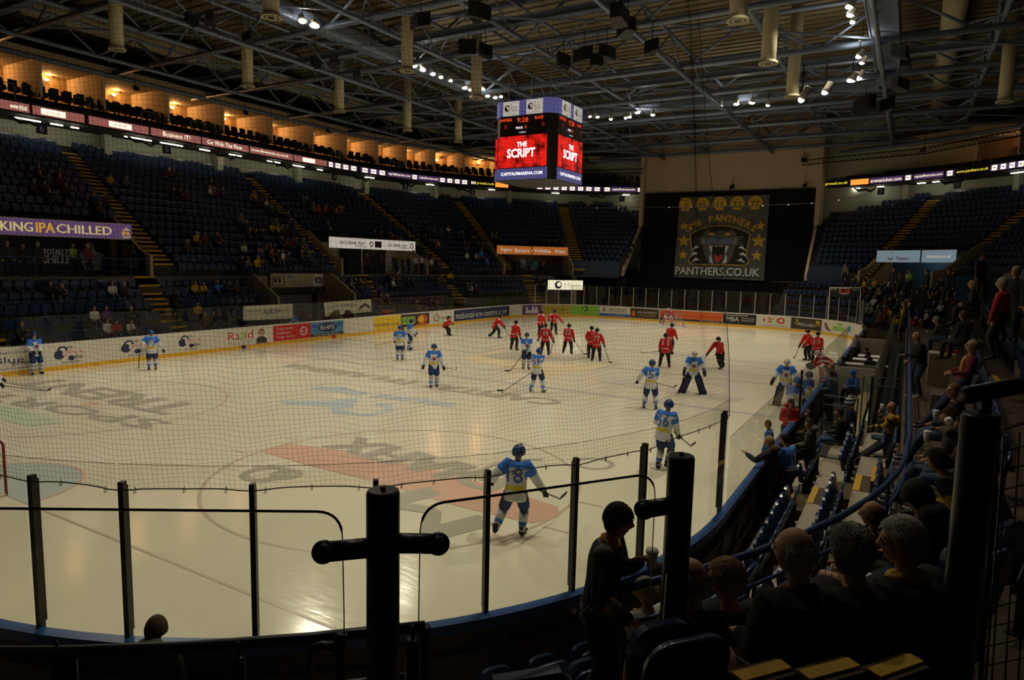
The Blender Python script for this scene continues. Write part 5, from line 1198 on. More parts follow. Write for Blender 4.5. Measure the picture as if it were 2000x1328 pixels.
m = MB(); m.text('PANTHERS.CO.UK', L_()+U_*(.49*BW)+Z_*(.085*BHH), U_, Z_, w=.93*BW, h=.10*BHH, bold=.02); bpart(m, 'web_address', M['b_white'])
# ================================================================== roof
dk = MB(); XA, XB, YA, YB = -2, 76, -40, 40
dk.box(XA, XB, YA, YB, 20.6, 20.8, 0); k = XA
while k < XB: dk.box(k, k+.25, YA, YB, 20.5, 20.6, 0); k += .8
dk.build('ceiling', M['deck'], kind='structure')
TX = [3.0, 10.0, 17.2, 24.4, 31.4, 39.4, 46.4, 52.6, 58.6, 65.2, 71]
def truss(a, b, h, n, rc, rd, label, grp, name='roof_truss', ph=0):
    """tubular truss from a to b (bottom chord), depth h"""
    a = V(a); b = V(b); up = V((0, 0, h)); o = empty(name, a, label=label, cat='roof truss', group=grp)
    m = MB(); m.tube([a-a, b-a], rc, 8); m.build('bottom_chord', M['steel'], o, True)
    m = MB(); m.tube([up, b-a+up], rc*.8, 8); m.build('top_chord', M['steel'], o, True)
    m = MB()
    for i in range(n):
        p = (b-a)*(i/n); q = (b-a)*((i+1)/n); mid = (p+q)/2+up; m.tube([p, mid], rd, 5); m.tube([mid, q], rd, 5)
    m.build('web_members', M['steel'], o, True)
    return o
for i, x in enumerate(TX):
    truss((x, -34, 17.3), (x, 31.5, 17.3), 2.3, 9, .17, .085, 'big blue grey tube roof truss spanning over the rink', 'main trusses across the rink')
    if i % 2: continue
    m = MB(); m.box(x-.9, x-.7, -34, 31.5, 18.1, 18.45); m.box(x-1.05, x-.55, -34, 31.5, 18.08, 18.13); m.box(x-1.05, x-.55, -34, 31.5, 18.42, 18.47)
    m.build('roof_beam', M['steel'], label='blue grey steel beam lying beside a main roof truss', cat='beam', group='beams across the rink')
for i, y in enumerate((25.2, 20.4, 15.2, 10.9, 6.7, 2.0, -4.6, -9.9, -15.2, -20.5, -26)):
    truss((-2, y, 17.6 if i % 2 else 16.95), (71.5, y, 17.6 if i % 2 else 16.95), 1.6, 16, .13, .055, 'slimmer blue grey roof truss running the length of the rink', 'long trusses along the rink')
for i in range(len(TX)-1):
    for (y0, y1) in ((25, 15), (6.7, -4.6), (-15, -26), (15, 6.7), (-4.6, -15)):
        m = MB(); m.tube([(TX[i], y0, 17.5), (TX[i+1], y1, 17.5)], .06, 5); m.tube([(TX[i], y1, 18.9), (TX[i+1], y0, 18.9)], .05, 5)
        for a_, b_ in (((TX[i], y0), (TX[i+1], y1)),): 
            pass
        m.build('roof_brace', M['steel'], label='thin diagonal brace tube between roof trusses', cat='brace', group='diagonal braces in the roof')
# eaves tubes above the boxes
m = MB(); m.tube([bp(u, 31.3, 17.15) for u in [2, 44]+[44+3*k for k in range(1, 13)]], .16, 8); m.build('eaves_tube', M['steel'], True and None, True, label='long curved blue grey eaves tube above the left boxes', cat='roof tube')
m = MB(); m.tube([bp(u, 31.3, 17.0) for u in [UEND+44, UEND]+[UEND-3*k for k in range(1, 13)]], .16, 8); m.build('eaves_tube', M['steel'], None, True, label='long curved blue grey eaves tube above the right balcony', cat='roof tube')
# catwalks
def catwalk(a, b, wd, label):
    a = V(a); b = V(b); o = empty('catwalk', a, label=label, cat='catwalk'); d = (b-a); u = d.normalized(); s_ = V((-u.y, u.x, 0)); b = d
    m = MB(); m.obox(d/2, (d.length, wd, .08), u, Z_); m.build('deck_plate', M['steel'], o)
    for sg in (-1, 1):
        m = MB(); m.obox(d/2+s_*(sg*wd/2)+V((0, 0, .1)), (d.length, .06, .4), u, Z_); m.build('edge_beam', M['steel'], o)
        m = MB(); m.tube([s_*(sg*wd/2)+V((0, 0, 1.1)), d+s_*(sg*wd/2)+V((0, 0, 1.1))], .03, 5); n = int(d.length/1.2)
        for k in range(n+1): p = d*(k/n)+s_*(sg*wd/2); m.tube([p, p+V((0, 0, 1.1))], .02, 4)
        m.build('handrail', M['steel'], o)
catwalk((3, 11.0, 17.6), (51, 11.0, 17.6), 1.3, 'blue grey catwalk with handrails high above the left side of the rink')
catwalk((8, -15.4, 17.6), (51, -15.4, 17.6), 1.3, 'blue grey catwalk with handrails high above the right side of the rink')
catwalk((50.8, 10.5, 17.6), (50.8, -15, 17.6), 1.3, 'blue grey catwalk crossing above the far blue line')
# floodlights
M['flood'] = E_('flood', (1, .93, .74), 14)
FL = [(590, 40, 1), (615, 50, 1.3), (530, 25, .7), (808, 128, 1), (826, 136, .8), (845, 144, .8), (861, 150, .5), (880, 157, .4), (907, 171, 1), (919, 175, .8), (942, 174, .9), (952, 187, .8), (967, 190, .7), (978, 188, .5),
      (1152, 227, .4), (1167, 228, .6), (1193, 232, .5), (1222, 230, .4), (1230, 228, .4), (1245, 219, 1), (1275, 224, .7), (1407, 206, .6), (1438, 203, .8), (1469, 200, 1.2), (1500, 205, .5),
      (1660, 12, .8), (1662, 28, .8), (1666, 42, .4), (1684, 82, 1.5), (1692, 72, .9), (1678, 110, .7), (1684, 122, .5), (1664, 156, 1.3), (1678, 150, .9), (1612, 179, .35), (1566, 193, .2)]
for i, (px, py, sz) in enumerate(FL):
    if px < 1000: p = at(px, py, y=9.9)
    elif px < 1560: p = at(px, py, x=49.9)
    else: p = at(px, py, y=-14.3)
    o = empty('floodlight', p, label='glowing white floodlight hanging from the %s catwalk' % ('left' if px < 1000 else 'far' if px < 1560 else 'right'), cat='floodlight', group='floodlights on the %s catwalk' % ('left' if px < 1000 else 'far' if px < 1560 else 'right'))
    d = V((p.x*.0+random.uniform(-.2, .2), -p.y*.04, -1)).normalized(); R_ = d.to_track_quat('Z', 'Y').to_matrix()
    h = MB(); pts = [R_@V((0, 0, z)) for z in (-.38, -.34, -.1, .0)]; h.tube(pts, [.07, .13, .17*sz**.3, .26*sz**.4], 10, 0, True); h.build('lamp_housing', M['offw'], o, True)
    l = MB(); l.ball(tuple(R_@V((0, 0, .03))), (.2*sz**.5, .2*sz**.5, .09), 0, 10, 6); l.build('lamp_glass', M['flood'], o, True)
    b = MB(); b.tube([(0, 0, .25), (0, 0, 1.0)], .02, 4); b.build('hanger', M['darkmetal'], o)
for (x, y, e) in [(23, 9.9, 110), (32, 9.9, 90), (38.5, 9.6, 90), (49.8, 1.5, 80), (49.8, -6, 80), (38.6, -14.2, 110), (46.4, -13.8, 90), (33, -14.2, 90)]:
    l = bpy.data.lights.new('flood_spill', 'SPOT'); l.spot_size = radians(165); l.spot_blend = .6; l.energy = e*1.2; l.color = (1, .93, .78); l.shadow_soft_size = .2; lo_ = bpy.data.objects.new('flood_spill', l); COL.objects.link(lo_); lo_.location = (x, y, 17.0); lo_.rotation_euler = (pi, 0, 0)
# ducts
for i, (px, py, y, wd) in enumerate([(229, 98, 16.2, 26), (484, 170, 16.2, 22), (663, 219, 16.2, 19), (796, 256, 16.2, 16), (895, 278, 15.6, 15), (530, 35, 5.8, 33), (795, 140, 5.8, 24), (930, 192, 5.8, 22),
        (1441, 42, -10.9, 36), (1500, 125, -10.9, 30), (1547, 190, -10.9, 25), (1962, 200, -21.4, 26), (700, -60, 5.8, 30)]):
    p = at(px, py, y=y); dep = proj(p)[2]; r = wd/2/FPX*dep*.95
    o = empty('ventilation_duct', p, label='cream vertical ventilation duct with flared round outlet hanging in the roof', cat='duct', group='vertical ducts hanging from the roof')
    m = MB(); m.tube([(0, 0, .12), (0, 0, 20.3-p.z)], r, 20); m.build('duct_pipe', M['duct'], o, True)
    m = MB(); m.tube([(0, 0, .14), (0, 0, .1), (0, 0, .02), (0, 0, 0)], [r, r*1.25, r*1.3, r*1.28], 20); m.disc((0, 0, -.003), X_, -Y_, r*.95, 1, 20, r*.75); m.disc((0, 0, -.004), X_, -Y_, r*.45, 1, 20); m.build('outlet_ring', [M['duct'], M['darkmetal']], o)
m = MB()
for y, r in ((27.3, .55), (13.8, .45), (-18.5, .6), (-24, .7)):
    m = MB(); m.tube([(-2, y, 19.3), (70, y, 19.3)], r, 16); m.build('supply_duct', M['duct'], None, True, label='long horizontal cream air duct under the roof deck', cat='duct', group='long horizontal roof ducts')
# speakers clusters
for i, (px, py, z, s_) in enumerate([(373, 38, 16.4, .5), (410, 36, 16.4, .5), (487, 72, 16.4, .5), (822, 40, 16.2, .75), (915, 90, 16.2, .9), (935, 20, 16.3, .8), (948, 100, 16.1, .7), (1208, 30, 16, .75), (1225, 55, 15.9, .7), (1273, 92, 16, .7), (1140, 105, 16, .8), (1165, 115, 16, .7), (1185, 100, 16, .7),
        (1100, 118, 16, .7), (616, 122, 16, .5), (653, 120, 16, .5), (700, 145, 16, .5), (825, 178, 16, .5), (858, 198, 16, .5), (1757, 100, 15.5, .7), (1757, 165, 15.5, .7), (1766, 125, 15.6, .6), (1690, 205, 15.5, 1.0), (1730, 205, 15.5, .9), (1805, 292, 13.8, .4), (1570, 312, 14.5, .5), (265, 172, 16.3, .35), (480, 220, 16.3, .35), (640, 255, 16.3, .3), (1430, 365, 13.6, .4), (1572, 362, 13.6, .4)]):
    p = at(px, py, z=z) if px not in (1430, 1572, 1570) else at(px, py, x=71.2)
    a = i*.9; m = MB(); U_2 = V((cos(a), sin(a), -.35)).normalized(); o = empty('loudspeaker', p, label='black box loudspeaker hanging in the roof', cat='loudspeaker', group='black loudspeakers hanging in the roof')
    m.prism([(-.5*s_, -.35*s_), (.5*s_, -.5*s_), (.5*s_, .5*s_), (-.5*s_, .35*s_)], tuple(-V((0, 0, 0))-V((0, 0, .4*s_))), U_2, U_2.cross(V((0, 0, 1))).normalized(), (0, 0, .8*s_)); m.build('cabinet', M['black'], o)
    m = MB(); m.tube([(0, 0, .3*s_), (0, 0, 1.2)], .02, 4); m.build('hanging_cable', M['darkmetal'], o)

# ================================================================== scoreboard
sb = empty('scoreboard', (31.9, 1.0, 9.75), label='four sided hanging scoreboard with red video screens above centre ice', cat='scoreboard')
M['sb_body'] = mat('scoreboard_black', (.012, .01, .01), .5); M['sb_blue'] = E_('sb_blue', (.085, .085, .24), .8); M['sb_red'] = mat('sb_screen', (1, .02, .01), .5, emit=.85); M['sb_txt'] = E_('sb_text', (1, .95, 1), 1.6); M['sb_led'] = E_('sb_digits', (1, .07, .01), 1.4); M['sb_dim'] = E_('sb_dim', (.45, .02, .005), .9); M['sb_white'] = E_('sb_panel', (.55, .5, .42), .8)
nt = M['sb_red'].node_tree; b_ = nt.nodes['Principled BSDF']; n_ = nt.nodes.new('ShaderNodeTexNoise'); n_.inputs['Scale'].default_value = 1.6; n_.inputs['Detail'].default_value = 5; cr = nt.nodes.new('ShaderNodeValToRGB')
cr.color_ramp.elements[0].position = .35; cr.color_ramp.elements[0].color = (.10, .0, .0, 1); cr.color_ramp.elements[1].position = .55; cr.color_ramp.elements[1].color = (.95, .015, .01, 1)
tc_ = nt.nodes.new('ShaderNodeTexCoord'); nt.links.new(tc_.outputs['Object'], n_.inputs[0]); nt.links.new(n_.outputs['Fac'], cr.inputs[0]); nt.links.new(cr.outputs[0], b_.inputs['Emission Color'])
hw, ch_, H = 1.95, .45, 4.2
oct_ = lambda w, c: [(-w, -w+c), (-w+c, -w), (w-c, -w), (w, -w+c), (w, w-c), (w-c, w), (-w+c, w), (-w, w-c)]
m = MB(); p0 = oct_(hw*.97, ch_); m.prism(p0, (0, 0, 0), X_, Y_, (0, 0, H)); m.build('housing', M['sb_body'], sb)
m = MB(); m.prism(oct_(hw*.99, ch_), (0, 0, H-.78), X_, Y_, (0, 0, .78)); m.build('header_band', M['sb_blue'], sb)
for fi, (N_, T_) in enumerate(((-X_, -Y_), (-Y_, X_), (X_, Y_), (Y_, -X_))):
    fw = 2*(hw-ch_); F = N_*(hw+.005)
    m = MB(); m.obox(F+Z_*.32, (fw+.1, .06, .6), T_, Z_, 0); m.text('CAPITALFMARENA.COM', F+N_*.035+Z_*.33, T_, Z_, w=fw*.86, h=.17, mi=1, bold=.02); m.build('lower_band', [M['sb_blue'], M['sb_txt']], sb)
    m = MB(); m.obox(F+Z_*1.5, (fw-.02, .05, 1.66), T_, Z_, 0); m.build('video_screen', [M['sb_red']], sb)
    m = MB(); m.text('THE', F+N_*.03+Z_*1.87, T_, Z_, w=.62, h=.27, bold=.03); m.text('SCRIPT', F+N_*.03+Z_*1.42-T_*.05, T_, Z_, w=1.75, h=.48, bold=.03); m.build('screen_lettering', M['sb_txt'], sb)
    m = MB(); m.text('PANTHERS', F+N_*.01+Z_*3.2-T_*1.05, T_, Z_, w=.75, h=.15, mi=0); m.text('BLAZE', F+N_*.01+Z_*3.2+T_*1.0, T_, Z_, w=.5, h=.15, mi=0); m.text('9:28', F+N_*.01+Z_*3.15, T_, Z_, w=.68, h=.24, mi=0)
    m.text('0', F+N_*.01+Z_*2.85-T_*1.05, T_, Z_, w=.15, h=.24, mi=1); m.text('0', F+N_*.01+Z_*2.85+T_*1.25, T_, Z_, w=.15, h=.24, mi=1); m.text('PERIOD', F+N_*.01+Z_*2.75-T_*.2, T_, Z_, w=.42, h=.11, mi=2); m.text('1', F+N_*.01+Z_*2.77+T_*.2, T_, Z_, w=.05, h=.15, mi=0)
    m.text('GMB PANTHERS', F+N_*.01+Z_*2.5, T_, Z_, w=.4, h=.05, mi=2); m.build('score_digits', [M['sb_led'], M['sb_dim'], M['sb_txt']], sb)
    for s_ in (-.72, .72):
        m = MB(); c = F+N_*.03+Z_*(H-.42)+T_*s_; m.obox(c, (.98, .04, .74), T_, Z_, 0); c2 = c+N_*.03; m.disc(c2-T_*.22+Z_*.02, T_, Z_, .17, 1, 20, .11); m.disc(c2-T_*.3-Z_*.02+N_*.002, T_, Z_, .09, 1, 16)
        m.rect(c2+N_*.004, T_, Z_, -.18, .42, -.05, .09, 0); m.text('CAPITAL', c2+N_*.006+T_*.12+Z_*.02, T_, Z_, w=.56, h=.11, mi=2); m.text('THE', c2+Z_*.2, T_, Z_, w=.16, h=.07, mi=1); m.text('ARENA', c2+T_*.2-Z_*.12, T_, Z_, w=.4, h=.09, mi=1); m.text('NOTTINGHAM', c2-Z_*.29, T_, Z_, w=.45, h=.05, mi=1)
        m.build('badge_panel', [M['sb_white'], M['k_navy'], M['e_redtxt']], sb)
for x in (-1.3, 1.3):
    for y in (-1.3, 1.3): m = MB(); m.tube([(x, y, H), (x, y, 8.2)], .025, 4); m.build('hanging_cable', M['alu'], sb)
m = MB(); m.box(-.8, .8, -.8, .8, H, H+.25); m.build('hoist_frame', M['steel'], sb)
# small clock and extra clock panel
p = at(1021, 369, x=67.0)
o = empty('game_clock', p, label='small black clock with red digits below the balcony left of the stage', cat='clock'); m = MB(); m.obox((0, 0, 0), (1.1, .2, .5), Y_, Z_); m.build('clock_case', M['black'], o); m = MB(); m.text('9:28', (-.12, 0, 0), -Y_, Z_, w=.75, h=.32); m.build('clock_digits', M['sb_led'], o)
# aerial truss and lamp in far right balcony
for i, (a, b) in enumerate((((1567, 323), (1610, 318)), ((1610, 318), (1805, 300)), ((1805, 300), (2010, 262)), ((1140, 340), (1257, 338)))):
    A = at(*a, x=69.8) if i != 2 else at(*a, x=67); Bq = at(*b, x=69.8 if i != 1 else 67) if i != 2 else at(*b, x=58)
    A = at(*a, x=69.8) if i < 2 or i == 3 else A; m = MB(); up = V((0, 0, .45)); m.tube([A, Bq], .05, 4); m.tube([A+up, Bq+up], .05, 4); n = int((Bq-A).length/.5)
    for k in range(n): m.tube([A.lerp(Bq, k/n), A.lerp(Bq, (k+.5)/n)+up, A.lerp(Bq, (k+1)/n)], .03, 4)
    m.build('lighting_truss', M['darkmetal'], label='thin dark lattice lighting truss at the far balcony, piece '+['one', 'two', 'three', 'left of stage'][i], cat='truss')
# ================================================================== people
M['skin'] = mat('skin', (.42, .22, .13), .55); M['skin2'] = mat('skin_pale', (.50, .29, .19), .55)
for k, c in dict(brown=(.05, .025, .012), black=(.01, .009, .008), grey=(.30, .28, .23), blond=(.33, .22, .10), ginger=(.20, .07, .02), white=(.46, .44, .38), bald=(.44, .25, .15)).items(): M['hair_'+k] = mat('hair_'+k, c, .75, noise=.35, nscale=40)
CL = dict(black=(.012, .012, .014), navy=(.015, .022, .06), red=(.42, .02, .018), white=(.50, .50, .47), yellow=(.50, .34, .04), gold=(.42, .24, .02), grey=(.13, .13, .12), blue=(.03, .14, .45), purple=(.10, .03, .16), brown=(.08, .045, .025), green=(.30, .42, .05), maroon=(.12, .012, .02),
          denim=(.05, .08, .14), orange=(.5, .16, .02), olive=(.06, .06, .035), pink=(.45, .15, .22), charcoal=(.03, .03, .033))
for k, c in CL.items(): M['c_'+k] = mat('cloth_'+k, c, .85, noise=.15, nscale=25)
M['glovek'] = mat('glove_black', (.012, .012, .014), .6); M['helmblue'] = mat('helmet_blue', (.015, .05, .16), .3); M['helmblack'] = mat('helmet_black', (.012, .012, .014), .3); M['helmwhite'] = mat('helmet_white', (.6, .58, .52), .3)
M['jblue'] = mat('jersey_blue', (.035, .17, .62), .8); M['jwhite'] = mat('jersey_white', (.60, .62, .66), .8); M['jyellow'] = mat('jersey_yellow', (.62, .50, .03), .8); M['jred'] = mat('jersey_red', (.50, .018, .014), .8); M['jnavy'] = mat('shorts_navy', (.015, .035, .13), .8)
M['jblack'] = mat('shorts_black', (.014, .013, .014), .8); M['blade'] = mat('skate_steel', (.5, .5, .5), .25, .8)

def ik(a, b, l1, l2, bend):
    a = V(a); b = V(b); d = b-a; L = d.length
    if L > (l1+l2)*.995: return a+d*(l1/(l1+l2)), b
    x = (l1*l1-l2*l2+L*L)/(2*L); h = sqrt(max(0, l1*l1-x*x)); n = d.normalized(); w_ = V(bend)-n*V(bend).dot(n); w_.normalize()
    return a+n*x+w_*h, b
def pose(H=1.75, feet=((0, .12, 0), (0, -.12, 0)), pel=None, lean=0, side=0, hands=None, head=(0, 0), seat=None, footy=(.1, -.1), crook=0, ftoe=None, sw=.17):
    """joint positions for a body of height 1.75 facing +x (scaled afterwards); hands: targets; head: (turn deg, nod deg)"""
    k = H/1.75; J = {}
    if seat is not None: P = V((0, 0, seat+.10))
    else: P = V(pel) if pel else V(((feet[0][0]+feet[1][0])/2, (feet[0][1]+feet[1][1])/2, .93))
    la, sa = radians(lean), radians(side)
    up = V((sin(la), -sin(sa), cos(la)*cos(sa))).normalized(); f = V((cos(la), 0, -sin(la))); lf = up.cross(f).normalized()
    J['pel'] = P; J['sp'] = P+up*.17; J['ch'] = P+up*.37; J['nk'] = P+up*.53+f*.01
    up2 = (up*.5+V((0, 0, .5))).normalized() if lean > 12 else up
    J['hd'] = J['nk']+up2*.12+f*.025; J['top'] = J['hd']+up2*.115
    for s_, n in ((1, 'L'), (-1, 'R')):
        i = 0 if s_ > 0 else 1
        J['sh'+n] = P+up*.455+lf*(s_*sw); ft = V(feet[i])
        hp = P+lf*(s_*.095)-up*.03; J['hip'+n] = hp; an = ft+V((0, 0, .085))
        kn, an = ik(hp, an, .435, .42, (1, s_*.12, .1)); J['kn'+n] = kn; J['an'+n] = an
        ty = (ftoe[i] if ftoe else radians(10*s_)); J['toe'+n] = V((an.x+.17*cos(ty), an.y+.17*sin(ty), max(.035, an.z-.055)))
        hand = V(hands[i]) if hands else J['sh'+n]+V((.10, s_*.09, -.52))
        el, wr = ik(J['sh'+n], hand, .29, .255, (-.8, s_*.5, -.35)); J['el'+n] = el; J['wr'+n] = wr; d = (wr-el).normalized(); J['ha'+n] = wr+d*.09
    J['turn'] = head[0]; J['nod'] = head[1]; J['up'] = up; J['f'] = f; J['lf'] = lf
    for q in list(J):
        if isinstance(J[q], V) and q not in ('up', 'f', 'lf'): J[q] = J[q]*k
    J['k'] = k
    return J
BONES = [('pel', 'sp', 'T'), ('sp', 'ch', 'T'), ('ch', 'nk', 'T'), ('nk', 'hd', 'H'), ('hd', 'top', 'H')]
for n in 'LR': BONES += [('ch', 'sh'+n, 'T'), ('sh'+n, 'el'+n, 'A'), ('el'+n, 'wr'+n, 'A'), ('wr'+n, 'ha'+n, 'S'), ('pel', 'hip'+n, 'P'), ('hip'+n, 'kn'+n, 'P'), ('kn'+n, 'an'+n, 'P'), ('an'+n, 'toe'+n, 'F')]
RAD = dict(pel=.15, sp=.135, ch=.155, nk=.058, hd=.088, top=.062, sh=.075, el=.05, wr=.036, ha=.042, hip=.09, kn=.065, an=.045, toe=.04)
def skin_mesh(nodes, edges, root, sub=1):
    """nodes name->(pos, r); grows one closed surface along the edges"""
    names = list(nodes); ix = {n: i for i, n in enumerate(names)}
    me = bpy.data.meshes.new('tmp'); me.from_pydata([tuple(nodes[n][0]) for n in names], [(ix[a], ix[b]) for a, b in edges], [])
    ob = bpy.data.objects.new('tmp', me); COL.objects.link(ob); md = ob.modifiers.new('s', 'SKIN'); md.use_smooth_shade = True
    if not me.skin_vertices:
        bm = bmesh.new(); bm.from_mesh(me); bm.verts.layers.skin.verify(); bm.to_mesh(me); bm.free()
    sv = me.skin_vertices[0].data
    for n, i in ix.items():
        r = nodes[n][1]; sv[i].radius = (r, r) if not isinstance(r, (tuple, list)) else r; sv[i].use_root = (n == root)
    if sub: ss = ob.modifiers.new('b', 'SUBSURF'); ss.levels = sub; ss.render_levels = sub
    dg = bpy.context.evaluated_depsgraph_get(); out = bpy.data.meshes.new_from_object(ob.evaluated_get(dg))
    bpy.data.objects.remove(ob); bpy.data.meshes.remove(me)
    return out
import bmesh
from mathutils.bvhtree import BVHTree
def union_mesh(chains, voxel=.02, smooth=5, n=12):
    """chains of (pos, r or (depth r, side r)), each with an optional forward axis: closed, merged into one smooth surface"""
    m = MB()
    for ch, fwd in chains:
        pts = [V(p) for p, r in ch]; rr = [r if isinstance(r, tuple) else (r, r) for p, r in ch]
        if len(pts) > 1: m.tube(pts, rr, n, 0, True, fwd)
        for k_ in (0, len(pts)-1):
            a, b = rr[k_]; q = min(a, b); d = V(fwd) if fwd else V((1, 0, 0)); t = (pts[-1]-pts[0]); t = t.normalized() if t.length > 1e-6 else Z_
            u = (d-t*d.dot(t)); u = u.normalized() if u.length > 1e-4 else t.orthogonal().normalized(); m.ball(pts[k_], (a, b, q*(.35 if a != b else .8)), 0, n, 8, Matrix((u, t.cross(u), t)).transposed())
    me = bpy.data.meshes.new('t'); me.from_pydata(m.v, [], m.f); ob = bpy.data.objects.new('t', me); COL.objects.link(ob)
    rm = ob.modifiers.new('r', 'REMESH'); rm.mode = 'VOXEL'; rm.voxel_size = voxel; sm = ob.modifiers.new('s', 'SMOOTH'); sm.iterations = smooth; sm.factor = .5
    out = bpy.data.meshes.new_from_object(ob.evaluated_get(bpy.context.evaluated_depsgraph_get())); bpy.data.objects.remove(ob); bpy.data.meshes.remove(me)
    out.polygons.foreach_set('use_smooth', [True]*len(out.polygons)); return out
def torso_chain(J, b=1.0, low=-.08, neck=True, g=0):
    P, up, f, k = J['pel'], J['up'], J['f'], J['k']; q = lambda a, c: ((a+g)*k*b, (c+g)*k*b)
    ch = [(P+up*low*k, q(.118, .168)), (P+up*.05*k, q(.112, .155)), (J['sp'], q(.108, .148)), (J['ch']-up*.02*k, q(.120, .172)), (J['ch']+up*.075*k, q(.100, .150)), (J['nk']-up*.055*k, ((.062+g)*k, (.085+g)*k))]
    return (ch, tuple(f))
def arm_chain(J, n, b=1.0, g=0, end=0.0, r=(.068, .062, .050, .044, .033)):
    k = J['k']; sh, el, wr = J['sh'+n], J['el'+n], J['wr'+n]; inn = J['ch'].lerp(sh, .55); w2 = el.lerp(wr, 1-end)
    q = lambda x: (x*b+g)*k
    return ([(inn, q(.07)), (sh, q(r[0])), (sh.lerp(el, .5), q(r[1])), (el, q(r[2])), (el.lerp(wr, .4), q(r[3])), (w2, q(r[4]))], None)
def leg_chain(J, n, b=1.0, g=0, t0=0, t1=1.0, r=(.100, .085, .064, .060, .046)):
    k = J['k']; h, kn, an = J['hip'+n], J['kn'+n], J['an'+n]; q = lambda x: (x*b+g)*k
    ch = [(h, q(r[0])), (h.lerp(kn, .5), q(r[1])), (kn, q(r[2])), (kn.lerp(an, .35), q(r[3])), (an, q(r[4]))]
    return (ch[:3] if t1 < .6 else ch, None)
def nearest_bone(J, p, bones=BONES):
    best = None
    for a, b, k in bones:
        A, B_ = J[a], J[b]; d = B_-A; t = max(0, min(1, (p-A).dot(d)/max(d.length_squared, 1e-9))); e = (A+d*t-p).length
        if best is None or e < best[0]: best = (e, k, a, b, t)
    return best
def body_mesh(J, fat=1.0, sub=1, drop=(), rad=None, lod=False):
    k = J['k']; R = dict(RAD); R.update(rad or {}); nodes = {}
    for n in J:
        if isinstance(J[n], V) and n not in ('up', 'f', 'lf') and n not in drop:
            b = n[:-1] if n[-1] in 'LR' else n; r = R[b]*k*(fat if b in ('pel', 'sp', 'ch', 'hip', 'sh', 'el', 'kn') else 1); nodes[n] = (J[n], r)
    return skin_mesh(nodes, [(a, b) for a, b, _ in BONES if a in nodes and b in nodes], 'pel', sub)
def mesh_obj(me, name, mats, parent, fn=None, label=None):
    """fn(face centre, normal) -> slot"""
    me.name = name; me.materials.clear()
    for m in mats: me.materials.append(m)
    if fn:
        for p in me.polygons: p.material_index = fn(p.center, p.normal)
    o = bpy.data.objects.new(name, me); COL.objects.link(o)
    if parent: setparent(o, parent)
    return tag(o, label)

def head_frame(J):
    a = radians(J['turn']); nd = radians(J['nod']); f = V((cos(a)*cos(nd), sin(a)*cos(nd), -sin(nd))); l = V((-sin(a), cos(a), 0)); u = f.cross(l)
    return f, l, u
def head_detail(mb, J, face=0, eye=1, lip=2, nu=28, nv=22, s=1.0, glasses=None, gi=3):
    """a real head: skull, brow, nose, lips, chin, ears, eyes; centre J['hd']"""
    f, l, u = head_frame(J); c = J['hd']+u*.012; k = J['k']*s; b = len(mb.v); vs = []
    def G(x, y, sx, sy): return math.exp(-(x/sx)**2-(y/sy)**2)
    def pt(th, ph):
        dx, dy, dz = sin(ph)*cos(th), sin(ph)*sin(th), cos(ph)
        x, y, z = .094*dx, .075*dy, .118*dz
        if dz < 0: t = -dz; y *= 1-.30*t*t; x *= (1-.12*t) if dx > 0 else (1-.45*t)
        if dx > 0:
            Y, Z = y/.075, z/.118
            x += .021*G(Y, Z+.14, .21, .19)+.009*G(Y, Z-.02, .16, .24)      # nose
            x -= .010*G(abs(Y)-.42, Z-.05, .22, .13)                        # eye sockets
            x += .005*G(Y, Z-.24, .8, .12)                                  # brow
            x += .007*G(Y, Z+.47, .3, .07)-.004*G(Y, Z+.40, .3, .04)        # lips
            x += .009*G(Y, Z+.80, .32, .16)                                 # chin
        return c+(f*x+l*y+u*z)*k
    for j in range(nv+1):
        for i in range(nu): vs.append(pt(2*pi*i/nu, pi*(.02+.96*j/nv)))
    fs = []; ms = []
    for j in range(nv):
        for i in range(nu):
            fs.append((j*nu+i, (j+1)*nu+i, (j+1)*nu+(i+1) % nu, j*nu+(i+1) % nu)); th = 2*pi*(i+.5)/nu; ph = pi*(.02+.96*(j+.5)/nv); zz = cos(ph); yy = sin(ph)*sin(th)
            ms.append(lip if (cos(th) > .3 and abs(zz+.44) < .06 and abs(yy) < .25) else face)
    fs += [tuple(range(nu)), tuple(range(nv*nu, (nv+1)*nu))[::-1]]; ms += [face, face]; mb.add(vs, fs, ms)
    for sg in (1, -1):
        R_ = Matrix((f, l, u)).transposed()
        mb.ball(c+(f*.078+l*(sg*.032)+u*.008)*k, (.011*k, .014*k, .009*k), eye, 10, 7, R_); mb.ball(c+(f*.087+l*(sg*.032)+u*.008)*k, (.004*k, .006*k, .006*k), gi, 8, 5, R_)
        mb.ball(c+(f*-.008+l*(sg*.075)-u*.006)*k, (.018*k, .008*k, .032*k), face, 10, 7, R_)
        mb.ball(c+(f*.088+l*(sg*.032)+u*.028)*k, (.006*k, .019*k, .004*k), gi, 8, 5, R_)
    return c, f, l, u, k
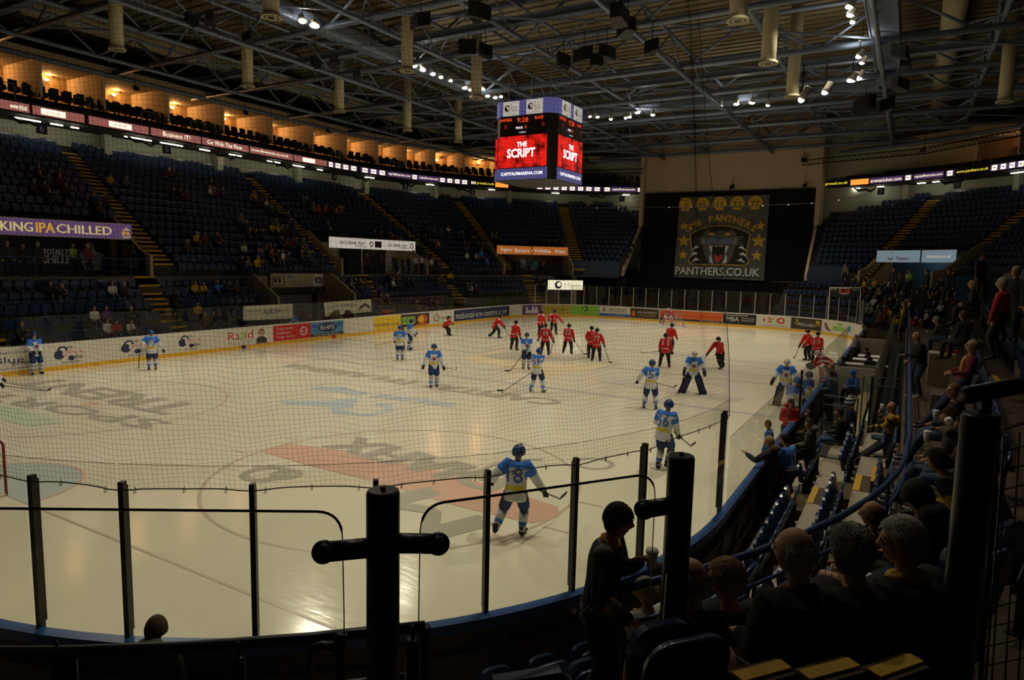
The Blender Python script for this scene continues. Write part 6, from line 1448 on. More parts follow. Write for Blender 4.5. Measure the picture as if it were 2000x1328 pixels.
def hair_detail(J, style, matk, parent, s=1.0, strands=0):
    f, l, u = head_frame(J); c = J['hd']+u*.012; k = J['k']*s; mb = MB(); nu, nv = 30, 20; keep = {}; vs = []
    for j in range(nv+1):
        for i in range(nu):
            th, ph = 2*pi*i/nu, pi*(j/nv)*.86+.01; dx, dy, dz = sin(ph)*cos(th), sin(ph)*sin(th), cos(ph)
            g = (1.03 if style == 'balding' else 1.085) + (.045 if style in ('bob', 'curly', 'messy') else 0)+.03*sin(th*9+ph*7)*(.8 if style in ('curly', 'messy') else .3)
            x, y, z = .094*dx*g, .077*dy*g, .118*dz*(g-.02)
            if dx < 0 and dz < 0: x *= 1.0 if style == 'bob' else .92
            vs.append(c+(f*x+l*y+u*z)*k)
    fs = []
    for j in range(nv):
        for i in range(nu):
            th, ph = 2*pi*(i+.5)/nu, pi*((j+.5)/nv)*.86; ct = cos(th); dz = cos(ph)
            lim = {'short': -.55, 'bob': -.80, 'curly': -.62, 'messy': -.6, 'fringe': -.55, 'balding': -.5}[style]
            if ct > 0: front = {'short': .62, 'bob': .55, 'curly': .6, 'messy': .48, 'fringe': .30, 'balding': 2}[style]; lo_ = lim+(front-lim)*min(1, (ct**.6)*1.15)
            else: lo_ = lim
            if style == 'balding' and (dz > .42 or ct > .15): continue
            if dz > lo_: fs.append((j*nu+i, (j+1)*nu+i, (j+1)*nu+(i+1) % nu, j*nu+(i+1) % nu))
    mb.add(vs, fs, 0); 
    if strands:
        rs = random.Random(5)
        for fc in fs[:]:
            if style == 'balding' and rs.random() < .5: continue
            for _ in range(strands):
                a_, b_ = mb.v[fc[0]], mb.v[fc[2]]; t = rs.random(); p = V(a_).lerp(V(b_), t); nrm = (p-c).normalized(); dn = (-u*1.0-f*.5+l*rs.uniform(-.35, .35)); dn = (dn-nrm*dn.dot(nrm)).normalized()
                if style in ('curly', 'messy'): dn = (dn+nrm.cross(dn)*rs.uniform(-1.2, 1.2)).normalized()
                L_s = rs.uniform(.018, .034)*k; mb.tube([p, p+dn*L_s*.5+nrm*.007*k, p+dn*L_s+nrm*(.004*k if style != 'bob' else .002)], [.0018*k, .0016*k, .0005*k], 3, 0, False)
    o = mb.build('hair', M['hair_'+matk], parent, True)
    return o
def hand_detail(mb, wr, d, up, side, mi=0, grip=.5, k=1.0):
    """palm, four unequal curled fingers and a thumb; wr wrist, d pointing direction, up back of hand, side +1 if thumb lies on up x d"""
    wr = V(wr); d = V(d).normalized(); up = (V(up)-d*V(up).dot(d)).normalized(); w_ = d.cross(up)*side
    mb.tube([wr-d*.03*k, wr+d*.02*k, wr+d*.06*k, wr+d*.092*k], [(.022*k, .027*k), (.018*k, .034*k), (.017*k, .042*k), (.014*k, .040*k)], 10, mi, True, up)
    for i, L in enumerate((.070, .080, .074, .058)):
        p = wr+d*(.088*k)+w_*((.030-.020*i)*k); q = [p]; a = 0
        for sg, fr in ((.45, .5), (.32, 1.0), (.23, 1.2)):
            a += grip*fr; q.append(q[-1]+(d*cos(a)-up*sin(a))*(L*sg*k))
        mb.tube(q, [.0095*k, .009*k, .008*k, .006*k], 7, mi)
    p = wr+d*.03*k+w_*.028*k; q = [p, p+(d*.5+w_*.8-up*.15).normalized()*.035*k, p+(d*.5+w_*.8).normalized()*.035*k+(d*.9+w_*.25-up*.45*grip).normalized()*.032*k, ]
    q.append(q[-1]+(d*.8-w_*.3*grip-up*.6*grip).normalized()*.022*k); mb.tube(q, [.013*k, .011*k, .010*k, .007*k], 7, mi)

# ---- skaters
def skater(loc, face, team, num=None, H=1.88, J=None, label='', stick=None, goalie=False, helmet=True, hair=None):
    """face: heading in degrees; stick: (local grip point, local blade point)"""
    fr = radians(face); loc = V(loc); o = empty('person', loc, fr, label=label, cat='person'); J = J or pose(H); k = J['k']
    up, f, lf, P = J['up'], J['f'], J['lf'], J['pel']
    hf, hl, hu = head_frame(J)
    me = union_mesh([torso_chain(J, 1.0), ([(J['nk']-up*.06*k, .06*k), (J['nk'], .055*k), (J['hd']-hu*.03, .07*k), (J['hd'], (.092*k, .078*k)), (J['hd']+hu*.04*k, (.088*k, .074*k))], tuple(hf)), ([(J['hd']+hf*.06*k-hu*.02*k, .03*k), (J['hd']+hf*.085*k-hu*.03*k, .018*k)], None)]
        +[arm_chain(J, n) for n in 'LR']+[leg_chain(J, n) for n in 'LR'], .024, 2)
    def bf(c, n):
        b = nearest_bone(J, c)
        return 0 if b[1] == 'H' else (1 if b[1] in 'TAS' else 2)
    mesh_obj(me, 'body', [M['skin2'], M['jwhite'] if team == 'blue' else M['jred'], M['c_charcoal']], o, bf)
    # jersey
    w_ = 1.12 if goalie else 1.0; tc = torso_chain(J, w_, -.17, True, .045)
    me = union_mesh([tc]+[arm_chain(J, n, w_, .022, .06, (.088, .080, .066, .062, .052)) for n in 'LR'], .011 if (loc-CPV).length < 15 else .022, 5)
    def jf(c, n):
        t = (c-P).dot(up)/k; b = nearest_bone(J, c)
        if team == 'blue':
            if b[1] == 'A' and b[2][:2] == 'sh' and b[4] > .15: return 0 if b[4] < .7 else 1
            if b[1] == 'A' and b[2][:2] == 'el': return 1
            if t > .40: return 0
            if .005 < t < .085 and abs((c-P).dot(lf)) < .19: return 2
            return 1
        if t > .43 and abs((c-P).dot(lf))/k > .10 and abs((c-P).dot(f)) < .06: return 1
        if -.03 > t > -.06: return 1
        return 0
    js = mesh_obj(me, 'jersey', [M['jblue'], M['jwhite'], M['jyellow'], M['k_blue'], M['k_navy']] if team == 'blue' else [M['jred'], M['jwhite'], M['jred'], M['jwhite'], M['jblack']], o, jf)
    if num:
        vs, fs, asp = textmesh(num); back = MB(); c0 = P+up*.27*k-f*.5*k; h_ = .27*k; wd = min(.30, .15*len(num)+.03)*k
        bv = BVHTree.FromPolygons([v.co for v in me.vertices], [tuple(p.vertices) for p in me.polygons]); out = []
        cells = [(x, y) for x, y in vs]
        for x, y in cells:
            q = c0-lf*((x-.5)*wd)+up*((y-.5)*h_); hit = bv.ray_cast(q, f); out.append((hit[0] if hit[0] else q+f*.3*k)-f*.014*k)
        back.add(out, fs, 0)
        back.build('jersey_number', [M['k_blue'] if team == 'blue' else M['jwhite']], o)
    else:
        fr_ = MB(); fr_.disc(P+up*.22*k+f*.178*k*w_, lf, up, .065*k, 0, 16); fr_.disc(P+up*.22*k+f*.182*k*w_, lf, up, .04*k, 1, 12); fr_.build('jersey_badge', [M['k_navy'], M['k_red']] if team == 'blue' else [M['jwhite'], M['jblack']], o)
    # shorts
    me = union_mesh([([(P-up*.06*k, (.135*k, .178*k)), (P+up*.06*k, (.13*k, .165*k))], tuple(f))]+[([(J['hip'+n], .115*k), (J['hip'+n].lerp(J['kn'+n], .5), .118*k), (J['hip'+n].lerp(J['kn'+n], .86), .112*k)], None) for n in 'LR'], .028, 3)
    mesh_obj(me, 'shorts', [M['jnavy'] if team == 'blue' else M['jblack']], o)
    for n in 'LR':
        kn, an, toe = J['kn'+n], J['an'+n], J['toe'+n]; fd = V((toe.x-an.x, toe.y-an.y, 0)).normalized()
        m = MB()
        if goalie:
            c = kn.lerp(an, .45)+V((.06, 0, 0)); ax = (kn-an).normalized(); m.obox(c, (.80*k, .27*k, .13*k), ax, (1, .0, 0), 0); m.obox(c+V((.075, 0, 0)), (.7*k, .16*k, .06*k), ax, (1, 0, 0), 1)
            m.obox(an+fd*.10+V((0, 0, .0)), (.20*k, .25*k, .13*k), fd, Z_, 0); m.build('leg_pad', [M['c_navy'] if team == 'blue' else M['jwhite'], M['k_navy'] if team == 'blue' else M['k_red']], o)
        ts = [0, .2, .2, .42, .58, .58, .74, .74, 1]; rr = [.085, .092, .092, .085, .08, .08, .07, .07, .06]; q = [kn.lerp(an, t) for t in ts]
        a, b = (1, 0) if team == 'blue' else (2, 2)
        m = MB()
        for (i0, i1, mi) in ((0, 4, a), (4, 6, b), (6, 8, a)): m.tube([q[i]+V((0, 0, 1e-4*i)) for i in range(i0, i1+1)], [rr[i]*k for i in range(i0, i1+1)], 10, mi, i0 == 0)
        m.build('sock', [M['jblue'], M['jwhite'] if team == 'blue' else M['jyellow'], M['jblack']], o, True)
        m = MB(); z0 = an.z-.085*k; hh = V((an.x, an.y, 0)); B_ = z0+.03
        m.tube([V((an.x, an.y, z0+.19*k)), V((an.x, an.y, z0+.10*k)), V((an.x, an.y, z0+.05*k))+fd*.02], [(.055*k, .05*k), (.055*k, .052*k), (.06*k, .045*k)], 10, 0)
        m.tube([V((an.x, an.y, z0+.075*k))-fd*.05*k, V((an.x, an.y, z0+.075*k))+fd*.05*k, V((an.x, an.y, z0+.065*k))+fd*.17*k, V((an.x, an.y, z0+.06*k))+fd*.22*k], [(.04*k, .045*k), (.045*k, .05*k), (.035*k, .045*k), (.018*k, .025*k)], 10, 0)
        m.obox(V((an.x, an.y, z0+.033*k))+fd*.085*k, (.24*k, .022*k, .022*k), fd, Z_, 1); m.obox(V((an.x, an.y, z0+.012*k))+fd*.085*k, (.28*k, .006*k, .024*k), fd, Z_, 2); m.build('skate', [M['glovek'], M['offw'], M['blade']], o, True)
        wr, ha, el = J['wr'+n], J['ha'+n], J['el'+n]; d = (ha-wr).normalized(); m = MB()
        if goalie: m.obox(wr+d*.07, (.26*k, .22*k, .10*k), d, lf, 0); m.tube([wr-d*.1, wr], .07*k, 8, 0)
        else:
            m.tube([wr-d*.07*k, wr-d*.02*k, wr+d*.03*k, wr+d*.09*k], [(.060*k, .052*k), (.055*k, .05*k), (.052*k, .060*k), (.042*k, .058*k)], 9, 0)
            for i in range(4): p = wr+d*.085*k+lf*((i-1.5)*.026*k); m.tube([p, p+d*.045*k-up*.01, p+d*.055*k-up*.05*k], [.017*k, .016*k, .013*k], 6, 0)
            p = wr+d*.03*k+f*.04*k; m.tube([p, p+d*.04*k+f*.025*k, p+d*.075*k+f*.01*k-up*.02*k], [.019*k, .017*k, .014*k], 6, 0)
        m.build('glove', [M['glovek']], o, True)
    c = J['hd']+hu*.02; m = MB(); nu, nv = 18, 12; vs = []; fs = []
    for j in range(nv+1):
        for i in range(nu):
            th, ph = 2*pi*i/nu, pi*.5*j/nv*1.25; x, y, z = .140*sin(ph)*cos(th), .118*sin(ph)*sin(th), .138*cos(ph); vs.append(c+(hf*x+hl*y+hu*z)*k)
    for j in range(nv):
        for i in range(nu):
            ct = cos(2*pi*(i+.5)/nu)
            if ct > .55 and j > nv*.72: continue
            fs.append((j*nu+i, (j+1)*nu+i, (j+1)*nu+(i+1) % nu, j*nu+(i+1) % nu))
    hm = 'helmwhite' if goalie else ('helmblue' if team == 'blue' else 'helmblack')
    m.add(vs, fs, 0); m.obox(c+(hf*-.0+hu*.125)*k, (.17*k, .03*k, .02*k), hf, hu, 0)
    if helmet: m.build('helmet', [M[hm]], o, True)
    m = MB()
    if goalie:
        for i in range(-3, 4): y = i*.027; m.tube([c+(hf*.10+hl*y+hu*.03)*k, c+(hf*.145+hl*y*.9-hu*.03)*k, c+(hf*.13+hl*y*.8-hu*.10)*k], .005*k, 4, 0)
        for z in (-.0, -.04, -.08): m.tube([c+(hf*.09+hl*.09+hu*z)*k, c+(hf*.145+hl*.0+hu*z)*k, c+(hf*.09-hl*.09+hu*z)*k], .005*k, 4, 0)
        m.build('face_cage', [M['helmwhite']], o)
    elif helmet:
        m.add([c+(hf*(.140+e)*cos(a)+hl*.121*sin(a)+hu*z)*k for a in (-.9, -.45, 0, .45, .9) for z, e in ((.045, 0), (-.035, .012))], [(2*i, 2*i+1, 2*i+3, 2*i+2) for i in range(4)], 0); m.build('visor', [MATS['visor'] if 'visor' in MATS else glassmat('visor', (.8, .82, .8), .1)], o)
    if not helmet: hair_detail(J, 'short', hair or 'brown', o)
    # nose and chin on the body's face so the head reads from the front
    if stick:
        R_ = Matrix.Rotation(fr, 3, 'Z'); gpt, bl = V(stick[0]), V(stick[1]); s_ = empty('hockey_stick', loc+R_@bl, 0, label='hockey stick held by the '+label.split(',')[0][:60], cat='hockey stick')
        A = R_@(gpt-bl); d = A.normalized(); m = MB(); m.bar(d*.02, A+d*(.35 if len(stick) < 3 else stick[2]), .03, .02, 0, (0, 0, 1)); m.build('shaft', M['black'], s_)
        h = V((-A.x, -A.y, 0)).normalized(); m = MB(); t_ = .04 if goalie else .0
        m.tube([V((0, 0, .03+t_)), h*.12+V((0, 0, .035+t_)), h*.26+V((.02, 0, .045+t_)), h*.31+V((.03, 0, .05+t_))], [(.033+t_, .008), (.035+t_, .008), (.035+t_, .008), (.02, .006)], 6, 0, True, (0, 0, 1)); m.build('blade', M['black'], s_)
        s_['label'] = 'black hockey stick of the '+' '.join(label.replace('person in ', 'player in ').split()[:11]).rstrip(',')
    return o
# ================================================================== players on the ice
def P3(px, py, z=0): return at(px, py, z=z)
TOCAM = lambda p: math.degrees(atan2(CP[1]-p.y, CP[0]-p.x))
def pl(px, py, rel, team, label, num=None, J=None, H=1.88, stickpx=None, grip=None, z=0, **kw):
    """feet at pixel; rel: heading relative to facing the camera (0 = faces camera, 180 = back turned, +90 = faces picture right)"""
    p = P3(px, py, z); face = TOCAM(p)+rel; J = J or pose(H); st = None
    if stickpx:
        b = at(stickpx[0], stickpx[1], z=.03 if len(stickpx) < 3 else stickpx[2]); R_ = Matrix.Rotation(-radians(face), 3, 'Z'); bl = R_@(b-p)
        g = (J['haL']+J['haR'])/2 if grip == 'both' else J['haL'] if grip == 'L' else J['haR']; st = (g, bl)
    return skater(p, face, team, num, H, J, label, st, **kw)
def sp_(**k): return pose(1.88, **k)
HL = lambda x=.30, y=.16, z=.92: (x, y, z)
hold = ((.34, .20, .98), (.30, -.24, .92)); low = ((.42, .16, .80), (.36, -.22, .74))
B_ = 'blue and white hockey kit'
pl(70, 731, 25, 'blue', 'person in blue and white hockey kit standing by the left boards, leftmost player', J=sp_(feet=((0, .16, 0), (.05, -.16, 0)), hands=((.30, .05, .95), (.28, -.2, .98))))
pl(298, 723, 178, 'blue', 'person in blue and white number 73 hockey kit by the left boards', num='73', J=sp_(feet=((0, .13, 0), (.1, -.12, 0)), hands=((.05, .42, .95), (.1, -.40, .9))), stickpx=(271, 719), grip='L')
pl(574, 667, 0, 'blue', 'person in blue and white hockey kit standing in front of the red gym advert', J=sp_(hands=((.3, .12, .98), (.3, -.12, .98))))
pl(781, 703, 172, 'blue', 'person in blue and white number 27 hockey kit before the yellow advert', num='27', J=sp_(hands=((.22, .30, .95), (.1, -.38, .95))), stickpx=(734, 674), grip='L')
pl(798, 683, 75, 'blue', 'person in blue and white hockey kit just behind number 27', J=sp_(lean=14, hands=((.35, .2, .95), (.35, -.2, .9))))
pl(846, 755, 5, 'blue', 'person in blue and white hockey kit facing the camera, stick held across', J=sp_(feet=((0, .12, 0), (.18, -.1, 0)), lean=4, hands=((.2, .36, .86), (.15, -.38, .9))), stickpx=(890, 722, .25), grip='L')
pl(1048, 767, 158, 'blue', 'person in blue and white number 59 hockey kit, stick on the puck', num='59', J=sp_(feet=((0, .25, 0), (.1, -.22, 0)), lean=8, hands=((.35, .28, .85), (.40, .1, 1.0))), stickpx=(983, 764), grip='L')
pl(1027, 721, 8, 'blue', 'person in blue and white hockey kit behind number 59', J=sp_(lean=6, hands=((.3, .15, .85), (.32, -.12, .95))), stickpx=(996, 725), grip='R')
pl(1269, 799, 176, 'blue', 'person in blue and white number 5 hockey kit left of the goaltender', num='5', J=sp_(feet=((0, .2, 0), (0, -.2, 0)), lean=10, hands=((.1, .44, .98), (.3, -.05, .95))), stickpx=(1316, 757, .35), grip='R')
pl(1350, 768, 2, 'blue', 'person in blue and white goaltender kit with dark leg pads, near the far blue line', J=sp_(feet=((0, .42, 0), (0, -.34, 0)), lean=12, hands=((.25, .42, .95), (.35, -.30, .95))), goalie=True, stickpx=(1330, 762), grip='R')
pl(1291, 916, 152, 'blue', 'person in blue and white number 56 hockey kit skating by the near glass', num='56', J=sp_(feet=((-.05, .06, 0), (.05, -.12, .05)), lean=14, hands=((.35, .2, 1.0), (.42, -.18, .86))), stickpx=(1350, 872, .35), grip='R')
pl(1005, 1050, 165, 'blue', 'person in blue and white number 18 hockey kit, nearest player behind the glass', num='18', J=sp_(feet=((-.22, .30, .12), (.12, -.10, 0)), pel=(0, 0, .90), lean=10, hands=((.1, .46, 1.0), (.3, -.42, .86)), head=(-25, 0)), stickpx=(1095, 975, .45), grip='R')
pl(1531, 792, 3, 'blue', 'person in blue and white goaltender kit behind the boards end, left of the team bench', J=sp_(feet=((0, .25, 0), (0, -.25, 0)), lean=4, hands=((.2, .42, .95), (.2, -.42, .95))), goalie=True, H=1.9)
pl(-36, 800, 60, 'blue', 'person in blue and white hockey kit, stick reaching in at the left picture edge', J=sp_(feet=((-.2, .2, 0), (.15, -.2, 0)), lean=18, hands=((.55, .05, .82), (.5, .2, .95))), stickpx=(92, 764), grip='L')
stride = dict(feet=((-.35, .18, .05), (.25, -.15, 0)), pel=(0, 0, .84), lean=32)
pl(870, 655, 60, 'red', 'person in red hockey kit leaning hard into a turn, leftmost skater in red', J=sp_(feet=((-.1, .5, 0), (.2, .15, 0)), pel=(.1, -.15, .72), lean=35, side=22, hands=low))
pl(966, 660, 95, 'red', 'person in red hockey kit skating to the right, below the ice centre advert', J=sp_(**stride, hands=((.6, .1, .8), (.55, -.1, .75))), stickpx=(992, 655), grip='L')
pl(1003, 684, 150, 'red', 'person in red hockey kit, left of the centre circle group, gloves low', J=sp_(lean=18, hands=low, feet=((0, .18, 0), (0, -.18, 0))), stickpx=(1040, 664, .3), grip='R')
pl(1064, 694, 176, 'red', 'person in red hockey kit standing with back turned on the centre circle', num='49', J=sp_(feet=((0, .2, 0), (0, -.2, 0)), hands=((.15, .36, .9), (.1, -.4, .85))), H=1.92, stickpx=(1075, 690), grip='R')
pl(1054, 655, 140, 'red', 'person in red hockey kit half hidden behind the centre circle group', J=sp_(lean=10, hands=low))
pl(1080, 653, 20, 'red', 'person in red hockey kit reaching out one arm, behind the centre circle group', J=sp_(feet=((-.1, .25, 0), (.15, -.25, .03)), lean=15, hands=((.35, .5, .95), (.3, -.45, 1.05))))
pl(1108, 691, 165, 'red', 'person in red hockey kit bending with a stick out to the right', num='22', J=sp_(feet=((0, .24, 0), (0, -.22, 0)), pel=(0, 0, .90), lean=18, hands=((.3, .2, .85), (.35, -.25, .8))), stickpx=(1140, 692), grip='R')
pl(1154, 700, 185, 'red', 'person in red hockey kit, left of the standing pair right of centre', J=sp_(lean=8, hands=hold))
pl(1164, 706, 178, 'red', 'person in red hockey kit, right of the standing pair right of centre', num='77', J=sp_(feet=((0, .2, 0), (0, -.2, 0)), hands=((.1, .1, 1.25), (.15, -.36, .9))), H=1.95, stickpx=(1190, 708), grip='R')
pl(752, 646, 170, 'red', 'person in red hockey kit standing by the yellow advert on the left boards', J=sp_(hands=((.1, .3, .9), (.1, -.3, .9))))
pl(1298, 718, 182, 'red', 'person in red hockey kit bending forward with red taped stick to the left', num='11', J=sp_(feet=((0, .24, 0), (0, -.22, 0)), lean=24, hands=((.35, .25, .85), (.3, -.3, .8))), stickpx=(1255, 690, .25), grip='L')
pl(1307, 690, 150, 'red', 'person in red hockey kit behind the bending player right of centre', J=sp_(lean=12, hands=hold))
pl(1404, 720, -25, 'red', 'person in red hockey kit skating to the left at right of the net edge', J=sp_(feet=((-.4, .05, .02), (.15, .18, 0)), pel=(-.05, 0, .86), lean=26, hands=((.5, .1, .85), (.5, -.35, .8))), stickpx=(1378, 698, .1), grip='R')
pl(1578, 704, -40, 'red', 'person in red hockey kit with lowered stick by the right boards', J=sp_(lean=14, hands=((.45, .05, .85), (.45, -.2, .85))), stickpx=(1552, 700), grip='R')
pl(1593, 712, 178, 'red', 'person in red hockey kit with back turned by the right boards', num='19', J=sp_(feet=((0, .18, 0), (0, -.18, 0)), hands=hold))
pl(1304, 631, 0, 'red', 'person in red and white goaltender kit crouching in front of the far goal', J=sp_(feet=((0, .40, 0), (0, -.40, 0)), pel=(-.12, 0, .62), lean=30, hands=((.35, .42, .7), (.4, -.4, .65))), goalie=True, stickpx=(1290, 630), grip='R')
pl(1612, 748, -75, 'red', 'person in red goaltender kit with white mask leaning over by the team bench', J=sp_(feet=((0, .25, 0), (0, -.25, 0)), pel=(-.1, 0, .88), lean=55, hands=((.6, .2, .75), (.6, -.2, .75))), goalie=True)
m = MB(); m.tube([(0, 0, 0), (0, 0, .025)], .038, 16); m.build('puck', M['black'], None, True, label='small black puck on the ice by the stick of number 59', cat='puck', loc=at(981, 767, z=.002))
# ================================================================== the crowd
def crowd_base(kind, hair):
    if kind == 'sit': J = pose(1.72, seat=.45, feet=((.46, .14, 0), (.44, -.12, 0)), lean=4, hands=((.29, .09, .66), (.27, -.09, .66)))
    elif kind == 'lean': J = pose(1.72, seat=.45, feet=((.42, .16, 0), (.44, -.16, 0)), lean=28, hands=((.5, .08, .72), (.5, -.06, .72)))
    elif kind == 'drink': J = pose(1.72, seat=.45, feet=((.46, .12, 0), (.5, -.16, 0)), lean=-4, hands=((.3, .14, .95), (.34, -.14, .66)))
    elif kind == 'stand': J = pose(1.76, hands=((.1, .26, .85), (.1, -.26, .85)))
    else: J = pose(1.76, hands=((.26, -.02, 1.14), (.26, .04, 1.10)))
    b = MB(); up, k = J['up'], J['k']; me = union_mesh([torso_chain(J, 1.08, -.10), ([(J['nk']-up*.06*k, .06*k), (J['hd']-up*.05*k, .052*k)], None)]+[arm_chain(J, n, 1.15) for n in 'LR']+[leg_chain(J, n, 1.1) for n in 'LR']+[([(J['an'+n], .045), (J['toe'+n], .035)], None) for n in 'LR']+[([(J['wr'+n], .03), (J['ha'+n], .036)], None) for n in 'LR'], .03, 3)
    def fn0(p):
        q = nearest_bone(J, p)[1]; return {'H': 0, 'T': 1, 'A': 1, 'S': 0, 'P': 2, 'F': 4}[q]
    b.add([v.co for v in me.vertices], [tuple(p.vertices) for p in me.polygons], [fn0(p.center) for p in me.polygons]); head_detail(b, J, 0, 0, 0, 16, 14, 1.08, gi=4)
    f, l, u = head_frame(J); c = J['hd']+u*.012; nb = len(b.v); nu, nv = 16, 10; vs = []
    for j in range(nv+1):
        for i in range(nu):
            th, ph = 2*pi*i/nu, pi*.82*j/nv+.01; g = 1.17+.03*sin(5*th+3*ph); vs.append(c+f*(.094*sin(ph)*cos(th)*g)+l*(.077*sin(ph)*sin(th)*g)+u*(.118*cos(ph)*g))
    hf_ = []
    for j in range(nv):
        for i in range(nu):
            ct = cos(2*pi*(i+.5)/nu); dz = cos(pi*.82*(j+.5)/nv)
            if hair == 'bald' and (dz > .3 or ct > 0): continue
            if dz > (-.6 if ct < .1 else -.5+1.0*min(1, ct*1.3)): hf_.append((j*nu+i, (j+1)*nu+i, (j+1)*nu+(i+1) % nu, j*nu+(i+1) % nu))
    b.add(vs, hf_, 3); me = bpy.data.meshes.new('person'); me.from_pydata([tuple(v) for v in b.v], [], b.f); ms = b.m; me.polygons.foreach_set('use_smooth', [True]*len(me.polygons))
    o = mesh_obj(me, 'person', [M['skin'], M['c_black'], M['c_charcoal'], M['hair_brown'], M['black']], None); me.polygons.foreach_set('material_index', ms)
    for p in me.polygons: p.use_smooth = True
    COL.objects.unlink(o); return o
CB_ = {(k, h): crowd_base(k, h) for k in ('sit', 'lean', 'drink', 'stand', 'arms') for h in ('full', 'bald')}
NC = [0]; SEEN = {}
def person(loc, face, kind, top, trous, hair, label, group=None):
    src = CB_[(kind, 'bald' if hair == 'bald' else 'full')]; o = src.copy(); COL.objects.link(o); o.location = loc; o.rotation_euler = (0, 0, face+random.uniform(-.25, .25))
    s_ = random.uniform(.95, 1.05); o.scale = (s_, s_, s_)
    for i, mt in ((1, 'c_'+top), (2, 'c_'+trous), (3, 'hair_'+(hair if hair != 'bald' else 'grey'))):
        sl = o.material_slots[i]; sl.link = 'OBJECT'; sl.material = M[mt]
    return tag(o, label, 'person', group)
tops = ['black', 'navy', 'charcoal', 'gold', 'maroon', 'grey', 'black', 'brown', 'brown', 'black', 'charcoal', 'olive', 'navy', 'white']; hairs = ['brown', 'black', 'grey', 'blond', 'brown', 'bald', 'white', 'ginger']; trs = ['black', 'denim', 'charcoal', 'navy']
ALLROWS = [(r, z, 'L') for r, z in LOWROWS[:6]]+[(21.55, 4.0, 'L'), (22.05, 4.5, 'L')]+[(rowU(j)[0]+.1, rowU(j)[1], 'U') for j in range(NJ)]
COUNT = {}
def rowname(i): return 'row %s from the glass' % ['one', 'two', 'three', 'four', 'five', 'six', 'seven', 'eight', 'nine', 'ten', 'eleven', 'twelve', 'thirteen', 'fourteen', 'fifteen', 'sixteen', 'seventeen', 'eighteen', 'nineteen', 'twenty', 'twenty one', 'twenty two'][i]
def zone(px):
    for a, n in ((150, 'far left'), (330, 'left block'), (480, 'left of vehicle gate'), (660, 'above vehicle gate'), (850, 'by food court tunnel'), (960, 'right of food court'), (1140, 'by orange signs')):
        if px < a: return n
    return 'by the stage curtain'
TAKEN = []; used_lab = set()
def uniq(base, px, py):
    if base not in used_lab: used_lab.add(base); return base
    for ex in (', further right', ', right again', ', next one', ', then another'):
        if base+ex not in used_lab: used_lab.add(base+ex); return base+ex
    return base
def seat_at(px, py, side='L', top=None, hair=None, kind=None, hh=1.15):
    best = None; rows = ALLROWS if side == 'L' else [(r, z, 'A') for r, z in ARC]+[(r, z, 'R') for r, z in RROWS]+[(rowU(j)[0]+.1, rowU(j)[1], 'U') for j in range(NJ)]
    lo, hi = (2, LEND+25) if side == 'L' else (UEND-36, UEND+44)
    for i, (r, z, t) in enumerate(rows):
        # coarse then fine search along the row
        a = min((abs(proj(bp(lo+(hi-lo)*k/60, r+.35, z+hh))[0]-px) if proj(bp(lo+(hi-lo)*k/60, r+.35, z+hh))[2] > .5 else 1e9, lo+(hi-lo)*k/60) for k in range(61))[1]
        b = min((abs(proj(bp(a+(k-10)*(hi-lo)/600, r+.35, z+hh))[0]-px), a+(k-10)*(hi-lo)/600) for k in range(21))[1]
        if side == 'L' and i < 3 and b > 45.8: continue
        if (t == 'A' and b > UEND) or (t == 'R' and b < UEND-1): continue
        e = abs(proj(bp(b, r+.35, z+hh))[1]-py)
        if best is None or e < best[0]: best = (e, b, r, z, i)
    e, u, r, z, i = best; nn = bn(u); top = top or random.choice(tops); hair = hair or random.choice(hairs); kind = kind or random.choice(['sit', 'sit', 'lean', 'drink']); tr = random.choice(trs)
    key = (i, round(u*2))
    if key in COUNT: u += .5; key = (i, round(u*2))
    COUNT[key] = 1; tone = {'bald': 'bald head'}.get(hair, hair+' hair')
    if side == 'L': lab = 'person, %s top, %s, %s, %s' % (top, tone, rowname(i).replace('row ', 'row ').replace(' from the glass', ' up'), zone(px))
    else: lab = 'person, %s top, %s, right stand, %s row up, %s' % (top, tone, WORD[min(i, 14)], 'near the curtain' if px < 1720 else 'below the blue tunnel' if px < 1850 else 'towards the right edge')
    TAKEN.append((bp(u, r+.5, z)))
    return person(bp(u, r+(.33 if kind in ('sit', 'lean', 'drink') else .25), z), atan2(-nn.y, -nn.x), kind, top, tr, hair, uniq(lab, px, py), 'spectators on the %s' % ('left and far banks' if side == 'L' else 'right stand'))
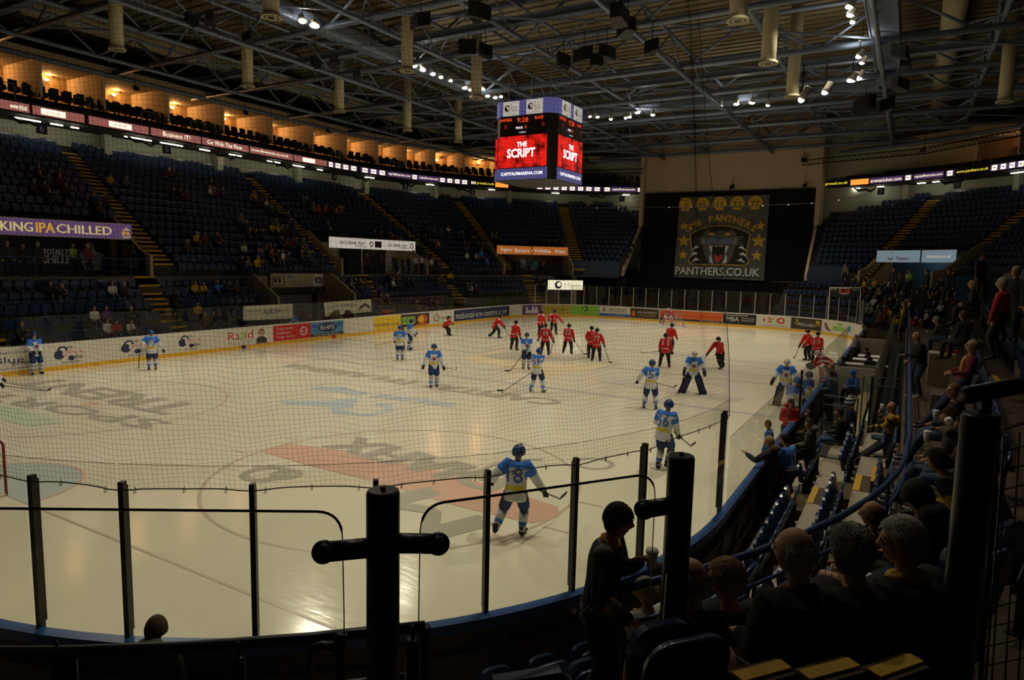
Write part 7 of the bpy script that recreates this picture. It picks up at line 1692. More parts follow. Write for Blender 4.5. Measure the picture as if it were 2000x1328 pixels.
LS = [(96, 545), (118, 547), (92, 548), (218, 545), (232, 552), (224, 548), (382, 460), (398, 452), (410, 456), (424, 462), (364, 472), (474, 480), (386, 462), (378, 545), (392, 543), (424, 550), (440, 547), (458, 552), (470, 512), (477, 505), (498, 508), (492, 500),
      (505, 478), (514, 484), (522, 480), (528, 487), (536, 484), (503, 492), (512, 497), (520, 496), (531, 498), (541, 494), (548, 497), (590, 494), (602, 491), (606, 497), (556, 466), (562, 461), (549, 468), (574, 466), (576, 462), (592, 465), (584, 477), (596, 480),
      (530, 435), (542, 440), (536, 432), (552, 437), (560, 440), (556, 420), (552, 413), (488, 449), (494, 446), (502, 452), (466, 422), (478, 432), (410, 358), (418, 362), (424, 372), (412, 371), (490, 378), (498, 385), (508, 392), (504, 385), (528, 400), (544, 404),
      (612, 402), (620, 398), (634, 403), (642, 401), (650, 404), (662, 405), (668, 407), (591, 383), (598, 388), (76, 345), (92, 338), (112, 344), (62, 352), (96, 372), (110, 378), (130, 362), (75, 330), (118, 335), (66, 362), (214, 338), (228, 342), (205, 390), (190, 392), (180, 388), (336, 366), (344, 370), (350, 376), (326, 329), (338, 331),
      (640, 435), (644, 445), (668, 455), (675, 457), (730, 452), (736, 458), (756, 455), (764, 458), (812, 460), (815, 465), (838, 448), (846, 450), (852, 452), (876, 442), (896, 455), (892, 452), (832, 462), (840, 468), (848, 466), (854, 475), (922, 462), (928, 466), (960, 458), (970, 460),
      (912, 495), (930, 497), (908, 472), (916, 474), (936, 476), (942, 478), (670, 545), (678, 548), (684, 544), (690, 548), (696, 546), (702, 552), (676, 555), (688, 558), (752, 525), (758, 530), (770, 528), (776, 526), (766, 545), (776, 540), (796, 545), (804, 542), (856, 550), (862, 548), (872, 528), (880, 530),
      (748, 570), (756, 574), (744, 576), (738, 568), (180, 605), (205, 612), (226, 622), (248, 610), (205, 632), (228, 634), (45, 628), (920, 565), (928, 568), (914, 586), (840, 582), (832, 596), (818, 600), (812, 596), (858, 602), (848, 586), (602, 632), (515, 545), (400, 608), (416, 610), (386, 604), (1072, 470), (1078, 472), (1098, 474), (1062, 472), (1054, 545), (1048, 552), (1062, 590), (1068, 596)]
cols = {(180, 605): ('white', 'brown'), (205, 612): ('purple', 'brown'), (226, 622): ('red', 'brown'), (205, 632): ('white', 'brown'), (228, 634): ('white', 'brown'), (382, 460): ('gold', 'grey'), (424, 462): ('yellow', 'brown'), (474, 480): ('white', 'brown'), (498, 508): ('yellow', 'brown'), (872, 528): ('yellow', 'brown'), (880, 530): ('yellow', 'black'),
        (912, 495): ('white', 'brown'), (930, 497): ('white', 'brown'), (766, 545): ('white', 'white'), (920, 565): ('white', 'brown'), (620, 398): ('red', 'brown'), (634, 403): ('red', 'blond'), (650, 404): ('pink', 'brown'), (562, 461): ('red', 'brown'), (392, 543): ('gold', 'grey'), (378, 545): ('gold', 'brown'), (424, 550): ('blue', 'grey')}
for q in LS: c = cols.get(q); seat_at(q[0], q[1], 'L', *(c or (None, None)))
# standing at the tunnels and on stairs: (px, head py, plane r, floor z, top, kind, label)
def stand_at(px, r, z, top, kind, label, lo, hi, turn=0, hair='brown', trous='black', hz=1.0):
    u = u_at(px, r, z+hz, lo, hi); nn = bn(u); o = person(bp(u, r, z), atan2(-nn.y, -nn.x)+turn, kind, top, trous, hair, label, None); o['group'] = 'people standing at the tunnels'; return o
for a in [(142, 23.2, 4.0, 'green', 'arms', 'steward in bright yellow green jacket with folded arms in the left tunnel entrance', 2, 30, 0, 'brown'),
          (170, 22.4, 4.0, 'maroon', 'stand', 'person in maroon coat standing by the railing of the left tunnel', 2, 30, .5, 'grey'), (44, 22.6, 4.0, 'black', 'stand', 'person in black standing in the left tunnel, second from the picture edge', 2, 30, 0, 'ginger'),
          (14, 22.4, 4.0, 'charcoal', 'stand', 'person in charcoal standing in the left tunnel, at the picture edge', 2, 30, 0, 'grey'), (74, 22.4, 4.0, 'black', 'stand', 'person in black with pale collar by the white door frame, left tunnel', 2, 30, .3, 'white'),
          (340, 19.2, 1.6, 'black', 'stand', 'person in black with blue bag walking up the left stairs', 10, 30, 2.2, 'black'),
          (770, 23, 4.0, 'black', 'stand', 'person in black, leftmost in the pale tunnel entrance', 34, 50, 0, 'grey'), (835-60+60-20, 23.4, 4.0, 'red', 'stand', 'person in bright red jacket in the middle of the pale tunnel', 34, 50, .3, 'brown'), (717, 23.4, 4.0, 'maroon', 'stand', 'person in maroon jacket in the pale tunnel entrance', 34, 50, 0, 'grey'),
          (732, 22.8, 4.0, 'black', 'stand', 'person in black team shirt facing into the pale tunnel', 34, 50, 3, 'black'), (745, 23, 4.0, 'charcoal', 'arms', 'person in charcoal coat beside the red jacket, pale tunnel', 34, 50, 0, 'brown'), (773+0, 24.2, 4.0, 'brown', 'stand', 'person in brown coat farther inside the pale tunnel', 34, 50, 0, 'blond'),
          (786, 22.8, 4.0, 'maroon', 'arms', 'person in dark red jacket right of centre in the pale tunnel', 34, 50, 0, 'brown'), (797, 23.4, 4.0, 'black', 'stand', 'tall person in black coat in the pale tunnel', 34, 50, 0, 'black'), (811, 22.8, 4.0, 'white', 'stand', 'person in white and black shirt by the tunnel right end', 34, 50, 0, 'brown'),
          (824, 22.5, 4.0, 'white', 'arms', 'person in white shirt, second from right in the pale tunnel', 34, 50, 0, 'black'), (832, 22.8, 4.0, 'pink', 'stand', 'person in pink top at the right end of the pale tunnel', 34, 50, 0, 'ginger'), (842, 22.5, 4.0, 'white', 'stand', 'person in white shirt, rightmost in the pale tunnel', 34, 50, 0, 'brown'),
          (1004, 23.6, 4.0, 'black', 'stand', 'person in black, left in the orange signed tunnel', 44, 95, 0, 'black'), (1012, 23.2, 4.0, 'charcoal', 'stand', 'person in charcoal, second in the orange signed tunnel', 44, 95, 0, 'brown'), (1032, 23.2, 4.0, 'denim', 'stand', 'person in blue denim, third in the orange signed tunnel', 44, 95, 0, 'brown'), (1055, 23.4, 4.0, 'black', 'arms', 'person in black, rightmost in the orange signed tunnel', 44, 95, 0, 'black'),
          (940, 22.6, 4.9, 'blue', 'stand', 'steward in blue jacket on the stairs left of the orange signs', 44, 80, 0, 'black'), (951, 22.2, 4.0, 'blue', 'arms', 'steward in blue jacket at the foot of the stairs by the orange signs', 44, 80, 0, 'black')]:
    stand_at(a[0], a[1], a[2], a[3], a[4], a[5], a[6], a[7], a[8], a[9])

RS = [(1655, 548), (1668, 547), (1678, 552), (1690, 548), (1700, 556), (1709, 550), (1718, 558), (1728, 548), (1740, 553), (1748, 560), (1690, 566), (1702, 572), (1716, 570), (1730, 575), (1745, 572), (1757, 568), (1770, 572), (1785, 570), (1695, 590), (1708, 585), (1722, 592), (1740, 585), (1755, 590), (1772, 590), (1706, 602), (1718, 606), (1730, 604), (1745, 606), (1722, 622), (1735, 620), (1748, 622), (1752, 612),
      (1775, 560), (1790, 562), (1800, 566), (1808, 572), (1815, 580), (1822, 566), (1830, 572), (1840, 558), (1846, 566), (1852, 575), (1862, 570), (1872, 578), (1880, 566), (1762, 605), (1778, 600), (1795, 598), (1812, 600), (1826, 596), (1792, 618), (1806, 620), (1872, 592), (1884, 588), (1858, 562), (1866, 556), (1896, 600), (1906, 598), (1850, 548), (1838, 550), (1888, 572), (1898, 585)]
for q in RS: seat_at(q[0], q[1], 'R')
for q, t in {(1768, 592): ('yellow', 'grey'), (1807, 572): ('gold', 'grey'), (1840, 600): ('white', 'bald'), (1862, 568): ('maroon', 'blond'), (1790, 652): ('red', 'black'), (1803, 650): ('red', 'black')}.items(): seat_at(q[0], q[1], 'R', *t)
def st_r(px, py, d, top, kind, label, turn=0, hair='brown', trous='black', hh=1.62):
    p = at(px, py, d=d); f = atan2(0-p.y, 30-p.x)+turn; return person(V((p.x, p.y, p.z-hh)), f, kind, top, trous, hair, label)
st_r(1962, 548, 13.3, 'red', 'stand', 'person seen from behind in red jacket with grey hood, standing high at right', .4, 'grey', 'charcoal')
st_r(1917, 500, 24, 'brown', 'stand', 'person in long brown coat standing by the blue partition at right', 2.6, 'brown', 'olive')
st_r(1906, 556, 19, 'black', 'sit', 'bald person in black jumper seated high among the right stand rows', .5, 'bald', 'black', 1.2); st_r(1987, 527, 14.5, 'black', 'stand', 'person with light brown hair in black at the far right edge', 1.5, 'blond')
st_r(1747, 527, 42, 'black', 'stand', 'person in black, left of the pair in front of the blue tunnel wall', 0, 'black'); st_r(1760, 533, 42, 'brown', 'arms', 'person in brown in the middle in front of the blue tunnel wall', 0, 'brown'); st_r(1777, 530, 42, 'green', 'arms', 'steward in bright green jacket in front of the blue tunnel wall', 0, 'brown')
st_r(1812, 532, 38, 'black', 'stand', 'person in black by the doorway right in the blue tunnel', 0, 'black'); st_r(1652, 515, 55, 'grey', 'stand', 'person in grey on the stairs under the right end of the curtain', .3, 'bald'); st_r(1855, 532, 32, 'navy', 'stand', 'person in navy coat standing on the stairs right of the tan wall', 1, 'brown'); st_r(1912, 535, 26, 'black', 'stand', 'person in black by the blue partition post', 1, 'ginger')
st_r(1768, 590, 27, 'yellow', 'stand', 'person in yellow striped shirt leaning on the walkway rail', .2, 'grey', 'grey'); st_r(1888, 618, 17, 'charcoal', 'sit', 'person in charcoal seated behind the reclining fan in sunglasses', 0, 'brown', 'black', 1.2); st_r(1850, 622, 21, 'olive', 'lean', 'person in olive cap and coat bending forward, denim legs, on the right rows', .2, 'grey', 'denim', 1.15)
m = MB(); 
for x_ in (1868, 1884, 1899):
    a = at(x_, 556, d=28); m = MB(); m.box(-.05, .05, -.7, .0, 0, 1.1); m.build('blue_partition', M['wallblue'], label='blue partition panel standing between rows of the right stand', cat='partition', group='blue partition panels in the right stand', loc=(a.x, a.y, a.z-.7))
# ================================================================== people close to the camera
def near(loc, face, J, label, top, trous='black', hair=('short', 'brown'), skin='skin', glasses=False, hs=1.0, bulk=1.0, collar=None, hands=(None, None), shoe='black', legs=True, topfn=None, topmats=None, grip=(.5, .5), hat=None, hood=None, bold_head=False):
    o = empty('person', loc, radians(face), label=label, cat='person'); k = J['k']; up, f, lf, P = J['up'], J['f'], J['lf'], J['pel']
    b = MB(); me = union_mesh([torso_chain(J, .95*bulk), ([(J['nk']-up*.07*k, .062*k), (J['nk']+up*.01*k, .052*k), (J['hd']-up*.05*k, .052*k)], None)]+[arm_chain(J, n) for n in 'LR']+[leg_chain(J, n) for n in 'LR'], .02, 3)
    b.add([v.co for v in me.vertices], [tuple(p.vertices) for p in me.polygons], 0); bpy.data.meshes.remove(me)
    head_detail(b, J, 0, 1, 2, 40, 30, s=hs*1.06)
    for i, n in enumerate('LR'):
        d = (J['ha'+n]-J['wr'+n]).normalized(); w_ = hands[i] or (V((0, 0, 1)) if abs(d.z) < .7 else f); hand_detail(b, J['wr'+n]+d*.0, d, w_, 1 if i == 0 else -1, 0, grip[i], k)
    b.build('body', [M[skin], M['offw'], M['lip'], M['black']], o, True)
    fn = (lambda c, nn: topfn((c-P).dot(up)/k, (c-P).dot(lf)/k, nearest_bone(J, c), (c-P).dot(f)/k)) if topfn else None
    js = mesh_obj(union_mesh([torso_chain(J, bulk, -.12, True, .016)]+[arm_chain(J, n, bulk, .014, .03) for n in 'LR'], .017, 4), 'jacket', topmats or [M['c_'+top]], o, fn)
    if legs:
        mesh_obj(union_mesh([([(P-up*.05*k, (.125*k*bulk, .165*k*bulk)), (P+up*.03*k, (.12*k*bulk, .155*k*bulk))], tuple(f))]+[leg_chain(J, n, 1.0, .014) for n in 'LR'], .02, 3), 'trousers', [M['c_'+trous]], o)
        for n in 'LR':
            a, t = J['an'+n], J['toe'+n]; fd = V((t.x-a.x, t.y-a.y, 0)).normalized(); m = MB(); z = a.z-.05
            m.tube([V((a.x, a.y, z))-fd*.07*k, V((a.x, a.y, z+.01))-fd*.03*k, V((a.x, a.y, z))+fd*.08*k, V((a.x, a.y, z-.01))+fd*.19*k], [(.035*k, .03*k), (.055*k, .042*k), (.045*k, .045*k), (.02*k, .03*k)], 10); m.obox(V((a.x, a.y, z-.035))+fd*.06*k, (.28*k, .085*k, .02*k), fd, Z_, 1); m.build('shoe', [M['black'] if shoe == 'black' else M['offw'], M['offw']], o, True)
    hf, hl, hu = head_frame(J); c = J['hd']+hu*.012; kk = k*hs*1.06
    if hair: dd = (V(loc)-CPV).length; hair_detail(J, hair[0], hair[1], o, hs*1.06, 7 if dd < 6.5 else 3 if dd < 12 else 0)
    if hat:
        m = MB(); nu, nv = 24, 9; vs = [c+(hf*(.112*sin(pi*.5*j/nv*1.12)*cos(2*pi*i/nu))+hl*(.095*sin(pi*.5*j/nv*1.12)*sin(2*pi*i/nu))+hu*(.142*cos(pi*.5*j/nv*1.12)))*kk for j in range(nv+1) for i in range(nu)]
        m.add(vs, [(j*nu+i, (j+1)*nu+i, (j+1)*nu+(i+1) % nu, j*nu+(i+1) % nu) for j in range(nv) for i in range(nu)], [(1 if (j // 2) % 2 and len(hat) > 1 else 0) for j in range(nv) for i in range(nu)])
        if len(hat) > 1: m.ball(c+hu*.155*kk, .03*kk, 1, 10, 7)
        q = m.build('knitted_hat', [M['c_'+h] for h in hat], o, True); sm = q.modifiers.new('t', 'SOLIDIFY'); sm.thickness = .012; sm.offset = 1
    if glasses:
        m = MB()
        for sg in (1, -1):
            e = c+(hf*.098+hl*(sg*.033)+hu*.006)*kk; R_ = .022*kk; m.tube([e+hl*(R_*1.15*cos(a))+hu*(R_*sin(a)) for a in [2*pi*i/14 for i in range(15)]], .0022, 5); m.tube([e+hl*sg*R_*1.15, c+(hf*.02+hl*(sg*.086)+hu*.012)*kk, c+(hf*-.02+hl*(sg*.084)+hu*.0)*kk], .002, 5)
        m.tube([c+(hf*.100+hl*.011+hu*.008)*kk, c+(hf*.100-hl*.011+hu*.008)*kk], .002, 5); m.build('glasses', M['darkmetal'] if glasses is True else M['black'], o)
    if collar:
        m = MB(); nk = J['nk']+up*.0; R_ = .064*k; m.tube([nk-up*.035*k+f*(R_*cos(a))*1.05+lf*(R_*sin(a)*1.15)+up*(-.02*cos(a)) for a in [2*pi*i/18 for i in range(19)]], collar[1]*k, 8); m.build('collar', M['c_'+collar[0]], o, True)
    if hood:
        m = MB(); m.ball(J['nk']-f*.10*k+up*.02*k, (.10*k, .15*k, .085*k), 0, 16, 10); m.build('hood', M['c_'+hood], o, True)
    return o
M['lip'] = mat('lips', (.34, .12, .09), .5)
M['cupwhite'] = mat('cup_white', (.62, .60, .55), .5)
def cup(p, label, s=1.0, tilt=None):
    R_ = tilt or V((0, 0, 1)); R_ = R_.normalized(); o = empty('paper_cup', p, label=label, cat='cup'); m = MB(); m.tube([R_*0, R_*.10*s], [.028*s, .038*s], 20); m.build('cup_body', M['cupwhite'], o, True)
    m = MB(); m.tube([R_*.098*s, R_*.106*s, R_*.108*s, R_*.118*s], [.041*s, .041*s, .037*s, .035*s], 20); m.build('cup_lid', M['white'], o, True); return o
def hp(px, py, zf, hh): return at(px, py, z=zf+hh)
def base(px, py, zf, hh): p = hp(px, py, zf, hh); return V((p.x, p.y, zf))
def inward(p): 
    c = V((8.8, -7.05, 0))
    return math.degrees(atan2(c.y-p.y, c.x-p.x)) if p.x < 8.8 else 90
# --- standing boy with a cup
pb = base(1186, 1012, 1.9, 1.56); toC = math.degrees(atan2(CP[1]-pb.y, CP[0]-pb.x)); fc = toC+78
Jf = pose(1.72, feet=((.05, .12, 0), (-.12, -.12, 0)), lean=7, hands=((.25, .07, 1.27), (.24, -.26, .98)), head=(2, 6))
bm_ = lambda t, y, b, x: (1 if (b[1] == 'A' and b[2][:2] == 'el' and .25 < b[4] < .4) else 2 if (b[1] == 'A' and b[2][:2] == 'el' and .4 <= b[4] < .6) else 2 if (t > .48) else 1 if (-.05 < t < .0) else 0)
fig = near(pb, fc, Jf, 'person in black and gold team shirt holding a white paper cup, standing at the front', 'black', 'navy', ('fringe', 'brown'), 'skin', collar=('gold', .016), topfn=bm_, topmats=[M['c_black'], M['c_gold'], M['c_grey']], bulk=1.04, hands=(V((-.2, .6, .6)), None), grip=(.85, .6))
R_ = Matrix.Rotation(radians(fc), 3, 'Z')
m = MB(); P_, up_, f_, lf_ = Jf['pel'], Jf['up'], Jf['f'], Jf['lf']
sh, el = Jf['shR'], Jf['elR']; ax = (el-sh).normalized(); sd = -lf_
c = sh.lerp(el, .5)+sd*.086+f_*.0; m.text('trentfm', c, ax*-1 if ax.z > 0 else -ax, f_*-1, w=.20, h=.045, mi=0); 
m.build('sleeve_lettering', M['k_grey'], fig)
m = MB(); c = P_+up_*.28+f_*.150-lf_*.06; m.disc(c, (f_*.35-lf_*.95).normalized()*-1, up_, .05, 0, 20, .035); m.text('G', c+f_*.004-lf_*.002, (f_*.35-lf_*.95).normalized()*-1, up_, h=.05, mi=0); m.build('team_crest', M['k_grey'], fig)
m = MB()
random.seed(3)
for i in range(60):
    a = random.uniform(-2.6, -.3); z = random.uniform(-.10, .06); q = P_+up_*z+f_*cos(a)*.145+lf_*sin(a)*.19; m.ball(q, .006, 0, 5, 4)
m.build('sequins', M['offw'], fig)
hd = R_@Jf['haL']+pb; cup(hd+R_@V((.035, -.02, -.06)), 'white lidded paper cup held by the person in the black and gold shirt', 1.15)
# --- seated and standing neighbours
def seated(px, py, zf, label, turn=0, H=1.72, face=None, lean=4, head=(0, 0), feet=((.46, .14, 0), (.46, -.14, 0)), hands=((.31, .09, .66), (.28, -.08, .65)), hh=1.24, **kw):
    b = base(px, py, zf, hh); fa = (inward(b) if face is None else face)+turn; J = pose(H, seat=.44, feet=feet, lean=lean, hands=hands, head=head)
    # keep the head where the photograph has it
    R_ = Matrix.Rotation(radians(fa), 3, 'Z'); hd = R_@J['hd']; b = V((b.x-hd.x, b.y-hd.y, zf)); TAKEN.append(V(b)-R_@V((.12, 0, 0))); o = near(b, fa, J, label, kw.pop('top', 'black'), **kw); o['ploc'] = 0; del o['ploc']
    return o, J, R_, b
def standing(px, py, zf, label, face, H=1.75, hh=None, lean=3, head=(0, 0), feet=((0, .12, 0), (.04, -.12, 0)), hands=None, **kw):
    hh = hh or (H*.915); b = base(px, py, zf, hh); J = pose(H, feet=feet, lean=lean, hands=hands, head=head); R_ = Matrix.Rotation(radians(face), 3, 'Z'); hd = R_@J['hd']; b = V((b.x-hd.x, b.y-hd.y, zf))
    o = near(b, face, J, label, kw.pop('top', 'black'), **kw); return o, J, R_, b
oB, JB, RB, bB = seated(1555, 1055, 2.75, 'balding elderly person in glasses and dark jacket with round back crest, seen from behind', head=(18, 0), skin='skin2', hair=('balding', 'white'), glasses=True, collar=('maroon', .02), bulk=1.22, legs=False)
m = MB(); bk_ = JB['pel']+JB['up']*.28-JB['f']*.178; m.disc(bk_, -JB['lf'], JB['up'], .10, 0, 28, .092); m.disc(bk_, -JB['lf'], JB['up'], .085, 1, 28, .05); m.text('NP', bk_-JB['f']*.003, -JB['lf'], JB['up'], h=.05, mi=0); m.build('round_crest', [M['k_brown'], M['k_dark']], oB)
seated(1664, 1052, 2.75, 'elderly person with curly grey hair seen from behind, dark coat', head=(-4, 0), hair=('curly', 'grey'), bulk=1.15, legs=False)
seated(1765, 1036, 2.75, 'elderly person with pale bobbed hair, glasses and orange scarf, facing left', head=(48, 2), hair=('bob', 'white'), glasses=True, collar=('gold', .032), bulk=1.2, skin='skin2', legs=False)
seated(1422, 1112, 2.3, 'person with short greying fair hair and dark glasses looking left, dark coat', head=(52, 6), hair=('short', 'blond'), glasses='black', bulk=1.15, legs=False)
seated(1350, 1110, 2.3, 'balding person half hidden behind the second dark post', head=(35, 0), hair=('balding', 'grey'), skin='skin2', bulk=1.05, legs=False)
seated(1705, 1000, 1.9, 'balding person in a dark cap edge beyond the rail, above the curly grey head', head=(20, 0), hair=('balding', 'brown'), bulk=1.0, legs=False, hh=1.2)
seated(1262, 1142, 1.02, 'person with curly white hair low behind the rail, below the standing boy', head=(60, 10), hair=('curly', 'white'), top='white', bulk=1.0)
seated(1290, 1112, .6, 'person with brown hair beside the curly white haired person', head=(-60, 0), hair=('short', 'brown'), top='brown')
standing(305, 1228, .05, 'person in dark knitted hat and coat with pale fur hood, behind the near boards', inward(base(305, 1228, .05, 1.5)), H=1.64, hat=('brown',), hair=None, hood='grey', bulk=1.25)
# right block, walkway side
seated(1863, 756, 2.3, 'young person with short fair hair in black coat with grey hood, looking left', head=(38, -4), hair=('short', 'ginger'), trous='denim', hood='grey', feet=((.62, .14, 0), (.6, -.1, 0)))
oK, JK, RK, bK = seated(1884, 822, 2.3, 'person drinking from a white cup, dark brown hair and brown coat', head=(30, 8), hair=('short', 'black'), top='brown', hands=((.30, .08, 1.14), (.38, -.1, .7)), grip=(.8, .5), trous='denim')
cup(at(1861, 834, d=8.3), 'white paper cup at the lips of the dark haired drinking person', 1.1, V((-.2, .5, .8)))
seated(1858, 806, 2.3, 'person with chin length brown hair between the fair haired and drinking people', head=(25, 10), hair=('bob', 'brown'), top='charcoal', trous='denim', feet=((.6, .14, 0), (.6, -.1, 0)))
cup(at(1827, 818, d=9.6), 'black and white paper cup held above denim knees', 1.1); cup(at(1810, 862, d=8.6), 'white paper cup held low beside the team shirt back', 1.2)
oT, JT, RT, bT = seated(1835, 868, 2.3, 'person in black and gold team shirt with blue TRENT patch, bent forward, back turned', lean=34, head=(0, 20), hair=('short', 'brown'), bulk=1.15, topfn=lambda t, y, b, x: 1 if (b[1] == 'A' and b[4] > .5) else 0, topmats=[M['c_black'], M['c_gold']])
m = MB(); bk_ = JT['pel']+JT['up']*.34-JT['f']*.168; m.disc(bk_, -JT['lf'], JT['up'], .115, 0, 24, None, 0, 2*pi, .08); m.text('TRENT', bk_-JT['f']*.004, -JT['lf'], JT['up'], w=.16, h=.045, mi=1); m.build('back_patch', [M['k_navy'], M['k_grey']], oT)
seated(1795, 952, 2.3, 'person in black coat with hood up edged by a pale seam, back turned', lean=14, head=(0, 10), hair=('short', 'black'), hood='charcoal', bulk=1.2, hat=('black',))
seated(1905, 900, 2.3, 'person in maroon jacket with yellow hood lining bending forward by the right post', lean=30, head=(0, 15), hair=('messy', 'brown'), top='maroon', hood='gold', bulk=1.1)
oS, JS, RS_, bS = seated(1899, 670, 2.75, 'person in sunglasses and maroon and gold team shirt reclining with knees up', face=96, lean=-10, head=(-5, -8), hair=('short', 'blond'), glasses='black', top='maroon', trous='navy', feet=((.62, .2, -.45), (.55, -.12, -.45)), hands=((.22, .22, .68), (.16, -.3, .66)), topfn=lambda t, y, b, x: 1 if (.05 < t < .46 and abs(y) < .08+.0*t and x > 0) else 0, topmats=[M['c_maroon'], M['c_gold']])
oM, JM, RM, bM = standing(1790, 656, 1.9, 'person in black coat and jeans standing at the blue walkway rail, hand on it', 118, H=1.82, lean=10, head=(15, 8), hands=((.42, .05, 1.10), (.2, -.26, .95)), hair=('short', 'blond'), bulk=1.15, trous='denim', shoe='white')
# front block by the glass
standing(1503, 862, .18, 'person in dark green parka with fur hood, one hand on the glass', 78, H=1.72, hh=1.58, hands=((.46, .22, 1.30), (.2, -.2, .95)), hair=('messy', 'blond'), top='charcoal', hood='brown', head=(45, 5), grip=(.05, .5), bulk=1.05)
standing(1500, 828, .05, 'child with curly fair hair in teal top behind the parka, by the glass', 90, H=1.5, hair=('curly', 'ginger'), top='blue', head=(50, 5), trous='denim')
standing(1545, 786, .18, 'person in red hoodie with brown hair looking down by the glass', 200, H=1.70, head=(0, 22), hair=('messy', 'brown'), top='red', hands=((.24, .08, 1.1), (.24, -.08, 1.1)), hood='red')
oU, JU, RU, bU = standing(1532, 862, .18, 'person in blue team shirt number 17 with white stripes, back to the camera', 60, H=1.72, hh=1.5, lean=12, head=(40, 15), hair=('short', 'black'), bulk=1.08, topfn=lambda t, y, b, x: 1 if ((b[1] != 'A' and (.02 < t < .05 or .08 < t < .11)) or (b[1] == 'A' and b[2][:2] == 'el' and (.3 < b[4] < .45 or .6 < b[4] < .72))) else (2 if (b[1] != 'A' and t < .02) else 0), topmats=[M['c_blue'], M['c_white'], M['c_navy']])
m = MB(); q = JU['pel']+JU['up']*.26-JU['f']*.158; m.text('17', q, -JU['lf'], JU['up'], w=.16, h=.17); m.build('shirt_number', M['k_white'], oU)
seated(1522, 880, .18, 'person in purple patterned top between the parka and the blue shirt', face=100, head=(20, 20), hair=('bob', 'brown'), top='purple', hh=1.3, lean=15)
seated(1578, 800, .30, 'person with curly brown hair in dark brown coat near the glass', face=95, head=(60, 0), hair=('curly', 'brown'), top='brown', hh=1.3)
seated(1580, 822, .6, 'person with dark hair in olive hooded coat, second row of the front block', face=90, head=(75, 0), hair=('messy', 'black'), top='olive', hood='olive')
seated(1640, 800, .6, 'person with dark hair in black coat and jeans, second row of the front block', face=88, head=(20, 5), hair=('messy', 'black'), top='black', trous='denim', feet=((.6, .14, 0), (.58, -.1, 0)))
seated(1660, 778, .6, 'person in striped blue and white knitted bobble hat behind the black coat', face=92, head=(20, 5), hair=None, hat=('navy', 'white'), top='navy', hh=1.3)
oN, JN, RN, bN = seated(1742, 790, 1.02, 'balding person in glasses and gold and black team shirt, hand in lap, third row', face=92, head=(35, 0), hair=('balding', 'brown'), glasses=True, trous='charcoal', feet=((.7, .2, -.2), (.66, -.12, -.2)), topfn=lambda t, y, b, x: 1 if ((b[1] == 'A' and .25 < b[4] < .5) or t < .06 or (b[1] == 'A' and b[2][:2] == 'el' and b[4] > .8)) else 0, topmats=[M['c_gold'], M['c_black']], bulk=1.15, hands=((.42, .05, .70), (.30, -.02, .98)), grip=(.5, .8))
cup(at(1722, 800, d=16.8), 'white paper cup held up by the person in the gold and black shirt', 1.2)
# on and behind the team bench
def bench(x, y, label, face, kind='sit', z=.22, **kw):
    if kind == 'sit': J = pose(1.8, seat=.42, feet=((.44, .14, 0), (.44, -.14, 0)), lean=12, hands=((.4, .1, .7), (.4, -.1, .7)), head=(0, 6))
    else: J = pose(1.8, lean=6, head=(0, 6), hands=((.25, .1, 1.05), (.25, -.1, 1.05)))
    return near(V((x, y, z)), face, J, label, kw.pop('top', 'black'), legs=True, **kw)
hb = dict(topmats=[M['jblue'], M['jwhite']], topfn=lambda t, y, b, x: 1 if (t < .2 or (b[1] == 'A' and b[2][:2] == 'el')) else 0, bulk=1.3)
bench(21.4, -14.55, 'person in light blue kit and blue helmet on the ice beside the team bench', 200, 'stand', z=0, trous='navy', hair=None, hat=('blue',), **hb)
bench(22.9, -14.7, 'person in light blue kit and dark blue helmet beside the bench gate', 230, 'stand', z=0, trous='navy', hair=None, hat=('navy',), **hb)
bench(22.3, -15.6, 'person with brown hair in blue staff jacket, back to the camera behind the bench', 80, 'stand', hair=('short', 'brown'), top='denim', bulk=1.25)
bench(24.3, -15.45, 'person with short blond hair in purple jacket behind the bench', 100, 'stand', hair=('short', 'blond'), top='purple')
bench(26.1, -16.1, 'person in bright blue kit and blue cap seated by the white partition', 130, 'sit', hair=None, hat=('blue',), top='blue')
for x, y, t, hcol, lab, kd in ((29.9, -15.5, 'black', 'black', 'person in black seated before the nearer white officials table', 'sit'), (34.7, -16.15, 'black', 'black', 'official in black with dark hair at the second table, left', 'sit'), (33.1, -16.3, 'charcoal', 'brown', 'official in charcoal with brown hair at the second table, right', 'sit'),
        (36.8, -15.5, 'grey', 'blond', 'person in long grey coat standing by the right boards', 'stand'), (44, -15.45, 'black', 'ginger', 'person in black and white top standing beyond the grey coat', 'stand')):
    bench(x, y, lab, 95, kd, hair=('short', hcol), top=t)
for px, py, t in ((1722, 1240, 'F'), (1424, 1262, 'E')):
    a = at(px, py, z=3.0); m = MB(); d = (CPV-a); d.z = 0; d.normalize(); w_ = Z_.cross(d); m.obox(a, (.075, .006, .055), w_, Z_, 0); m.text(t, a+d*.005, w_, Z_, h=.035, mi=1)
    m.build('row_letter_plate', [M['offw'], M['black']], label='small pale plate with row letter %s on a dark seat end' % t, cat='plate')
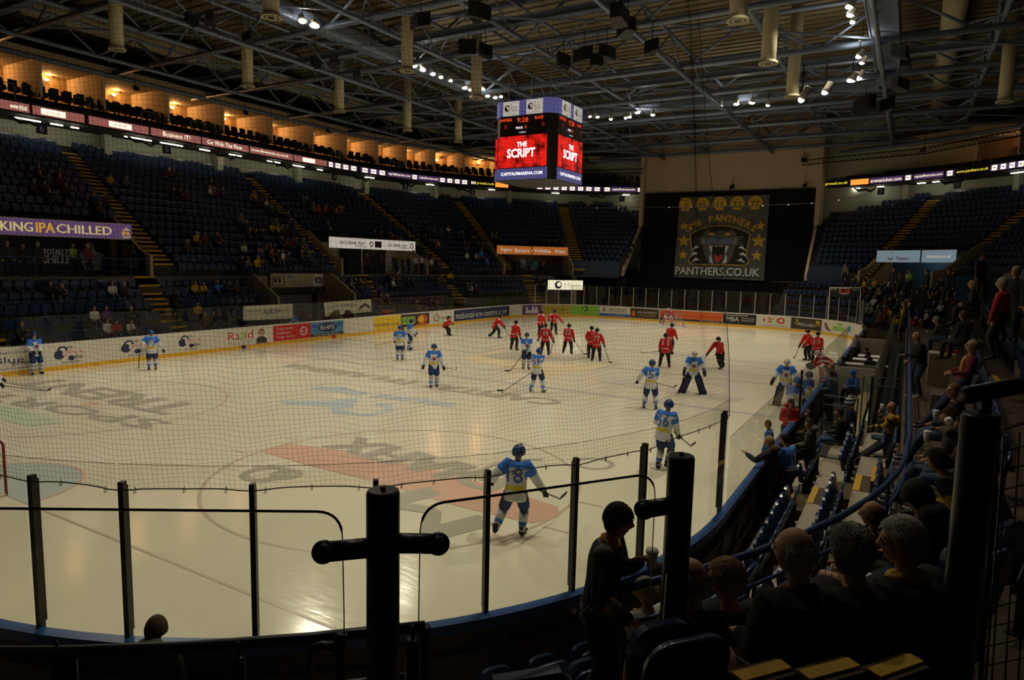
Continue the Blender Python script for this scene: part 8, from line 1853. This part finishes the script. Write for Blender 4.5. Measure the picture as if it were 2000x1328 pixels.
# ================================================================== seats: 300 that show largest one by one, the rest as one mass
SB_, SP_, SK_ = seat_mesh(True)
vis = []
for i, (P_, a, lab) in enumerate(SEATS):
    q = proj(P_+V((0, 0, .6)))
    if q[2] > .6 and -30 < q[0] < 2030 and -30 < q[1] < 1360: vis.append((q[2], i))
vis.sort(); pick = set(i for d_, i in vis[:300])
def sit_pan():
    m = MB(); pts = [(-.2, 0), (.2, 0), (.2, .3), (.12, .38), (-.12, .38), (-.2, .3)]; m.prism(pts, (.03, 0, .40), Y_, X_, (0, 0, .045)); return m
occ = set()
for t in TAKEN:
    best = min(((P_-t).length, i) for i, (P_, a, lab) in enumerate(SEATS))
    if best[0] < .55: occ.add(best[1])
SD_ = sit_pan().build('seat_pan', M['seatblue']); COL.objects.unlink(SD_); low_me = SD_.data
sdn = sit_pan()
proto = None
bymesh = [MB(), MB()]
lb, lp, lk = seat_mesh(False)
for i, (P_, a, lab) in enumerate(SEATS):
    if i in pick:
        if proto is None:
            proto = empty('stadium_seat'); tag(proto, 'x', 'seat', 'empty blue tip-up seats')
            SB_.build('backrest', M['seatblue'], proto, True); SP_.build('seat_pan', M['seatblue'], proto); SK_.build('bracket', M['black'], proto); o = proto
        else: o = copy_tree(proto)
        o.location = P_; o.rotation_euler = (0, 0, a)
        if i in occ:
            KIDS[o][1].data = low_me
            o['label'] = 'blue seat lowered under a spectator, '+lab; o['group'] = 'occupied blue seats, '+lab; continue
        o['label'] = 'empty blue tip-up seat, '+lab
        o['group'] = 'empty blue seats, '+lab
    else:
        q = proj(P_+V((0, 0, .6)))
        if not (q[2] > 0 and -150 < q[0] < 2150 and q[1] > -100): continue
        m = bymesh[0]; c, s_ = cos(a), sin(a)
        for src in (lb, sdn if i in occ else lp):
            m.add([(P_.x+x*c-y*s_, P_.y+x*s_+y*c, P_.z+z) for x, y, z in src.v], src.f, 0)
bymesh[0].build('stadium_seats', M['seatblue'], label='massed rows of folded dark blue tip-up seats filling the far banks', cat='seats', kind='stuff')
